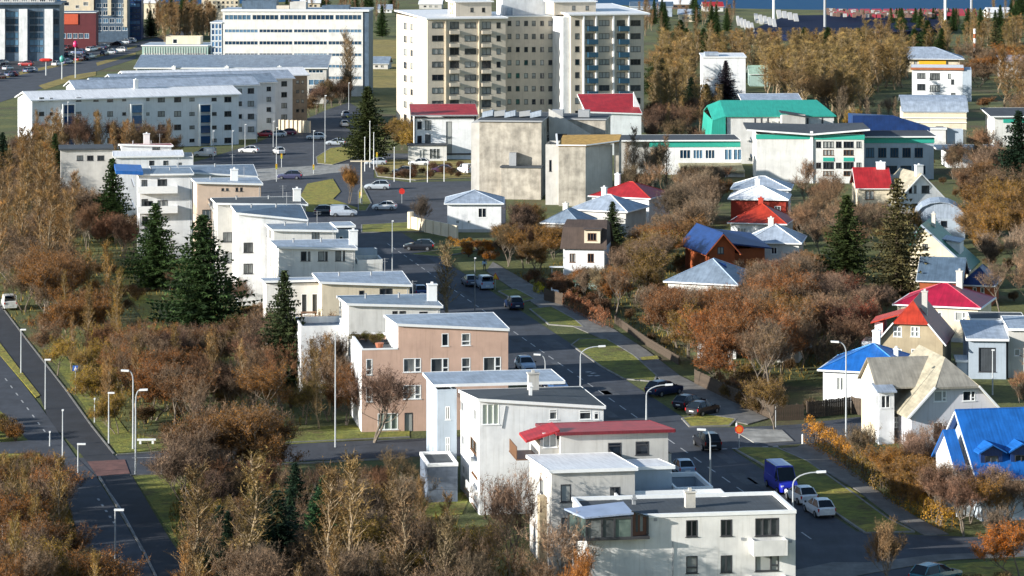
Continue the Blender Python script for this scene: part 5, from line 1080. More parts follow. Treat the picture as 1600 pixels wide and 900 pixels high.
# fences and walls
def fence(label, pxs, h, mat, name='garden_fence', boards=True, sp=.24):
    P = [G(*p) for p in pxs]; o = thing(name, label, 'fence', P[0]); bm_ = {}
    n = 0
    for a, c in zip(P[:-1], P[1:]):
        d = c-a; L_ = d.length; d.normalize(); ang = math.atan2(d.y, d.x); k = int(L_/sp)
        if boards:
            if 'b' not in bm_:
                m_ = MB(); m_.box(-sp*.42, -.02, 0, sp*.42, .02, h); bm_['b'] = m_.mesh('board', mat)
            for i in range(k):
                if n >= 290: break
                q = a-P[0]+d*(i+.5)*sp; bo = link('board', bm_['b'], o, q, ang); bo.scale.z = random.uniform(.97, 1.03); n += 1
        for i in range(int(L_/2.4)+1):
            q = a-P[0]+d*i*2.4; m_ = MB(); m_.box(-.06, .02, 0, .06, .14, h+.06); link('post', bm_.setdefault('p', m_.mesh('post', mat)), o, q, ang)
        m_ = MB()
        for z_ in (h*.25, h*.8): m_.bar((a-P[0])+Vector((0, 0, z_)), (c-P[0])+Vector((0, 0, z_)), .05)
        m_.build('rail', mat, o)
    return o
M_WOOD = plain('weathered and shaded fence wood', (.085, .06, .04), .9, 0, .4, 2)  # wood colour darkened so the footpath fence looks shaded
M_WOODL = plain('pale fence wood', (.28, .20, .11), .9, 0, .3, 2)
fence('brown board fence below the blue hip roof beside the side street', [(1262, 654), (1330, 646), (1362, 652)], 1.7, M_WOOD)
fence('long brown board fence along the footpath under the rust coloured trees', [(1085, 600), (1130, 622), (1210, 658), (1258, 656)], 1.6, M_WOOD)
fence('greyed wooden fence behind the street trees', [(960, 505), (1010, 540), (1060, 570)], 1.0, M_WOOD)
fence('dark fence panel beside the parked dark car and white gate', [(850, 470), (880, 478)], 1.6, M_WOOD)
wl = Bld('garden_wall', 'beige concrete wall running down beside the bungalow', 'wall', 641, 358, -60); x1 = 15
wl.box('wall', 0, x1, 0, .3, 0, 2.0, W_CREAM); mb = MB(); mb.tube([(-.1, .1, 0), (-.1, .1, 2.7)], [.5, .5], 10); mb.build('post', W_CREAM, wl.root)
for i in range(1, 6): mb = MB(); mb.box(x1*i/6-.1, -.12, 0, x1*i/6+.1, -.003, 2.05); mb.build('pilaster', W_CREAM, wl.root)
gt = thing('gate', 'small white panel gate beside the footpath hedge', 'gate', G(862, 470), R(-50)); mb = MB(); mb.box(0, 0, .1, 1.3, .08, 1.5); mb.build('panel', M_TRIM, gt); mb = MB(); mb.box(-.1, -.02, 0, -.003, .1, 1.7); mb.build('post', M_TRIM, gt)
ts = thing('terrace_screen', 'thin white frame screen in the garden behind the street trees', 'pergola', G(872, 436), 0); mb = MB(); mb.box(-1.2, -.4, 1.6, 1.0, .4, 1.72); mb.build('top', M_TRIM, ts)
for x in (-.9, .7): mb = MB(); mb.box(x, -.05, 0, x+.1, .05, 1.6); mb.build('leg', M_TRIM, ts)
bn = thing('bench', 'pale stone bench beside the crossing of the footpath', 'bench', G(229, 694), R(4)); mb = MB(); mb.box(-.9, -.25, .38, .9, .25, .5); mb.build('seat', M_TRIM, bn)
for x in (-.7, .5): mb = MB(); mb.box(x, -.2, 0, x+.2, .2, .38); mb.build('leg', M_TRIM, bn)
# ---------------------------------------------------------------- trees
def leafmat(name, var=.55, trans=.25, base=None):
    """foliage and twig colour from the tree's own colour, broken into light and dark clumps"""
    m, N, L, b = newmat(name)
    oi = N.new('ShaderNodeObjectInfo'); v = coord(N, L)
    n1 = noise(N, L, .9, 3, v); wn = N.new('ShaderNodeTexWhiteNoise'); sn = N.new('ShaderNodeVectorMath'); sn.operation = 'SNAP'; sn.inputs[1].default_value = (.45, .45, .45)
    L.new(v, sn.inputs[0]); L.new(sn.outputs[0], wn.inputs[0])
    r = ramp(N, L, n1, [(.34, (.50,)*3), (.5, (.9, .9, .9)), (.64, (1.45, 1.35, 1.2))]); r2 = ramp(N, L, wn.outputs[0], [(0, (1-var, 1-var, 1-var)), (1, (1+var, 1+var*.9, 1+var*.7))])
    c = mixc(N, L, 1.0, oi.outputs['Color'] if base is None else base, r.outputs[0], 'MULTIPLY'); c = mixc(N, L, 1.0, c, r2.outputs[0], 'MULTIPLY')
    L.new(c, b.inputs['Base Color']); b.inputs['Roughness'].default_value = .8; b.inputs['Specular IOR Level'].default_value = .15
    if trans:
        tr = N.new('ShaderNodeBsdfTranslucent'); L.new(c, tr.inputs[0]); mx = N.new('ShaderNodeMixShader'); mx.inputs[0].default_value = trans
        L.new(b.outputs[0], mx.inputs[1]); L.new(tr.outputs[0], mx.inputs[2]); L.new(mx.outputs[0], N['Material Output'].inputs[0])
    MATS[name] = m; return m
M_LEAF = leafmat('autumn leaves', .38); M_TWIG = leafmat('fine twigs', .4, 0, (.19, .135, .095)); M_TWIGT = leafmat('tinted twigs', .4, 0); M_NEEDLE = leafmat('spruce needles', .5, .1)
M_BARK = plain('pale grey bark', (.17, .135, .10), .9, 0, .45, 4); M_BIRCH = plain('pale birch bark', (.27, .20, .12), .9, 0, .45, 5); M_BARKD = plain('dark bark', (.10, .07, .05), .9, 0, .4, 3)
rng = np.random.RandomState(11)
class TM:
    """thin triangles collected fast"""
    def __init__(s): s.v = []; s.n = 0; s.m = []
    def tri(s, a, b, c, m=0): s.v += [a, b, c]; s.m.append(m)
    def blade(s, p, d, ln, wd, m=0):
        q = rng.normal(size=3); q -= d*q.dot(d); q /= (np.linalg.norm(q)+1e-9)
        s.v += [p-q*wd, p+q*wd, p+d*ln]; s.m.append(m)
    def leaf(s, p, sz, m=1):
        a = rng.normal(size=3); a /= np.linalg.norm(a); b_ = rng.normal(size=3); b_ -= a*b_.dot(a); b_ /= np.linalg.norm(b_)
        s.v += [p-a*sz*.5, p+b_*sz*.55, p+a*sz*.6]; s.m.append(m)
    def mesh(s, name, mats):
        v = np.array(s.v, dtype=np.float32); n = len(v)//3; me = bpy.data.meshes.new(name)
        me.vertices.add(n*3); me.vertices.foreach_set('co', v.ravel()); me.loops.add(n*3); me.loops.foreach_set('vertex_index', np.arange(n*3, dtype=np.int32))
        me.polygons.add(n); me.polygons.foreach_set('loop_start', np.arange(0, n*3, 3, dtype=np.int32)); me.polygons.foreach_set('loop_total', np.full(n, 3, dtype=np.int32))
        for q in mats: me.materials.append(q)
        me.polygons.foreach_set('material_index', np.array(s.m, dtype=np.int32)); me.update(calc_edges=True); return me
def unit(v): return v/(np.linalg.norm(v)+1e-9)
def proto(name, label, tr, cr, nm='crown'):
    t = thing(name, label, 'tree', (0, 0, -500)); link('trunk', tr, t); link(nm, cr, t); return t
def broadleaf(H=8, leafy=2.0, spread=.62, twigm=None, seed=0, stems=1, lsz=.125, nt=17, upright=.35):
    rng.seed(seed); tb = MB(); cr = TM()
    def grow(p, d, ln, r, lev):
        pts = [p]; rad = [r]; q = p.copy(); k = 4 if lev < 2 else 3
        for i in range(k):
            d = unit(d+rng.normal(size=3)*(.13 if lev == 0 else .22)+np.array([0, 0, .10 if lev else .02])); q = q+d*ln/k; pts.append(q.copy()); rad.append(max(.012, r*(1-.62*(i+1)/k)))
        if lev < 3: tb.tube([Vector(x) for x in pts], rad, 6 if lev == 0 else (4 if lev == 1 else 3))
        else:
            for a, c, rr in zip(pts[:-1], pts[1:], rad): dd = c-a; cr.blade(a, unit(dd), np.linalg.norm(dd)*1.1, .02, 0)
        if lev == 3:
            for i in range(nt):
                s_ = pts[rng.randint(0, len(pts))]+rng.normal(size=3)*.05; dd = unit(d+rng.normal(size=3)*.75); l2 = rng.uniform(.25, .65); cr.blade(s_, dd, l2, .014, 0)
                nl = int(leafy)+(rng.rand() < leafy % 1)
                for _ in range(nl): cr.leaf(s_+dd*rng.uniform(.1, 1)*l2+rng.normal(size=3)*.08, lsz*rng.uniform(.6, 1.3))
            return
        n = (7, 6, 6)[lev]
        for i in range(n):
            t = rng.uniform(.35 if lev else .45, 1.0); j = min(len(pts)-2, int(t*(len(pts)-1))); f = t*(len(pts)-1)-j; s_ = pts[j]*(1-f)+pts[j+1]*f
            a = rng.uniform(0, 2*math.pi) if lev else 2*math.pi*(i+rng.uniform(-.3, .3))/n
            out = np.array([math.cos(a), math.sin(a), rng.uniform(upright*.3, upright*2)]); dd = unit(d*(.55 if lev else .35)+out*(1.0 if lev == 0 else .75))
            grow(s_, dd, ln*(.80 if lev == 0 else .62)*rng.uniform(.75, 1.15), rad[j]*.55, lev+1)
    for s_ in range(stems):
        a = rng.uniform(0, 6.28); lean = .28 if stems > 1 else .06; grow(np.array([math.cos(a)*.25*(stems > 1), math.sin(a)*.25*(stems > 1), -.1]), unit(np.array([math.cos(a)*lean, math.sin(a)*lean, 1.])), H*.52*rng.uniform(.85, 1.05), .17*(H/8)/math.sqrt(stems), 0)
    return tb.mesh('trunk', M_BARK), cr.mesh('crown', [twigm or M_TWIG, M_LEAF])
def poplar(H=12, leafy=1.0, seed=0, width=.14, n=75):
    rng.seed(seed); tb = MB(); cr = TM(); pts = [np.array([0, 0, -.1])]; rad = [.17]
    for i in range(10): pts.append(pts[-1]+np.array([rng.normal()*.12, rng.normal()*.12, H/10])); rad.append(.17*(1-(i+1)/10.5))
    tb.tube([Vector(p) for p in pts], rad, 6)
    for i in range(n):
        t = (rng.uniform(.10, .97)); j = int(t*10); f = t*10-j; s_ = pts[j]*(1-f)+pts[min(10, j+1)]*f; a = rng.uniform(0, 6.28)
        ln = H*width*(1.25-t)*rng.uniform(.7, 1.4)+.35; d = unit(np.array([math.cos(a), math.sin(a), rng.uniform(.9, 2.0)])); q = s_.copy(); k = 4; ps = [q.copy()]
        for _ in range(k): d = unit(d+rng.normal(size=3)*.1+np.array([0, 0, .14])); q = q+d*ln/k; ps.append(q.copy())
        tb.tube([Vector(p) for p in ps], [.045*(1-t*.5), .034, .026, .017, .008], 3)
        for _ in range(22):
            m_ = rng.uniform(.1, 1)*k; jj = min(k-1, int(m_)); p = ps[jj]+(ps[jj+1]-ps[jj])*(m_-jj); dd = unit(d+rng.normal(size=3)*.6+np.array([0, 0, .3])); l2 = rng.uniform(.25, .75); cr.blade(p, dd, l2, .015, 0)
            nl = int(leafy)+(rng.rand() < leafy % 1)
            for _ in range(nl): cr.leaf(p+dd*rng.uniform(.2, 1)*l2+rng.normal(size=3)*.06, .14*rng.uniform(.6, 1.3))
    return tb.mesh('trunk', M_BIRCH), cr.mesh('crown', [M_TWIGT, M_LEAF])
def spruce(H=12, seed=0, wide=.27, dens=1.0):
    rng.seed(seed); tb = MB(); cr = TM(); tb.tube([Vector((0, 0, -.1)), Vector((0, 0, H*.55)), Vector((0, 0, H*.98))], [.2, .12, .02], 7)
    z = H*.05; tot = 0
    while z < H*.985:
        t = z/H; L0 = H*wide*.86*((1-t)**.78)*(1 if t > .22 else .62+1.7*t); nb = max(4, int((11-5*t)*dens))
        a0 = rng.uniform(0, 6.28); gap = rng.uniform(0, 6.28); gl = rng.uniform(.55, 1.0); L0 *= rng.uniform(.84, 1.12)
        for i in range(nb):
            a = a0+2*math.pi*(i+rng.uniform(-.35, .35))/nb; ln = L0*rng.uniform(.62, 1.18)*(gl if math.cos(a-gap) > .5 else 1)+.12; dr = np.array([math.cos(a), math.sin(a), 0]); side = np.array([-dr[1], dr[0], 0])
            k = max(3, int(ln/.28)); p = np.array([0, 0, z+rng.uniform(-.12, .12)]); up = rng.uniform(.12, .35)*(1 if t < .85 else 2)
            for j in range(k):
                f = j/k; q = p+dr*ln*f+np.array([0, 0, ln*(up*f*.3-.42*f*f+.22*f**3*2)]); wl = (1-f*.75)*min(.75, ln*.42)+.08
                for s_ in (-1, 1):
                    dd = unit(dr*rng.uniform(.5, 1.1)+side*s_*rng.uniform(.6, 1.1)+np.array([0, 0, rng.uniform(-.5, .12)])); wv = unit(np.cross(dd, np.array([0, 0, 1.]))+rng.normal(size=3)*.4)*rng.uniform(.05, .10)
                    cr.tri(q-wv, q+wv, q+dd*wl*rng.uniform(.7, 1.2))
                dd = unit(dr+rng.normal(size=3)*.3); wv = side*.10; cr.tri(q-wv, q+wv, q+dd*.45+np.array([0, 0, rng.uniform(-.16, .05)]))
                cr.tri(q-dr*.1, q+dr*.18, q+np.array([rng.normal()*.1, rng.normal()*.1, -rng.uniform(.15, .42)]))
        z += H*.022*(1.15-t*.4)
    return tb.mesh('trunk', M_BARKD), cr.mesh('crown', [M_NEEDLE])
def bush(H=2, seed=0, n=2600, rx=1.2, leafy=.8):
    rng.seed(seed); tb = MB(); cr = TM()
    for i in range(14):
        a = rng.uniform(0, 6.28); e = Vector((math.cos(a)*rx*.7, math.sin(a)*rx*.7, H*rng.uniform(.55, .95))); tb.tube([Vector((rng.normal()*.08, rng.normal()*.08, 0)), e*.5+Vector((0, 0, .15)), e], [.03, .02, .008], 3)
    lob = [(np.array([rng.uniform(-.6, .6)*rx, rng.uniform(-.6, .6)*rx, H*rng.uniform(.35, .68)]), rng.uniform(.35, .6)) for _ in range(9)]
    for i in range(n):
        c, r = lob[rng.randint(len(lob))]; d = unit(rng.normal(size=3)); p = c+d*np.array([rx, rx, H*.55])*r*rng.uniform(.45, 1.0)**.6
        if p[2] < .02: p[2] = rng.uniform(.02, .3)
        if rng.rand() < leafy: cr.leaf(p, rng.uniform(.08, .17))
        else: cr.blade(p, unit(d+np.array([0, 0, .8])), rng.uniform(.2, .5), .012, 0)
    return tb.mesh('trunk', M_BARKD), cr.mesh('crown', [M_TWIG, M_LEAF])
P_ = {}
P_['leafy'] = [proto('broadleaf_tree', 'p', *broadleaf(8, 2.5, seed=s, stems=st)) for s, st in ((1, 1), (2, 2), (3, 3))]
P_['thin'] = [proto('broadleaf_tree', 'p', *broadleaf(8, .65, seed=s, stems=st, lsz=.11, nt=14, upright=up)) for s, st, up in ((4, 1, 1.1), (5, 2, .8), (6, 3, .9))]
P_['bare'] = [proto('bare_tree', 'p', *broadleaf(8, .12, seed=s, stems=st, twigm=M_TWIGT, nt=17, upright=up)) for s, st, up in ((7, 1, .6), (8, 2, 1.0), (9, 3, .9))]
P_['birch'] = [proto('birch_tree', 'p', *poplar(11, .8, s, .17, 80)) for s in (11, 12, 13)]
P_['poplar'] = [proto('poplar_tree', 'p', *poplar(12, .35, s, .13, 80)) for s in (14, 15, 16)]
P_['spruce'] = [proto('spruce_tree', 'p', *spruce(12, s, wd, dn)) for s, wd, dn in ((21, .36, 1.35), (22, .40, 1.35), (23, .33, 1.2))]
P_['sparse'] = [proto('spruce_tree', 'p', *spruce(12, 24, .36, .8))]
P_['bush'] = [proto('shrub', 'p', *bush(2, s)) for s in (31, 32, 33)]
NOM = {'leafy': 8, 'thin': 8, 'bare': 8, 'birch': 11, 'poplar': 12, 'spruce': 12, 'sparse': 12, 'bush': 2}
PUSED = {}
def realH(k, i):
    t = P_[k][i]; 
    if 'h' not in PUSED.setdefault((k, i), {}): PUSED[(k, i)]['h'] = max(max(v.co.z for v in c.data.vertices) for c in t.children)
    return PUSED[(k, i)]['h']
def tree(kind, px, base, h, col, label, cat='tree', group=None, wide=1.0, loc=None, var=None):
    i = random.randrange(len(P_[kind])) if var is None else var; src = P_[kind][i]; p = G(px, base) if loc is None else loc
    s = h/realH(kind, i); k_ = random.uniform(.5, 1.02) if kind not in ('spruce', 'sparse') else random.uniform(.8, 1.1); mx_ = random.choice(MIXC); f_ = random.uniform(0, .3) if kind not in ('spruce', 'sparse') else 0
    cc = tuple(min(1, (c*(1-f_)+q*f_)*k_) for c, q in zip(col, mx_))
    o = dup(src, p, random.uniform(0, 6.28), label, cc, (s*wide, s*wide, s)); o['category'] = cat
    if group: o['group'] = group
    elif 'group' in o: del o['group']
    return o
C_RUST = (.26, .125, .032); C_BROWN = (.19, .115, .050); C_PURP = (.15, .095, .072); C_TAN = (.33, .20, .08); C_OLIVE = (.19, .15, .03); C_ORNG = (.46, .17, .02); C_YEL = (.42, .27, .03)
C_GREY = (.25, .19, .14); C_SPR = (.042, .078, .024); C_SPRD = (.018, .040, .022); C_SPRY = (.075, .085, .028); C_GRN = (.10, .15, .025); C_PINK = (.34, .22, .17); C_DKRED = (.24, .05, .03)
MIXC = (C_GREY, C_OLIVE, C_ORNG, (.26, .22, .05), C_BROWN, C_RUST, (.34, .12, .03))
def blocked(x, y):
    return any(inpoly(x, y, P) for P in EXCL)
PLACED = []
EXCL.append([tuple(G(x, y)[:2]) for x, y in ((1215, 655), (1290, 640), (1290, 592), (1205, 600))])
# sight lines that are open in the photograph (photo pixels): trees in front stay lower than these
KEEP = [(882, 342, 944, 412), (850, 303, 992, 346), (1048, 406, 1150, 440), (1112, 360, 1202, 402), (1168, 350, 1250, 388), (1138, 276, 1230, 344), (1338, 268, 1474, 312), (1428, 350, 1510, 415), (1395, 442, 1545, 515), (1372, 470, 1495, 560), (1285, 535, 1445, 615),
    (944, 318, 972, 372), (1162, 202, 1350, 262), (1062, 225, 1160, 254), (715, 606, 830, 730), (826, 715, 880, 790), (700, 298, 784, 346), (135, 715, 262, 850), (460, 694, 680, 722), (205, 440, 245, 495), (752, 192, 958, 275), (200, 268, 262, 330), (566, 500, 660, 560), (345, 340, 400, 430), (1100, 90, 1165, 130), (1374, 74, 1530, 148),
    (300, 150, 480, 228), (655, 365, 720, 395), (1512, 505, 1590, 575), (1412, 152, 1510, 215), (1112, 170, 1300, 205), (290, 330, 345, 380), (1370, 565, 1560, 650), (120, 246, 160, 262), (925, 800, 1243, 1000), (880, 770, 925, 850), (420, 425, 560, 470), (0, 545, 120, 700), (1300, 310, 1345, 420), (1370, 290, 1430, 440), (1160, 10, 1340, 42), (1300, 2, 1530, 12), (215, 330, 280, 420), (270, 345, 360, 500), (912, 283, 1028, 330), (1530, 640, 1600, 700)]
KNAME = {'leafy': 'leafy tree', 'thin': 'sparse tree', 'bare': 'bare tree', 'birch': 'slim birch', 'poplar': 'narrow poplar', 'spruce': 'spruce', 'sparse': 'spruce', 'bush': 'shrub'}
def CNAME(c):
    return {C_RUST: 'rust', C_BROWN: 'brown', C_PURP: 'purplish', C_TAN: 'tan', C_OLIVE: 'olive', C_ORNG: 'orange', C_YEL: 'yellow', C_GREY: 'grey', C_SPR: 'dark green', C_GRN: 'green', C_PINK: 'pinkish', C_DKRED: 'dark red'}.get(c) or ('golden' if c[1] > c[0]*.44 and c[0] > .25 and c[2] < .06 else 'rusty' if c[1] < c[0]*.5 else 'beige')
def cluster(poly, n, mix, label, group, mind=2.6, seed=0, cat='tree', wide=1.0):
    """mix: (kind, weight, hmin, hmax, colour)"""
    random.seed(seed); W_ = [G(*p) for p in poly]; xs = [p.x for p in W_]; ys = [p.y for p in W_]; Q = [(p.x, p.y) for p in W_]; c = 0; tries = 0; tot = sum(m_[1] for m_ in mix)
    while c < n and tries < n*40:
        tries += 1; x = random.uniform(min(xs), max(xs)); y = random.uniform(min(ys), max(ys))
        if not inpoly(x, y, Q) or blocked(x, y): continue
        if any((x-a)**2+(y-b_)**2 < mind*mind for a, b_ in PLACED): continue
        r_ = random.uniform(0, tot)
        for m_ in mix:
            r_ -= m_[1]
            if r_ <= 0: break
        hh = random.uniform(m_[2], m_[3]); px_ = 800+F*x/y; sc_ = F/y; by = HY+HC*sc_; rr = hh*{'poplar': .12, 'birch': .16, 'bush': .5, 'spruce': .25}.get(m_[0], .36)*wide*sc_; h0 = hh
        for kx0, ky0, kx1, ky1 in KEEP:
            if by > ky1-3 and px_+rr > kx0 and px_-rr < kx1 and by-hh*sc_ < ky1: hh = max(0, (by-ky1)/sc_)
        if hh < h0*.45: continue
        PLACED.append((x, y)); c += 1; qx = sorted(p[0] for p in poly); fx = (px_-qx[0])/(qx[-1]-qx[0]); fy = (y-min(ys))/(max(ys)-min(ys))
        cell = ('front' if fy < .33 else 'middle' if fy < .66 else 'back')+' '+('leftmost' if fx < .16 else 'left' if fx < .38 else 'centre' if fx < .62 else 'right' if fx < .84 else 'rightmost')
        lab = '%s %s %s, %s of %s' % (('low', 'medium', 'tall')[max(0, min(2, int(3*(hh-m_[2])/(m_[3]-m_[2]+.01))))], CNAME(m_[4]), KNAME[m_[0]], cell, group)
        tree(m_[0], 0, 0, hh, m_[4], lab, cat, group, random.uniform(.9, 1.2)*wide, Vector((x, y, 0)))
    return c
# conifers one can tell apart
for px, base, top, wd, kind, col, lab in (
    (176, 378, 246, 1.0, 'spruce', C_SPR, 'tall dark spruce standing just left of the balconied row house'),
    (243, 452, 316, 1.1, 'spruce', C_SPR, 'dark green spruce between two others left of the blank white wall'),
    (316, 535, 334, 1.15, 'spruce', (.045, .085, .028), 'largest broad spruce at the foot of the blank white row house wall'),
    (444, 603, 421, .85, 'spruce', (.05, .07, .03), 'spruce standing before the cream row house terrace'),
    (574, 252, 134, 1.15, 'spruce', (.05, .065, .022), 'big broad spruce beside the street junction left of the tower'),
    (957, 398, 314, .95, 'spruce', (.05, .075, .03), 'single neat spruce in front of the brown roofed house'),
    (1323, 440, 303, 1.2, 'spruce', (.055, .08, .025), 'dense olive green spruce left of its thin topped neighbour'),
    (1402, 470, 276, 1.0, 'sparse', (.11, .10, .045), 'tallest see-through spruce in front of the white gabled house'),
    (1592, 320, 172, 1.05, 'spruce', C_SPRD, 'dark spruce cut by the right edge of the picture beside the green banded house'),
    (86, 290, 208, .8, 'spruce', C_SPR, 'small dark spruce among tan poplars near the shaded long apartment slab'),
    (4, 300, 206, .9, 'spruce', C_SPRD, 'dark spruce cut by the left edge of the picture'),
    (1134, 166, 94, 1.0, 'spruce', (.035, .028, .04), 'dark purplish conifer in front of the blank white building'),
    (1341, 112, 52, .9, 'spruce', C_SPR, 'dark spruce standing out of the tan wood left of the pale blue roofed block'),
    (1556, 104, 30, .9, 'sparse', (.06, .07, .03), 'thin conifer in the upper right wood beside the banded mast'),
    (344, 905, 790, 1.2, 'spruce', C_SPRD, 'dark spruce low in the foreground between pale poplar trunks'),
    (432, 925, 765, 1.2, 'spruce', C_SPRD, 'darkest foreground spruce right of the pale trunked birch'),
    (506, 900, 742, 1.0, 'spruce', (.03, .075, .03), 'narrow green spruce behind the tallest foreground birches'),
    (715, 88, 30, .9, 'spruce', C_SPR, 'spruce'), (597, 58, 8, .9, 'spruce', C_SPR, 'dark conifer in the gap between the white office block and the tower'),
    (1250, 180, 150, .8, 'spruce', C_SPR, 'small conifer'), (235, 58, 16, 1.1, 'spruce', C_SPRD, 'dark conifer beside the slim gate pavilion at the top left'),
    (1080, 180, 120, 1.0, 'spruce', C_SPRD, 'dark conifer behind the sea green roofed gym'), (1035, 165, 90, .9, 'spruce', (.05, .05, .025), 'olive conifer at the foot of the wood right of the tower')):
    if lab in ('spruce', 'small conifer'): continue
    p = G(px, base); PLACED.append((p.x, p.y)); tree(kind, px, base, (base-top)/S(base), col, lab, wide=wd*1.3)
# deciduous trees one can tell apart
for px, base, top, kind, wd, col, lab, *vv in (
    (296, 945, 712, 'birch', 1.6, (.30, .20, .09), 'tall pale trunked birch at the left of the foreground group'),
    (395, 950, 700, 'birch', 1.9, (.27, .20, .08), 'broad tan birch right of the first pale trunked one'),
    (513, 955, 716, 'birch', 1.45, (.30, .19, .08), 'left one of two straight slim birches in the foreground'),
    (545, 960, 698, 'birch', 1.4, (.30, .21, .09), 'right one of two straight slim birches in the foreground'),
    (636, 960, 736, 'birch', 1.5, (.30, .20, .12), 'slender birch with yellowish trunk below the strip of bright lawn'),
    (688, 985, 790, 'birch', 1.4, C_GREY, 'grey twiggy young tree in the foreground right of the slender birch'),
    (798, 915, 712, 'bare', .78, C_PINK, 'pinkish bare tree in front of the tall white row house', 1),
    (745, 930, 806, 'leafy', 1.2, (.30, .22, .03), 'yellow olive leafy tree below the tall white row house'),
    (838, 985, 835, 'thin', .9, (.28, .13, .04), 'brown leaved tree against the row house with white roof', 2),
    (903, 1000, 846, 'bare', .6, (.34, .15, .05), 'rusty upright tree in front of the nearest white row house', 2),
    (1392, 935, 800, 'bare', .72, (.30, .19, .10), 'reddish bare tree with bulging crown at the lower side street', 2),
    (960, 1015, 908, 'bare', 1.0, C_PINK, 'low twiggy bare tree at the bottom before the nearest white row house', 1),
    (866, 968, 784, 'bare', .95, C_GREY, 'bare grey tree close to the wall of the nearest white row house', 0),
    (580, 692, 562, 'bare', 1.3, C_PURP, 'bare grey tree against the salmon pink row house', 1),
    (622, 786, 690, 'bare', 1.2, (.26, .18, .13), 'wide bare tree between the garage and the side street', 0),
    (700, 500, 372, 'birch', 1.7, (.30, .22, .10), 'tan twiggy birch beside the main street behind the salmon pink house'),
    (545, 318, 254, 'bare', .85, (.34, .16, .05), 'round rusty shrub-like tree on the grass island at the junction', 2),
    (655, 362, 300, 'bare', .9, (.20, .16, .13), 'grey brown small bare tree at the bend of the beige wall', 2),
    (1210, 672, 582, 'leafy', 1.0, (.24, .17, .04), 'olive brown leafy tree above the side street corner'),
    (1265, 310, 242, 'bare', .7, C_GREY, 'slim bare tree against the cream school gable', 1),
    (1590, 905, 800, 'leafy', 1.1, (.55, .17, .015), 'bright orange leafy tree cut by the right edge'),
    (1560, 868, 780, 'bare', .9, C_GREY, 'grey bare tree before the blue dormered house', 1),
    (1352, 745, 650, 'bare', .8, (.22, .18, .12), 'dark bare tree left of the beige roofed house', 1),
    (1440, 760, 672, 'bare', 1.1, C_PINK, 'pale pinkish bare tree below the beige roofed gable', 2),
    (1175, 330, 280, 'thin', .8, C_BROWN, 'x'),
    (210, 720, 600, 'x', 1, C_BROWN, 'x'),
    (645, 232, 196, 'x', 1, C_YEL, 'x')):
    if lab == 'x': continue
    p = G(px, base); PLACED.append((p.x, p.y)); tree(kind, px, base, (base-top)/S(base), col, lab, wide=wd, var=(vv[0] if vv else None))
cluster([(-40, 300), (110, 262), (120, 360), (110, 470), (-40, 470)], 75, [('poplar', 5, 10, 14, C_TAN), ('birch', 2, 9, 12, (.30, .17, .06)), ('thin', 2, 7, 9, C_BROWN)], 'tan poplar or birch in the tall wood at the left edge', 'tan trees of the left edge wood', 2.2, 1, 'tree', 1.4)
cluster([(100, 262), (215, 280), (205, 340), (330, 440), (300, 500), (200, 440), (110, 400)], 30, [('bare', 5, 6, 8, C_PURP), ('thin', 3, 6, 8, C_BROWN), ('leafy', 1, 5, 7, C_RUST)], 'purple brown twiggy tree around the dark spruces left of the row houses', 'purple brown trees around the spruces', 2.8, 2)
cluster([(0, 470), (110, 470), (200, 520), (330, 540), (330, 620), (180, 600), (110, 560), (60, 530), (20, 480)], 30, [('leafy', 3, 6, 9, (.32, .14, .03)), ('thin', 3, 7, 9, C_BROWN), ('birch', 3, 8, 10.5, (.30, .19, .05)), ('bare', 2, 7, 8, C_PURP), ('leafy', 1, 5, 7, C_OLIVE)], 'rust coloured leafy tree in the wood beside the dark cycle path', 'rust coloured trees by the cycle path', 2.9, 3)
cluster([(150, 600), (330, 560), (480, 560), (540, 600), (545, 668), (430, 680), (300, 690), (200, 668)], 44, [('thin', 4, 6, 8.5, C_BROWN), ('leafy', 3, 5.5, 8, (.34, .13, .03)), ('bare', 3, 6, 8, C_PURP), ('leafy', 1.5, 5, 7, C_OLIVE), ('birch', 2.5, 7, 9, C_TAN)], 'brown thin leaved tree in the dense wood above the side street', 'brown trees above the side street', 2.7, 4)
cluster([(330, 480), (500, 500), (548, 560), (540, 640), (480, 600), (330, 570)], 20, [('leafy', 3, 5, 7, C_RUST), ('thin', 4, 6, 8, C_GREY), ('bare', 2, 6, 8, C_GREY)], 'rust and grey brown tree close to the white ends of the row houses', 'trees at the row house ends', 2.7, 5)
cluster([(-40, 760), (60, 765), (100, 830), (150, 890), (185, 1010), (-40, 1010)], 44, [('leafy', 4, 5.5, 7.5, (.34, .14, .03)), ('birch', 3, 7, 9, (.30, .20, .06)), ('thin', 4, 6, 8, C_PURP), ('leafy', 2, 5, 7, (.28, .19, .03)), ('leafy', 1, 4, 5, C_YEL), ('leafy', 1, 5, 6, C_GRN)], 'autumn tree in the dense thicket at the bottom left corner', 'bottom left thicket', 2.3, 6)
cluster([(300, 800), (330, 770), (600, 755), (620, 790), (620, 830), (320, 860)], 20, [('thin', 4, 3.5, 5, C_BROWN), ('leafy', 3, 4, 5.5, C_RUST), ('bare', 2, 5, 6, C_PURP)], 'low rusty tree just below the side street', 'low trees below the side street', 2.8, 7)
cluster([(290, 890), (350, 860), (640, 850), (760, 960), (800, 1040), (280, 1040)], 44, [('thin', 4, 5, 7, C_BROWN), ('leafy', 2, 4, 6, (.30, .22, .03)), ('bare', 3, 5, 7, C_GREY), ('birch', 2, 7, 9, C_TAN), ('leafy', 1, 4, 5.5, C_RUST)], 'mixed brown and yellow tree of the foreground thicket', 'foreground thicket', 2.4, 8)
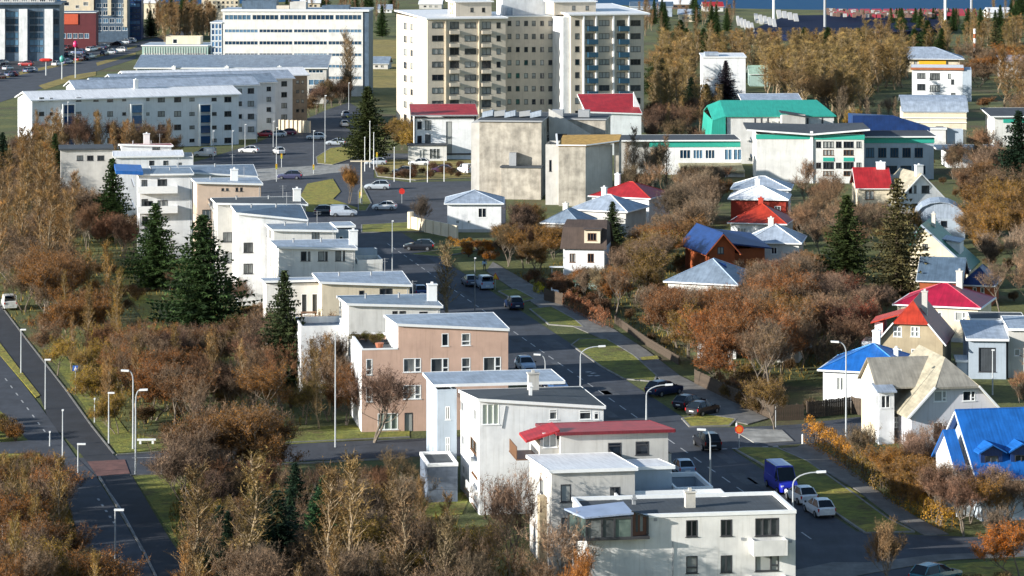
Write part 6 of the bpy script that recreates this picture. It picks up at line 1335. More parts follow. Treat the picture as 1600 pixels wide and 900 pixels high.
cluster([(965, 500), (1040, 480), (1250, 480), (1270, 600), (1240, 648), (1130, 608), (1060, 565), (1000, 530)], 50, [('leafy', 4, 7, 9.5, (.36, .13, .035)), ('thin', 3, 7, 9, C_BROWN), ('bare', 4, 7, 9, C_GREY), ('leafy', 1, 6, 8, (.36, .22, .04))], 'big rust brown garden tree with pale stems above the footpath', 'rust brown trees above the footpath', 2.6, 9)
cluster([(880, 415), (1040, 400), (1050, 470), (960, 495), (900, 470)], 28, [('leafy', 3, 6, 8, (.30, .19, .03)), ('thin', 3, 7, 9, C_BROWN), ('bare', 2, 7, 9, C_GREY), ('leafy', 2, 6, 8, C_ORNG)], 'golden or brown tree right of the climber-covered white house', 'golden brown trees right of the white climber house', 2.8, 10)
cluster([(770, 395), (860, 350), (890, 420), (860, 440), (780, 415)], 24, [('leafy', 3, 5, 7, (.34, .17, .025)), ('thin', 3, 6, 8, C_BROWN), ('bare', 3, 6, 8, C_PURP)], 'orange brown tree between the bungalow and the brown roofed house', 'orange brown trees beside the bungalow', 2.4, 11)
cluster([(950, 340), (1110, 300), (1130, 400), (1060, 420), (990, 380)], 32, [('bare', 5, 7, 9, C_GREY), ('thin', 3, 7, 9, C_BROWN), ('leafy', 1, 6, 7, C_RUST)], 'grey brown bare tree in the gardens between the crimson and the orange roofs', 'bare trees between the crimson and orange roofs', 2.9, 12)
cluster([(955, 290), (1130, 285), (1120, 320), (960, 330)], 14, [('birch', 3, 9, 12, C_GREY), ('bare', 3, 7, 9, C_GREY)], 'tall grey bare tree between the turf roofed hall and the school', 'tall bare trees before the school', 2.9, 13)
cluster([(1160, 480), (1290, 450), (1390, 480), (1370, 580), (1290, 600), (1260, 560)], 36, [('bare', 5, 6.5, 8.5, (.28, .19, .14)), ('thin', 3, 6, 8, C_BROWN), ('leafy', 1, 6, 8, C_DKRED)], 'reddish brown twiggy tree between the rust coloured trees and the orange half-hipped house', 'reddish brown twiggy trees in the middle gardens', 2.9, 14)
cluster([(1110, 420), (1260, 412), (1290, 450), (1160, 475)], 12, [('leafy', 3, 5, 7, C_RUST), ('bare', 4, 6, 7, C_GREY)], 'tree behind the weathered grey hip roof', 'trees behind the grey hip roof', 2.8, 15)
cluster([(1235, 330), (1400, 325), (1400, 400), (1330, 430), (1250, 410)], 30, [('bare', 5, 6, 8, (.26, .17, .11)), ('thin', 2, 6, 8, C_BROWN)], 'brown bare tree left of the dense olive spruce', 'brown bare trees left of the olive spruce', 2.8, 16)
cluster([(1300, 330), (1420, 330), (1410, 420), (1330, 440)], 7, [('bare', 3, 5, 7, C_GREY), ('leafy', 2, 5, 6, C_OLIVE)], 'small tree between the two tall right hand spruces', 'small trees between the tall spruces', 3, 17)
cluster([(1480, 262), (1600, 262), (1640, 345), (1520, 350), (1480, 300)], 26, [('bare', 4, 6, 9, (.25, .17, .12)), ('leafy', 1, 6, 8, C_BROWN)], 'brown bare tree below the low white long building', 'bare trees below the low white building', 2.9, 18)
cluster([(1510, 350), (1640, 330), (1650, 400), (1540, 415)], 12, [('leafy', 5, 7, 9, (.36, .19, .03)), ('bare', 2, 6, 8, C_GREY)], 'golden orange leafy tree below the right edge spruce', 'golden orange trees at the right', 2.9, 19)
cluster([(1530, 420), (1650, 410), (1660, 500), (1560, 500)], 12, [('bare', 5, 6, 8, (.30, .22, .16)), ('thin', 2, 6, 7, C_BROWN)], 'pale brown bare tree at the right edge beside the ochre house', 'pale bare trees beside the ochre house', 2.9, 20)
cluster([(1570, 600), (1660, 590), (1660, 700), (1590, 660)], 8, [('bare', 5, 6, 7, (.30, .18, .12)), ('thin', 2, 5, 7, C_BROWN)], 'reddish bare tree at the right edge behind the blue dormered house', 'reddish bare trees behind the blue roof', 2.9, 21)
cluster([(1395, 760), (1470, 730), (1570, 820), (1570, 850), (1460, 830), (1400, 800)], 30, [('leafy', 5, 3.5, 5.5, (.42, .20, .03)), ('bare', 2, 5, 6, C_PINK)], 'orange leafy garden tree in front of the blue dormered house', 'orange trees before the blue dormered house', 2.0, 22)
cluster([(1025, 118), (1110, 110), (1240, 120), (1420, 118), (1420, 172), (1300, 190), (1200, 150), (1090, 185), (1025, 200)], 210, [('poplar', 5, 11, 14.5, (.40, .29, .12)), ('birch', 4, 10, 14, (.36, .25, .09)), ('bare', 1, 9, 12, (.30, .20, .10)), ('spruce', .4, 8, 11, C_SPR)], '', 'tan trees of the wood right of the tower', 2.8, 23, 'tree', 1.8)
cluster([(1030, 70), (1180, 62), (1420, 66), (1640, 60), (1640, 100), (1420, 100), (1200, 112), (1030, 110)], 140, [('poplar', 5, 9, 12, (.34, .23, .09)), ('birch', 3, 8, 11, (.30, .20, .08)), ('spruce', 1, 8, 10, C_SPR)], '', 'far trees by the stadium', 4.0, 24, 'tree', 1.9)
cluster([(1510, 110), (1660, 105), (1660, 240), (1560, 180), (1515, 170)], 42, [('birch', 4, 10, 13, (.32, .18, .06)), ('thin', 3, 8, 11, C_BROWN), ('leafy', 1, 6, 9, C_ORNG)], 'brown tree of the wood in the upper right corner', 'upper right wood', 4, 25, 'tree', 1.6)
cluster([(1300, 190), (1400, 180), (1410, 225), (1320, 215)], 10, [('birch', 3, 7, 10, C_GREY), ('leafy', 2, 5, 7, C_YEL), ('bare', 2, 6, 8, C_GREY)], 'twiggy tree between the green gym and the curved roof house', 'trees between gym and curved roof house', 3, 26)
cluster([(225, 72), (335, 60), (340, 40), (225, 44)], 60, [('birch', 5, 9, 12, (.30, .18, .08)), ('poplar', 3, 9, 12, C_TAN)], 'brown bare tree behind the pale green office wing', 'trees behind the green office wing', 3, 27, 'tree', 1.8)
cluster([(60, 262), (205, 250), (330, 262), (180, 268), (100, 270)], 10, [('bare', 4, 6, 9, C_PURP), ('birch', 3, 8, 10, C_TAN)], 'bare tree in front of the nearest long apartment slab', 'bare trees before the long slab', 2.8, 28)
cluster([(25, 270), (60, 246), (300, 248), (300, 262), (100, 275)], 34, [('bare', 4, 7, 10, C_PURP), ('birch', 3, 9, 11, C_TAN), ('leafy', 1, 5, 6, C_RUST)], 'bare tree in front of the nearest long apartment slab', 'bare trees before the long slab', 2.8, 29)
cluster([(480, 200), (540, 165), (560, 160), (520, 158), (470, 185)], 10, [('bare', 3, 6, 8, C_PURP), ('leafy', 2, 5, 6, C_BROWN)], 'dark bare tree under the office block beside the road', 'dark trees under the office block', 3, 30)
cluster([(525, 160), (560, 150), (570, 165), (545, 175)], 3, [('birch', 1, 16, 20, (.34, .24, .14))], 'tall thin poplar before the end of the white office block', 'tall thin poplars before the office block', 2, 31)
cluster([(598, 205), (665, 222), (640, 244), (598, 240)], 8, [('leafy', 3, 4, 6, C_YEL), ('leafy', 2, 4, 6, C_BROWN)], 'yellow bush-like tree at the foot of the tower', 'yellow trees at the tower foot', 2.5, 32)
cluster([(1010, 190), (1100, 195), (1105, 250), (1010, 240)], 16, [('bare', 4, 6, 9, C_PURP), ('birch', 2, 8, 11, C_TAN)], 'purple bare tree between the white hall and the green gym', 'purple bare trees beside the gym', 3, 33)
cluster([(1060, 300), (1140, 290), (1140, 312), (1070, 325)], 5, [('leafy', 2, 4, 5, C_ORNG), ('bare', 3, 5, 6, C_PURP)], 'orange or purple low tree under the school canopy', 'low trees under the school canopy', 2.5, 34)
cluster([(500, 44), (620, 40), (640, 24), (500, 22)], 18, [('birch', 5, 8, 11, (.26, .16, .10)), ('spruce', 2, 8, 10, C_SPR)], 'distant brown tree in the gap left of the tower', 'distant trees left of the tower', 5, 35)
cluster([(230, 42), (620, 24), (620, 12), (230, 14)], 40, [('birch', 4, 8, 11, (.24, .16, .09)), ('spruce', 2, 8, 11, C_SPR)], 'distant tree behind the office blocks near the shore', 'distant shore trees behind the offices', 6, 36)
cluster([(990, 60), (1160, 50), (1150, 16), (990, 26)], 30, [('birch', 4, 8, 11, (.28, .17, .09)), ('spruce', 2, 8, 11, C_SPR)], 'distant tree between the tower and the stadium', 'distant trees between tower and stadium', 6, 37)
cluster([(1340, 60), (1640, 60), (1640, 14), (1540, 14), (1345, 40)], 60, [('birch', 3, 8, 12, (.24, .17, .09)), ('spruce', 3, 8, 12, C_SPR)], 'distant dark tree behind the stadium at the upper right', 'distant dark trees behind the stadium', 6, 38)
cluster([(290, 770), (350, 735), (450, 728), (470, 780), (420, 820), (300, 820)], 13, [('leafy', 4, 6.5, 8.5, C_RUST), ('thin', 3, 7, 9, C_PURP)], '', 'rust trees in front of the side street', 2.6, 51)
cluster([(330, 900), (380, 860), (500, 850), (520, 930), (360, 960)], 7, [('spruce', 1, 5.5, 8, C_SPRD)], '', 'dark foreground spruces', 2.4, 52)
cluster([(80, 285), (190, 285), (185, 330), (90, 340)], 14, [('bare', 3, 3.5, 5, C_PURP), ('thin', 3, 3.5, 5, C_BROWN), ('bush', 2, 2, 3, C_GREY)], '', 'low trees below the grey long house', 2.0, 53)
cluster([(-60, 640), (20, 668), (52, 690), (-60, 692)], 14, [('bush', 3, 1.5, 2.4, C_RUST), ('bush', 2, 1.3, 2, C_OLIVE)], '', 'brown bushes left of the dark road', 1.6, 54, 'shrub')
cluster([(60, 560), (190, 690), (260, 690), (150, 560)], 14, [('thin', 2, 4, 6, C_ORNG), ('leafy', 2, 4, 6, C_YEL), ('birch', 2, 6, 8, C_TAN)], '', 'yellow trees at the verge edge', 2.4, 55)
cluster([(30, 752), (90, 752), (140, 815), (40, 790)], 6, [('bare', 3, 4.5, 5.8, C_PURP), ('bare', 2, 5, 6, C_RUST)], '', 'purple twiggy trees at the thicket tip', 1.8, 56)
cluster([(690, 388), (790, 385), (800, 408), (760, 412), (700, 402)], 12, [('bush', 3, 1.4, 2.4, C_ORNG), ('bare', 1, 3, 4, C_GREY)], '', 'orange bushes below the bungalow', 1.5, 57, 'shrub')
cluster([(1230, 320), (1600, 262), (1640, 480), (1300, 520)], 34, [('bush', 3, 1.4, 2.6, C_BROWN), ('bush', 1, 1.3, 2.2, C_OLIVE)], '', 'brown shrubs of the right hand gardens', 2.0, 58, 'shrub')
cluster([(1000, 190), (1130, 180), (1400, 215), (1480, 262), (1130, 262), (1010, 262)], 36, [('bare', 5, 4, 7, C_PURP), ('bush', 3, 1.4, 2.6, C_BROWN)], '', 'trees and shrubs around the school', 2.6, 59)
# shrubs
cluster([(590, 268), (735, 262), (738, 276), (640, 282), (592, 276)], 26, [('bush', 1, 1.4, 2.2, (.14, .07, .04))], 'low brown shrub on the long grass island at the junction', 'brown shrubs on the junction island', 1.3, 41, 'shrub')
cluster([(1130, 640), (1150, 600), (1270, 612), (1270, 648), (1215, 656)], 26, [('bush', 1, 1.8, 2.6, (.18, .12, .04))], 'brown hedge-like shrub behind the long board fence', 'shrubs behind the long fence', 1.5, 42, 'shrub')
cluster([(820, 440), (900, 440), (960, 500), (880, 470)], 26, [('bush', 1, 1.6, 2.4, (.26, .11, .05)), ('bush', .4, 1.3, 2, C_YEL)], 'reddish brown hedge shrub beside the upper footpath', 'reddish shrubs by the upper footpath', 1.3, 43, 'shrub')
cluster([(0, 440), (180, 420), (330, 560), (520, 640), (420, 690), (210, 690), (100, 560)], 40, [('bush', 3, 1.5, 2.6, C_BROWN), ('bush', 2, 1.4, 2.4, (.26, .16, .03)), ('bush', 1, 1.2, 2, C_GRN)], 'low brown undergrowth shrub in the wood left of the row houses', 'undergrowth shrubs of the left wood', 2.0, 44, 'shrub')
cluster([(-40, 780), (110, 780), (215, 900), (220, 1000), (-40, 1000)], 25, [('bush', 3, 1.5, 2.6, C_RUST), ('bush', 2, 1.4, 2.4, (.34, .22, .03))], 'orange brown undergrowth shrub in the bottom left corner', 'undergrowth shrubs at the bottom left', 1.6, 45, 'shrub')
cluster([(280, 770), (640, 740), (700, 860), (900, 940), (900, 1020), (260, 1020)], 40, [('bush', 3, 1.3, 2.4, C_BROWN), ('bush', 2, 1.2, 2.2, (.30, .22, .03)), ('bush', 1, 1.2, 2, C_GRN)], 'undergrowth shrub between the foreground trunks', 'undergrowth shrubs of the foreground', 1.7, 46, 'shrub')
cluster([(790, 430), (1000, 400), (1280, 420), (1290, 600), (1150, 600), (1000, 540), (940, 480)], 35, [('bush', 3, 1.3, 2.4, C_BROWN), ('bush', 1, 1.2, 2.2, (.30, .22, .03)), ('bush', 1, 1.2, 2, C_GRN)], 'garden shrub among the middle gardens', 'garden shrubs of the middle gardens', 2.0, 47, 'shrub')
cluster([(1480, 900), (1600, 890), (1620, 960), (1480, 960)], 8, [('bush', 1, 1.2, 1.8, C_OLIVE)], 'green brown shrub at the bottom right corner', 'shrubs at the bottom right corner', 1.2, 48, 'shrub')
for i, (du, dv) in enumerate(((-.9, 8.6), (-2.2, 9.2), (-3.4, 8.8), (-1.6, 7.0))):
    B_, uT_, hT_ = TERR; tree('bush', 0, 0, 1.3, (.16, .17, .03), 'potted green shrub on the roof terrace of the salmon pink house', 'plant', 'terrace plants of the salmon pink house', 1, B_.p+B_.U*(uT_+du)+B_.V*dv+Vector((0, 0, hT_-.55)))
def hedge(label, pxs, h, wd, col, seed=0, dens=420):
    rng.seed(seed); P = [G(*p) for p in pxs]; o = thing('hedge', label, 'hedge', P[0]); cr = TM(); tb = MB()
    for a, c in zip(P[:-1], P[1:]):
        L_ = (c-a).length; d = np.array((c-a).normalized()); s = np.array([-d[1], d[0], 0]); a0 = np.array(a-P[0])
        for i in range(int(L_*dens)):
            t = rng.uniform(0, L_); hh = h*(1+.16*math.sin(t*1.9+seed)+.1*math.sin(t*5.1)); u = rng.uniform(-1, 1); z = rng.uniform(0, 1)
            if abs(u) < .6 and z < .72: z = rng.uniform(.72, 1)
            p = a0+d*t+s*u*wd/2*(1-.35*z*z)+np.array([0, 0, z*hh*(1-.22*u*u)]); cr.leaf(p, rng.uniform(.10, .2)) if rng.rand() < .8 else cr.blade(p, unit(rng.normal(size=3)+np.array([0, 0, 1])), .35, .014, 0)
        for i in range(int(L_*2)):
            p = a0+d*rng.uniform(0, L_)+s*rng.uniform(-.25, .25)*wd; tb.bar(Vector(p), Vector(p)+Vector((rng.normal()*.15, rng.normal()*.15, h*.8)), .03, sides=3)
    tag(tb.build('stem', M_BARKD, o), kind='stuff'); c_ = link('foliage', cr.mesh('foliage', [M_TWIG, M_LEAF]), o); c_.color = (*col, 1); o.color = (*col, 1)
hedge('bright orange brown hedge along the footpath above the white cars', [(1264, 690), (1300, 712), (1332, 736)], 2.2, 1.8, (.42, .20, .03), 1)
hedge('dark olive brown hedge continuing down the footpath', [(1334, 738), (1372, 762), (1404, 786)], 2.2, 1.8, (.20, .13, .03), 2)
hedge('golden hedge at the lower end of the footpath', [(1404, 786), (1450, 812), (1490, 832)], 1.9, 1.7, (.40, .22, .03), 3)
hedge('reddish hedge beside the upper footpath and dark fence', [(884, 478), (930, 503), (952, 514)], 2.0, 1.3, (.28, .12, .06), 4)
hedge('yellow green hedge near the parked yellow bush', [(838, 455), (848, 461)], 1.2, 1.2, (.40, .36, .03), 5)
hedge('reddish brown low hedge behind the long board fence', [(1120, 612), (1205, 648)], 1.9, 1.2, (.20, .10, .05), 6)
hedge('dark hedge left of the footpath bushes', [(700, 384), (800, 392)], 1.2, 1.2, (.34, .17, .02), 7)
# grass tufts, leaf litter and seedlings of the woods: nobody could count them
rng.seed(99); cr = TM()
for poly, n in (([(-40, 300), (330, 420), (540, 620), (430, 694), (210, 694), (60, 520), (-40, 470)], 26000), ([(-60, 760), (110, 760), (260, 1010), (-60, 1010)], 12000), ([(262, 800), (300, 748), (660, 735), (720, 830), (880, 930), (920, 1040), (330, 1040)], 26000), ([(790, 430), (1000, 380), (1290, 420), (1300, 600), (1150, 600), (950, 500)], 16000)):
    W_ = [G(*p) for p in poly]; Q = [(p.x, p.y) for p in W_]; x0, x1, y0, y1 = min(q[0] for q in Q), max(q[0] for q in Q), min(q[1] for q in Q), max(q[1] for q in Q)
    for i in range(n):
        x, y = rng.uniform(x0, x1), rng.uniform(y0, y1)
        if inpoly(x, y, Q) and not blocked(x, y): cr.blade(np.array([x, y, .0]), unit(np.array([rng.normal()*.3, rng.normal()*.3, 1.])), rng.uniform(.15, .7), rng.uniform(.03, .08), 0)
me = cr.mesh('undergrowth', [leafmat('undergrowth blades', .5, .1, (.20, .14, .035))]); tag(link('undergrowth', me), kind='stuff')
for L_ in P_.values():
    for t in L_:
        for c in list(t.children): bpy.data.objects.remove(c)
        bpy.data.objects.remove(t)
# ---------------------------------------------------------------- vehicles
m, N, L, b_ = newmat('car paint'); oi = N.new('ShaderNodeObjectInfo'); n_ = noise(N, L, 3, 3, coord(N, L)); r_ = ramp(N, L, n_, [(.3, (.82,)*3), (.7, (1, 1, 1))])
L.new(mixc(N, L, 1.0, oi.outputs['Color'], r_.outputs[0], 'MULTIPLY'), b_.inputs['Base Color']); b_.inputs['Roughness'].default_value = .28; b_.inputs['Coat Weight'].default_value = .6; b_.inputs['Coat Roughness'].default_value = .06; M_CAR = m
M_CGL = plain('car glass', (.012, .018, .024), .15, 0, .1, 3, .35); M_TYRE = plain('tyre rubber', (.02, .02, .02), .9); M_RIM = plain('wheel rim', (.45, .46, .48), .3, .8); M_HL = plain('headlight glass', (.75, .78, .80), .1); M_TL = plain('tail light', (.45, .01, .01), .2); M_BLK = plain('black plastic', (.02, .02, .022), .6); M_PLATE = plain('number plate', (.75, .75, .72), .5)
def carproto(kind):
    # stations along x (front = +x): (x, half width, sill z, shoulder z) and roof line
    if kind == 'van': Lh, W2, H, st = 2.75, 1.0, 2.55, [(2.75, .72, .35, .80), (2.6, .90, .28, 1.02), (2.0, .98, .25, 1.22), (1.4, 1.0, .25, 1.30), (-1.4, 1.0, .25, 1.35), (-2.7, .98, .28, 1.35), (-2.75, .95, .32, 1.30)]; cab = [(1.95, 1.22, .88), (1.15, 2.38, .82), (.9, 2.5, .82), (-2.45, 2.55, .84), (-2.72, 2.42, .84)]; wx = (1.75, -1.75)
    elif kind == 'estate': Lh, W2, H, st = 2.3, .92, 1.62, [(2.3, .58, .38, .62), (2.12, .84, .24, .82), (1.5, .90, .22, .96), (.9, .92, .22, 1.02), (-1.2, .92, .22, 1.04), (-2.1, .88, .26, 1.02), (-2.28, .74, .36, .92)]; cab = [(1.02, 1.0, .78), (.25, 1.50, .64), (-.4, 1.62, .63), (-1.6, 1.58, .62), (-2.15, 1.05, .74)]; wx = (1.42, -1.38)
    elif kind == 'small_van': Lh, W2, H, st = 2.2, .90, 1.85, [(2.2, .58, .38, .70), (2.05, .82, .24, .90), (1.5, .88, .22, 1.05), (1.0, .90, .22, 1.12), (-1.2, .90, .22, 1.15), (-2.1, .89, .26, 1.15), (-2.2, .85, .32, 1.10)]; cab = [(1.25, 1.06, .78), (.55, 1.74, .70), (.1, 1.82, .70), (-1.95, 1.84, .72), (-2.17, 1.75, .74)]; wx = (1.38, -1.38)
    else: Lh, W2, H, st = 2.1, .88, 1.47, [(2.1, .55, .36, .58), (1.95, .80, .22, .76), (1.35, .86, .20, .88), (.85, .88, .20, .93), (-1.1, .88, .20, .95), (-1.85, .84, .24, .95), (-2.05, .70, .34, .84)]; cab = [(.98, .92, .74), (.2, 1.38, .60), (-.35, 1.47, .59), (-1.25, 1.42, .58), (-1.85, .98, .70)]; wx = (1.3, -1.25)
    t = thing('parked_car', 'p', 'car', (0, 0, -500)); mb = MB(); rings = []
    for x, w_, zb_, zt_ in st:
        zm = (zb_+zt_)/2; rings.append([(x, -w_*.90, zb_), (x, -w_, zm-.05), (x, -w_*.99, zm+.1), (x, -w_*.93, zt_), (x, 0, zt_+.03), (x, w_*.93, zt_), (x, w_*.99, zm+.1), (x, w_, zm-.05), (x, w_*.90, zb_)])
    for a, c in zip(rings[:-1], rings[1:]):
        for i in range(8): mb.quad(a[i], a[i+1], c[i+1], c[i])
        mb.quad(a[8], a[0], c[0], c[8])
    mb.poly(rings[0][::-1]); mb.poly(rings[-1])
    # roof shell over the glass
    rr = [[(x, -w_, z), (x, -w_*.6, z+.04), (x, w_*.6, z+.04), (x, w_, z)] for x, z, w_ in cab[1:-1]]
    for a, c in zip(rr[:-1], rr[1:]):
        for i in range(3): mb.quad(a[i], a[i+1], c[i+1], c[i])
        mb.box(c[0][0]-.03, c[0][1]-.01, c[0][2]-.45, c[0][0]+.05, c[0][1]+.03, c[0][2]); mb.box(c[3][0]-.03, c[3][1]-.03, c[3][2]-.45, c[3][0]+.05, c[3][1]+.01, c[3][2])
    sh = lambda x: np.interp(-x, [-q[0] for q in st], [q[3] for q in st]); wv = lambda x: np.interp(-x, [-q[0] for q in st], [q[1] for q in st])*.92
    for s_ in (-1, 1):
        mb.bar((cab[0][0], s_*cab[0][2], cab[0][1]), (cab[1][0], s_*cab[1][2], cab[1][1]), .035); mb.bar((cab[-1][0], s_*cab[-1][2], cab[-1][1]), (cab[-2][0], s_*cab[-2][2], cab[-2][1]), .05)
        mb.bar((cab[2][0], s_*cab[2][2]*1.01, cab[2][1]), (cab[2][0]-.1, s_*wv(cab[2][0]), sh(cab[2][0])), .04)
        if kind in ('van', 'small_van'):
            x0, x1 = cab[2][0]-.15, cab[-1][0]; q = [(x0, s_*wv(x0)*1.005, sh(x0)), (x1, s_*wv(x1)*1.005, sh(x1)), (x1, s_*cab[-2][2]*1.03, cab[-1][1]), (x0, s_*cab[2][2]*1.03, cab[2][1])]; mb.poly(q if s_ < 0 else q[::-1])
    link('body', mb.mesh('body', M_CAR, True), t)
    g = MB(); a, c = cab[0], cab[1]; g.quad((a[0], -a[2], a[1]), (a[0], a[2], a[1]), (c[0], c[2], c[1]), (c[0], -c[2], c[1])); link('windscreen', g.mesh('windscreen', M_CGL), t)
    g = MB(); a, c = cab[-1], cab[-2]; g.quad((a[0], -a[2], a[1]), (a[0], a[2], a[1]), (c[0], c[2], c[1]), (c[0], -c[2], c[1])); link('rear_window', g.mesh('rear_window', M_CAR if kind == 'van' else M_CGL), t)
    for s_ in (-1, 1):
        g = MB(); last = 3 if kind not in ('van', 'small_van') else 2
        for i in range(0, last+(1 if last == 3 else 0)):
            a, c = cab[i], cab[min(i+1, len(cab)-1)]
            if i >= last+1: break
            q = [(a[0], s_*wv(a[0]), max(sh(a[0]), a[1] if i == 0 else 0)), (c[0], s_*wv(c[0]), sh(c[0])), (c[0], s_*c[2], max(c[1], sh(c[0])+.01)), (a[0], s_*a[2], max(a[1], sh(a[0])+.01))]; g.poly(q if s_ < 0 else q[::-1])
        link('side_window', g.mesh('side_window', M_CGL), t)
    wm = MB(); n = 14; r = .34 if kind in ('van',) else .31
    for i in range(n):
        a0, a1 = 2*math.pi*i/n, 2*math.pi*(i+1)/n; p0, p1 = (r*math.cos(a0), r*math.sin(a0)), (r*math.cos(a1), r*math.sin(a1))
        wm.quad((p0[0], -.1, p0[1]), (p1[0], -.1, p1[1]), (p1[0], .1, p1[1]), (p0[0], .1, p0[1])); wm.poly([(0, -.1, 0), (p1[0], -.1, p1[1]), (p0[0], -.1, p0[1])]); wm.poly([(0, .1, 0), (p0[0], .1, p0[1]), (p1[0], .1, p1[1])])
    wm = wm.mesh('wheel', M_TYRE); rm = MB()
    for i in range(10):
        a0, a1 = 2*math.pi*i/10, 2*math.pi*(i+1)/10; q = r*.62
        for y in (-.108, .108): rm.poly([(0, y*1.05, 0), (q*math.cos(a0), y, q*math.sin(a0)), (q*math.cos(a1), y, q*math.sin(a1))])
    rm = rm.mesh('rim', M_RIM)
    for x in wx:
        for s_ in (-1, 1): wo = link('wheel', wm, t, (x, s_*(W2-.09), r)); link('rim', rm, wo)
    x0, w0, zb0, zt0 = st[1]; xr, wr, zbr, ztr = st[-2]
    for s_ in (-1, 1):
        g = MB(); g.box(x0-.12, s_*w0*.80-.13, zt0-.22, x0+.1, s_*w0*.80+.13, zt0-.06); link('headlight', g.mesh('headlight', M_HL), t)
        g = MB(); zz = ztr-.10; g.box(xr-.16, s_*wr*.86-.07, zz-.24, xr+.02, s_*wr*.86+.08, zz+.02); link('tail_light', g.mesh('tail_light', M_TL), t)
        g = MB(); g.box(cab[0][0]-.25, s_*(W2+.09)-.07, sh(cab[0][0]), cab[0][0]-.12, s_*(W2+.09)+.07, sh(cab[0][0])+.15); link('wing_mirror', g.mesh('wing_mirror', M_BLK), t)
    g = MB(); g.box(st[0][0]-.02, -.42, .36, st[0][0]+.02, .42, .52); link('grille', g.mesh('grille', M_BLK), t)
    g = MB(); g.box(st[-1][0]-.02, -.26, .55, st[-1][0]-.003, .26, .66); link('number_plate', g.mesh('number_plate', M_PLATE), t)
    return t
CARP = {k: carproto(k) for k in ('hatch', 'estate', 'small_van', 'van')}
SD = math.degrees(math.atan2(MD.y, MD.x))         # street heading, pointing away
def car(kind, px, base, rz, col, label, cat='car', name='parked_car', group=None, s=1.0):
    o = dup(CARP[kind], G(px, base)+Vector((0, 0, .03)), R(rz), label, col, s); o.name = name; o['category'] = cat
    if group: o['group'] = group
    return o
WHT, SIL, BLK, NVY, LBL = (.75, .75, .74), (.42, .46, .50), (.012, .012, .015), (.012, .025, .07), (.36, .46, .58)
T_, A_ = SD+180, SD      # facing the camera / facing away
car('hatch', 821, 578, T_, LBL, 'pale blue silver car parked by the end of the salmon pink house, facing the camera')
car('hatch', 854, 602, T_, NVY, 'dark blue car just above the chimney of the tall white row house')
car('hatch', 872, 613, T_, (.05, .12, .28), 'blue car showing only its roof behind the dark roofed row house')
car('estate', 1038, 617, A_-58, NVY, 'dark blue estate car parked beside the curved lamp and fence', s=.98)
car('hatch', 1077, 638, A_-50, (.02, .02, .03), 'upper one of two black cars parked side by side at the fence')
car('hatch', 1098, 648, A_-50, BLK, 'lower one of two black cars parked side by side at the fence')
car('estate', 1105, 700, A_, BLK, 'black car driving away across the side street crossing')
car('hatch', 1066, 740, A_, LBL, 'light blue car parked beside the crimson roofed row house', s=.95)
car('hatch', 1084, 771, A_, (.05, .10, .20), 'dark blue car half hidden behind the low garage parapets')
car('van', 1221, 766, T_, (.010, .018, .36), 'tall bright blue van parked facing the camera', 'van', 'parked_van', s=.92)
car('hatch', 1252, 784, T_-176, WHT, 'upper white car of the pair parked behind the blue van')
car('hatch', 1280, 804, T_-178, WHT, 'lower white car of the pair parked behind the blue van')
car('estate', 1462, 912, A_-60, (.02, .16, .22), 'teal car cut by the bottom edge beside the grass', s=1)
car('estate', 803, 482, A_, NVY, 'dark blue car driving away near the yellow warning sign')
car('small_van', 757, 451, A_, LBL, 'pale blue van seen from behind beside the yellow warning sign', 'van', 'parked_van')
car('hatch', 734, 446, A_, (.10, .13, .18), 'dark grey car left of the pale blue van')
car('estate', 655, 391, 172, (.014, .016, .022), 'black estate car crossing the street below the beige wall')
car('hatch', 655, 462, A_, (.05, .09, .22), 'dark blue car at the right end of the cream row house')
car('hatch', 601, 328, 176, WHT, 'white car driving past the junction island below the silver one', name='car')
car('estate', 590, 296, 176, SIL, 'silver estate car behind the traffic light poles', name='car')
car('small_van', 537, 338, 5, (.50, .55, .62), 'silver van parked behind the warm white row houses', 'van', 'parked_van')
car('estate', 513, 336, 5, (.02, .03, .05), 'dark estate car parked beside the silver van')
car('estate', 453, 280, 175, (.06, .06, .12), 'dark car waiting at the pale crossing', name='car')
car('hatch', 436, 241, A_+8, WHT, 'white car driving down toward the junction', name='car')
car('hatch', 494, 218, 176, WHT, 'small white car at the upper mouth of the junction', name='car')
car('hatch', 525, 227, 176, SIL, 'silver car left of the big junction spruce', name='car')
car('hatch', 413, 214, 178, (.45, .02, .04), 'red car parked in front of the apartment slabs')
car('hatch', 433, 214, 178, WHT, 'silver white car parked beside the red one')
car('hatch', 449, 211, 178, (.20, .02, .06), 'dark red car parked at the end of the apartment slab row')
car('small_van', 320, 245, 172, WHT, 'white van parked below the long apartment slab entrance', 'van', 'parked_van')
car('hatch', 389, 239, 170, WHT, 'white car parked between the lamp posts below the apartment slab')
car('hatch', 655, 259, 178, WHT, 'white car on the far road in front of the red roofed white building')
car('small_van', 728, 271, 120, WHT, 'white van beside the concrete hall corner', 'van', 'parked_van')
car('hatch', 588, 258, 178, SIL, 'silver car behind the traffic lights on the far road')
car('hatch', 690, 270, 178, (.08, .03, .08), 'dark purple car behind the shrubs of the long island')
car('hatch', 540, 183, 100, (.35, .40, .48), 'pale blue car on the road beside the office block')
car('hatch', 538, 198, 100, WHT, 'white car on the road left of the big junction spruce')
car('hatch', 630, 272, 178, (.03, .03, .04), 'dark car behind the left end of the long island')
car('hatch', 1545, 578, -94, (.10, .01, .015), 'dark red car standing in the garage doorway')
car('small_van', 14, 482, 105, (.75, .75, .72), 'small white boxy car at the top of the dark cycle path')
car('hatch', 1036, 196, 170, (.35, .40, .48), 'pale car parked among purple bare trees beside the tower', s=1)
random.seed(5)
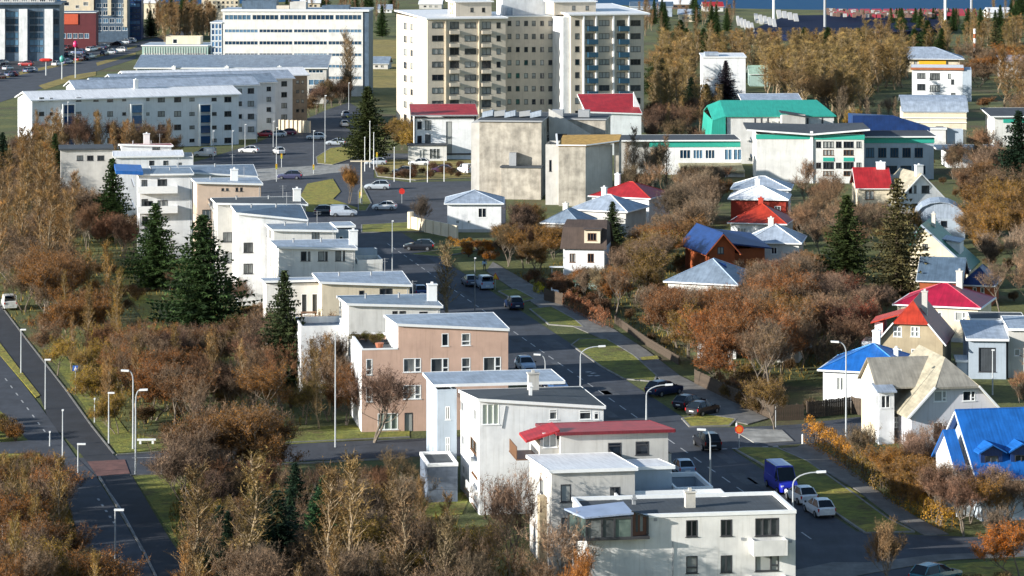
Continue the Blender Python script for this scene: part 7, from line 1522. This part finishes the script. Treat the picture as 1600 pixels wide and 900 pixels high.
for i in range(95):           # cars on the parking lots at the top left
    t = random.random(); row = i % 5; x = -20+t*230; y = 128-row*11-t*52
    if y < 48 or (x < 96 and y < 98): continue
    cc = random.choice([WHT, WHT, SIL, BLK, NVY, (.3, .02, .02), (.10, .14, .25), SIL]); wrd = {WHT: 'white', SIL: 'silver', BLK: 'black', NVY: 'navy'}.get(cc, 'red' if cc[0] > .2 else 'blue')
    car(random.choice(('hatch', 'estate')), x, y, random.choice((70, 75, 165)), cc, 'tiny %s car in the %s row of the parking lots at the top left' % (wrd, ('nearest', 'second', 'middle', 'fourth', 'farthest')[row]), group='cars on the top left parking lots')

# ---------------------------------------------------------------- lamps, poles and signs
M_POLE = plain('galvanised pole', (.45, .47, .48), .5, .2); M_POLED = plain('dark grey pole', (.16, .17, .18), .6); M_LAMP = plain('white lamp housing', (.78, .78, .76), .4)
def gooseneck(px, base, top, dirx, label, arm=1.9):
    p = G(px, base); h = (base-top)/S(base); o = thing('street_lamp', label, 'street lamp', p); mb = MB(); mb.tube([(0, 0, 0), (0, 0, 1.2), (0, 0, h-1.1)], [.11, .09, .06], 8); mb.build('pole', M_POLE, o)
    pts = [Vector((dirx*arm*(1-math.cos(a)), 0, h-1.1+1.0*math.sin(a))) for a in [i*math.pi/2/6 for i in range(7)]]; mb = MB(); mb.tube(pts, [.055]*7, 6); mb.build('arm', M_POLE, o)
    e = pts[-1]; mb = MB(); mb.prism([(e.x, -.14, e.z+.1), (e.x+dirx*.75, -.12, e.z+.14), (e.x+dirx*.75, .12, e.z+.14), (e.x, .14, e.z+.1)][::(1 if dirx > 0 else -1)], .16); mb.build('lamp_head', M_LAMP, o); return o
def pathlamp(px, base, top, label, dirx=1, ln=.55, mat=None):
    p = G(px, base); h = (base-top)/S(base); o = thing('street_lamp', label, 'street lamp', p); mb = MB(); mb.tube([(0, 0, 0), (0, 0, h)], [.085, .05], 8); mb.build('pole', mat or M_POLE, o)
    mb = MB(); x0, x1 = sorted((-dirx*.08, dirx*ln)); mb.box(x0, -.12, h, x1, .12, h+.14); mb.build('lamp_head', M_LAMP, o); return o
gooseneck(907, 617, 540, 1, 'tall curved street lamp behind the dark roofed white row house')
gooseneck(1010, 662, 600, 1, 'curved street lamp beside the parked dark blue estate car')
gooseneck(1239, 872, 736, 1, 'nearest curved street lamp rising beside the white cars')
gooseneck(1110, 792, 670, -1, 'straight tall lamp beside the low garage parapets', .4)
gooseneck(1322, 702, 533, -1, 'tall lamp with bent top before the blue hip roofed house', .7)
gooseneck(852, 606, 553, -1, 'thin lamp post above the dark blue parked cars', .5)
gooseneck(212, 742, 608, 1, 'tall bright lamp post at the side street corner by the red crossing', .35)
gooseneck(208, 702, 578, -1, 'lamp post just behind the tall bright corner one', .4)
pathlamp(33, 584, 516, 'path lamp on the yellow verge nearest the top of the cycle path')
pathlamp(71, 640, 563, 'path lamp at the lower tip of the yellow verge')
pathlamp(170, 693, 615, 'path lamp on the lawn edge of the brown wood')
pathlamp(122, 740, 695, 'short path lamp with flat head beside the red crossing', 1, .7)
pathlamp(180, 880, 798, 'path lamp with flat head low beside the dark cycle path', 1, .7)
pathlamp(4, 905, 822, 'path lamp rising from the bottom left corner thicket', 1, .8)
pathlamp(98, 716, 642, 'bare grey post left of the red crossing', 1, .1)
pathlamp(148, 660, 624, 'short white post at the wood edge above the verge', 1, .08)
pathlamp(78, 698, 676, 'very short grey post beside the left side street', 1, .08)
pathlamp(524, 699, 520, 'very tall white lamp post at the left of the salmon pink house', -1, .2)
pathlamp(1551, 617, 548, 'slim lamp post in front of the garage', 1, .2)
pathlamp(613, 428, 346, 'slim post on the main street beside the warm white row house', 1, .2)
pathlamp(742, 498, 404, 'thin post beside the tan twiggy street birch', 1, .15, M_POLED)
pathlamp(106, 246, 160, 'white lamp pole before the left part of the long apartment slab', 1, .2)
for i, (x, yb, yt) in enumerate(((427, 230, 190), (432, 262, 200), (490, 262, 205), (508, 255, 150), (383, 232, 195), (363, 250, 205), (401, 222, 180), (545, 172, 130), (333, 250, 205))):
    pathlamp(x, yb, yt, ['thin lamp post left of the junction mouth', 'lamp post above the waiting dark car', 'lamp post on the upper grass island', 'tall post on the tip of the upper grass island', 'lamp post beside the white parked car', 'lamp post before the apartment slab corner', 'lamp post left of the red parked car', 'lamp post under the office block', 'lamp post right of the white parked van'][i], 1, .3)
for i, (x, yb, yt) in enumerate(((616, 284, 231), (641, 285, 255), (668, 285, 252), (694, 284, 247), (570, 268, 215), (578, 262, 190), (584, 265, 208))):
    pathlamp(x, yb, yt, ['tall white post at the left end of the long island', 'second white post on the long island', 'third white post on the long island', 'fourth white post on the long island', 'left pole of the traffic light cluster', 'tallest pole of the traffic light cluster', 'right pole of the traffic light cluster'][i], 1, .1, M_LAMP)
tl = thing('utility_pole', 'tall white pole with wide cross arm at the junction', 'pole', G(565, 320)); h_ = (320-250)/S(320); mb = MB(); mb.tube([(0, 0, 0), (0, 0, h_)], [.16, .12], 8); mb.build('pole', W_CREAM, tl); mb = MB(); mb.box(-1.9, -.08, h_-.3, 1.7, .08, h_-.1); mb.build('cross_arm', W_CREAM, tl)
def signal(px, base, top, label):
    p = G(px, base); h = (base-top)/S(base); o = thing('traffic_light', label, 'traffic light', p); mb = MB(); mb.tube([(0, 0, 0), (0, 0, h)], [.07, .06], 7); mb.build('pole', M_POLE, o); mb = MB(); mb.box(-.16, -.2, h-.95, .16, .1, h); hd = mb.build('signal_head', plain('signal yellow', (.55, .40, .02), .5), o)
    for k, c in enumerate(((.5, .02, .02), (.5, .3, .02), (.02, .35, .1))): mb = MB(); mb.bar((0, -.22, h-.16-k*.3), (0, -.201, h-.16-k*.3), .09, sides=8); mb.build('lens', plain('lens %d' % k, c, .2), hd)
signal(432, 284, 256, 'traffic light by the pale crossing left of the waiting car'); signal(490, 272, 257, 'yellow headed traffic light on the pale crossing'); signal(440, 262, 240, 'traffic light behind the pale crossing'); signal(589, 270, 238, 'traffic light beside the tallest pole of the cluster'); signal(563, 318, 300, 'low traffic light at the foot of the white cross arm pole')
def sign(px, base, top, label, shape, col, border=None, sz=.45, glyph=None):
    p = G(px, base); h = (base-top)/S(base); o = thing('road_sign', label, 'road sign', p); mb = MB(); mb.tube([(0, 0, 0), (0, 0, h)], [.04, .04], 6); mb.build('pole', M_POLE, o)
    n = {'tri': 3, 'sq': 4, 'disc': 16}[shape]; a0 = {'tri': 90, 'sq': 45, 'disc': 0}[shape]
    def pl(r, y, t_): 
        mb = MB(); pts = [(r*math.cos(R(a0+360*i/n)), y, h-sz*.4+r*math.sin(R(a0+360*i/n))) for i in range(n)]; mb.poly(pts); mb.poly([(x, y+t_, z) for x, y, z in reversed(pts)]); return mb
    pl(sz, -.06, .02).build('sign_plate', plain('sign '+(border or col)[0], (border or col)[1], .4), o)
    if border: pl(sz*.72, -.066, .004).build('sign_face', plain('sign '+col[0], col[1], .4), o)
    if glyph:
        mb = MB(); zc_ = h-sz*.4; mb.box(-.045, -.075, zc_-.02, .045, -.07, zc_+.2); mb.prism([(-.12, -.075, zc_), (.12, -.075, zc_), (.05, -.07, zc_), (-.05, -.07, zc_)], .22); mb.build('symbol', plain('sign white', (.8, .8, .8), .5), o)
BL_, RD_, YL_, WT_ = ('blue', (.02, .10, .42)), ('red', (.55, .03, .02)), ('yellow', (.70, .42, .02)), ('white', (.8, .8, .8))
sign(118, 615, 573, 'blue footpath sign with white figure beside the brown wood', 'sq', BL_, None, .42, True)
sign(1155, 700, 668, 'orange red sign at the corner of the raised crossing', 'disc', ('orange', (.60, .16, .02)), RD_, .42)
sign(774, 452, 430, 'yellow triangular warning sign beside the pale blue van', 'tri', YL_, RD_, .6)
sign(628, 318, 297, 'red sign on the traffic island right of the white car', 'disc', RD_, None, .5)
sign(1212, 668, 630, 'grey post sign beside the olive brown tree', 'disc', ('grey', (.35, .35, .34)), None, .2)
for x, y, lab, mt in ((1151, 676, 'small white post beside the raised crossing', M_LAMP), (1254, 694, 'white post at the end of the orange hedge', M_LAMP), (1216, 642, 'short pale post at the foot of the long fence', M_LAMP), (750, 203, 'x', M_LAMP)):
    if lab == 'x': continue
    o = thing('bollard', lab, 'bollard', G(x, y)); mb = MB(); mb.tube([(0, 0, 0), (0, 0, .9), (0, 0, .98)], [.09, .09, .05], 8); mb.build('post', mt, o)
for x, y, c, lab in ((118, 62+15, (.6, .02, .12), 'pink advertising globe on a pole by the big road'), (97, 112, (.08, .35, .30), 'green advertising globe on a pole by the big road')):
    yb = y+45 if x == 118 else y+12; o = thing('sign_mast', lab, 'sign mast', G(x, yb)); h = (yb-(69 if x == 118 else 92))/S(yb); mb = MB(); mb.tube([(0, 0, 0), (0, 0, h)], [.2, .15], 8); mb.build('pole', M_POLE, o)
    mb = MB(); mb.tube([(0, 0, h-.9), (0, 0, h-.5), (0, 0, h), (0, 0, h+.5), (0, 0, h+.9)], [.3, .6, .7, .6, .25], 10); mb.build('globe', plain('globe '+lab[:4], c, .4), o)
o = thing('sign_mast', 'red oval sign on a mast at the top left parking lot', 'sign mast', G(72, 118)); mb = MB(); mb.tube([(0, 0, 0), (0, 0, 4)], [.2, .15], 8); mb.build('pole', M_POLE, o); mb = MB(); mb.tube([(-1.8, 0, 4.4), (-1, 0, 4.4), (1, 0, 4.4), (1.8, 0, 4.4)], [.25, .5, .5, .25], 8); mb.build('panel', plain('sign red', (.55, .03, .02)), o)
# person on the pavement in a light blue jacket
pr = thing('person', 'person in light blue jacket walking beside the orange trees near the warning sign', 'person', G(757, 424))
def skin(name, pts, edges, mat, parent):
    me = bpy.data.meshes.new(name); me.from_pydata([p[:3] for p in pts], edges, []); me.materials.append(mat); o = link(name, me, parent); md = o.modifiers.new('skin', 'SKIN'); o.modifiers.new('sub', 'SUBSURF').levels = 1
    for i, p in enumerate(pts): me.skin_vertices[0].data[i].radius = (p[3], p[4]) if len(p) > 4 else (p[3], p[3])
    me.skin_vertices[0].data[0].use_root = True
    bpy.context.view_layer.update(); dg = bpy.context.evaluated_depsgraph_get(); m2 = bpy.data.meshes.new_from_object(o.evaluated_get(dg)); o.modifiers.clear(); o.data = m2; return o
skin('body', [(0, 0, .95, .13, .10), (0, 0, 1.2, .14, .10), (0, 0, 1.42, .15, .09), (0, .01, 1.52, .06, .06), (0, -.01, 1.62, .09, .10), (0, -.01, 1.74, .075, .08),
    (.19, 0, 1.40, .055), (.27, .10, 1.12, .045), (.27, -.06, .90, .035), (-.19, 0, 1.40, .055), (-.27, -.10, 1.12, .045), (-.26, -.24, .92, .035),
    (.10, 0, .86, .09), (.11, -.16, .48, .06), (.11, -.18, .08, .045), (.11, -.34, .04, .035), (-.10, 0, .86, .09), (-.11, .08, .48, .06), (-.11, .30, .12, .045), (-.11, .18, .04, .035)],
    [(0, 1), (1, 2), (2, 3), (3, 4), (4, 5), (2, 6), (6, 7), (7, 8), (2, 9), (9, 10), (10, 11), (0, 12), (12, 13), (13, 14), (14, 15), (0, 16), (16, 17), (17, 18), (18, 19)], plain('dark trousers', (.03, .035, .06), .8), pr)
skin('jacket', [(0, 0, .92, .16, .125), (0, 0, 1.2, .165, .125), (0, 0, 1.44, .17, .11), (.20, 0, 1.40, .075), (.28, .10, 1.12, .065), (.28, -.05, .94, .055), (-.20, 0, 1.40, .075), (-.28, -.10, 1.12, .065), (-.27, -.22, .95, .055)], [(0, 1), (1, 2), (2, 3), (3, 4), (4, 5), (2, 6), (6, 7), (7, 8)], plain('light blue jacket', (.30, .45, .60), .8), pr)
for t in CARP.values():
    for c in list(t.children):
        for g in list(c.children): bpy.data.objects.remove(g)
        bpy.data.objects.remove(c)
    bpy.data.objects.remove(t)
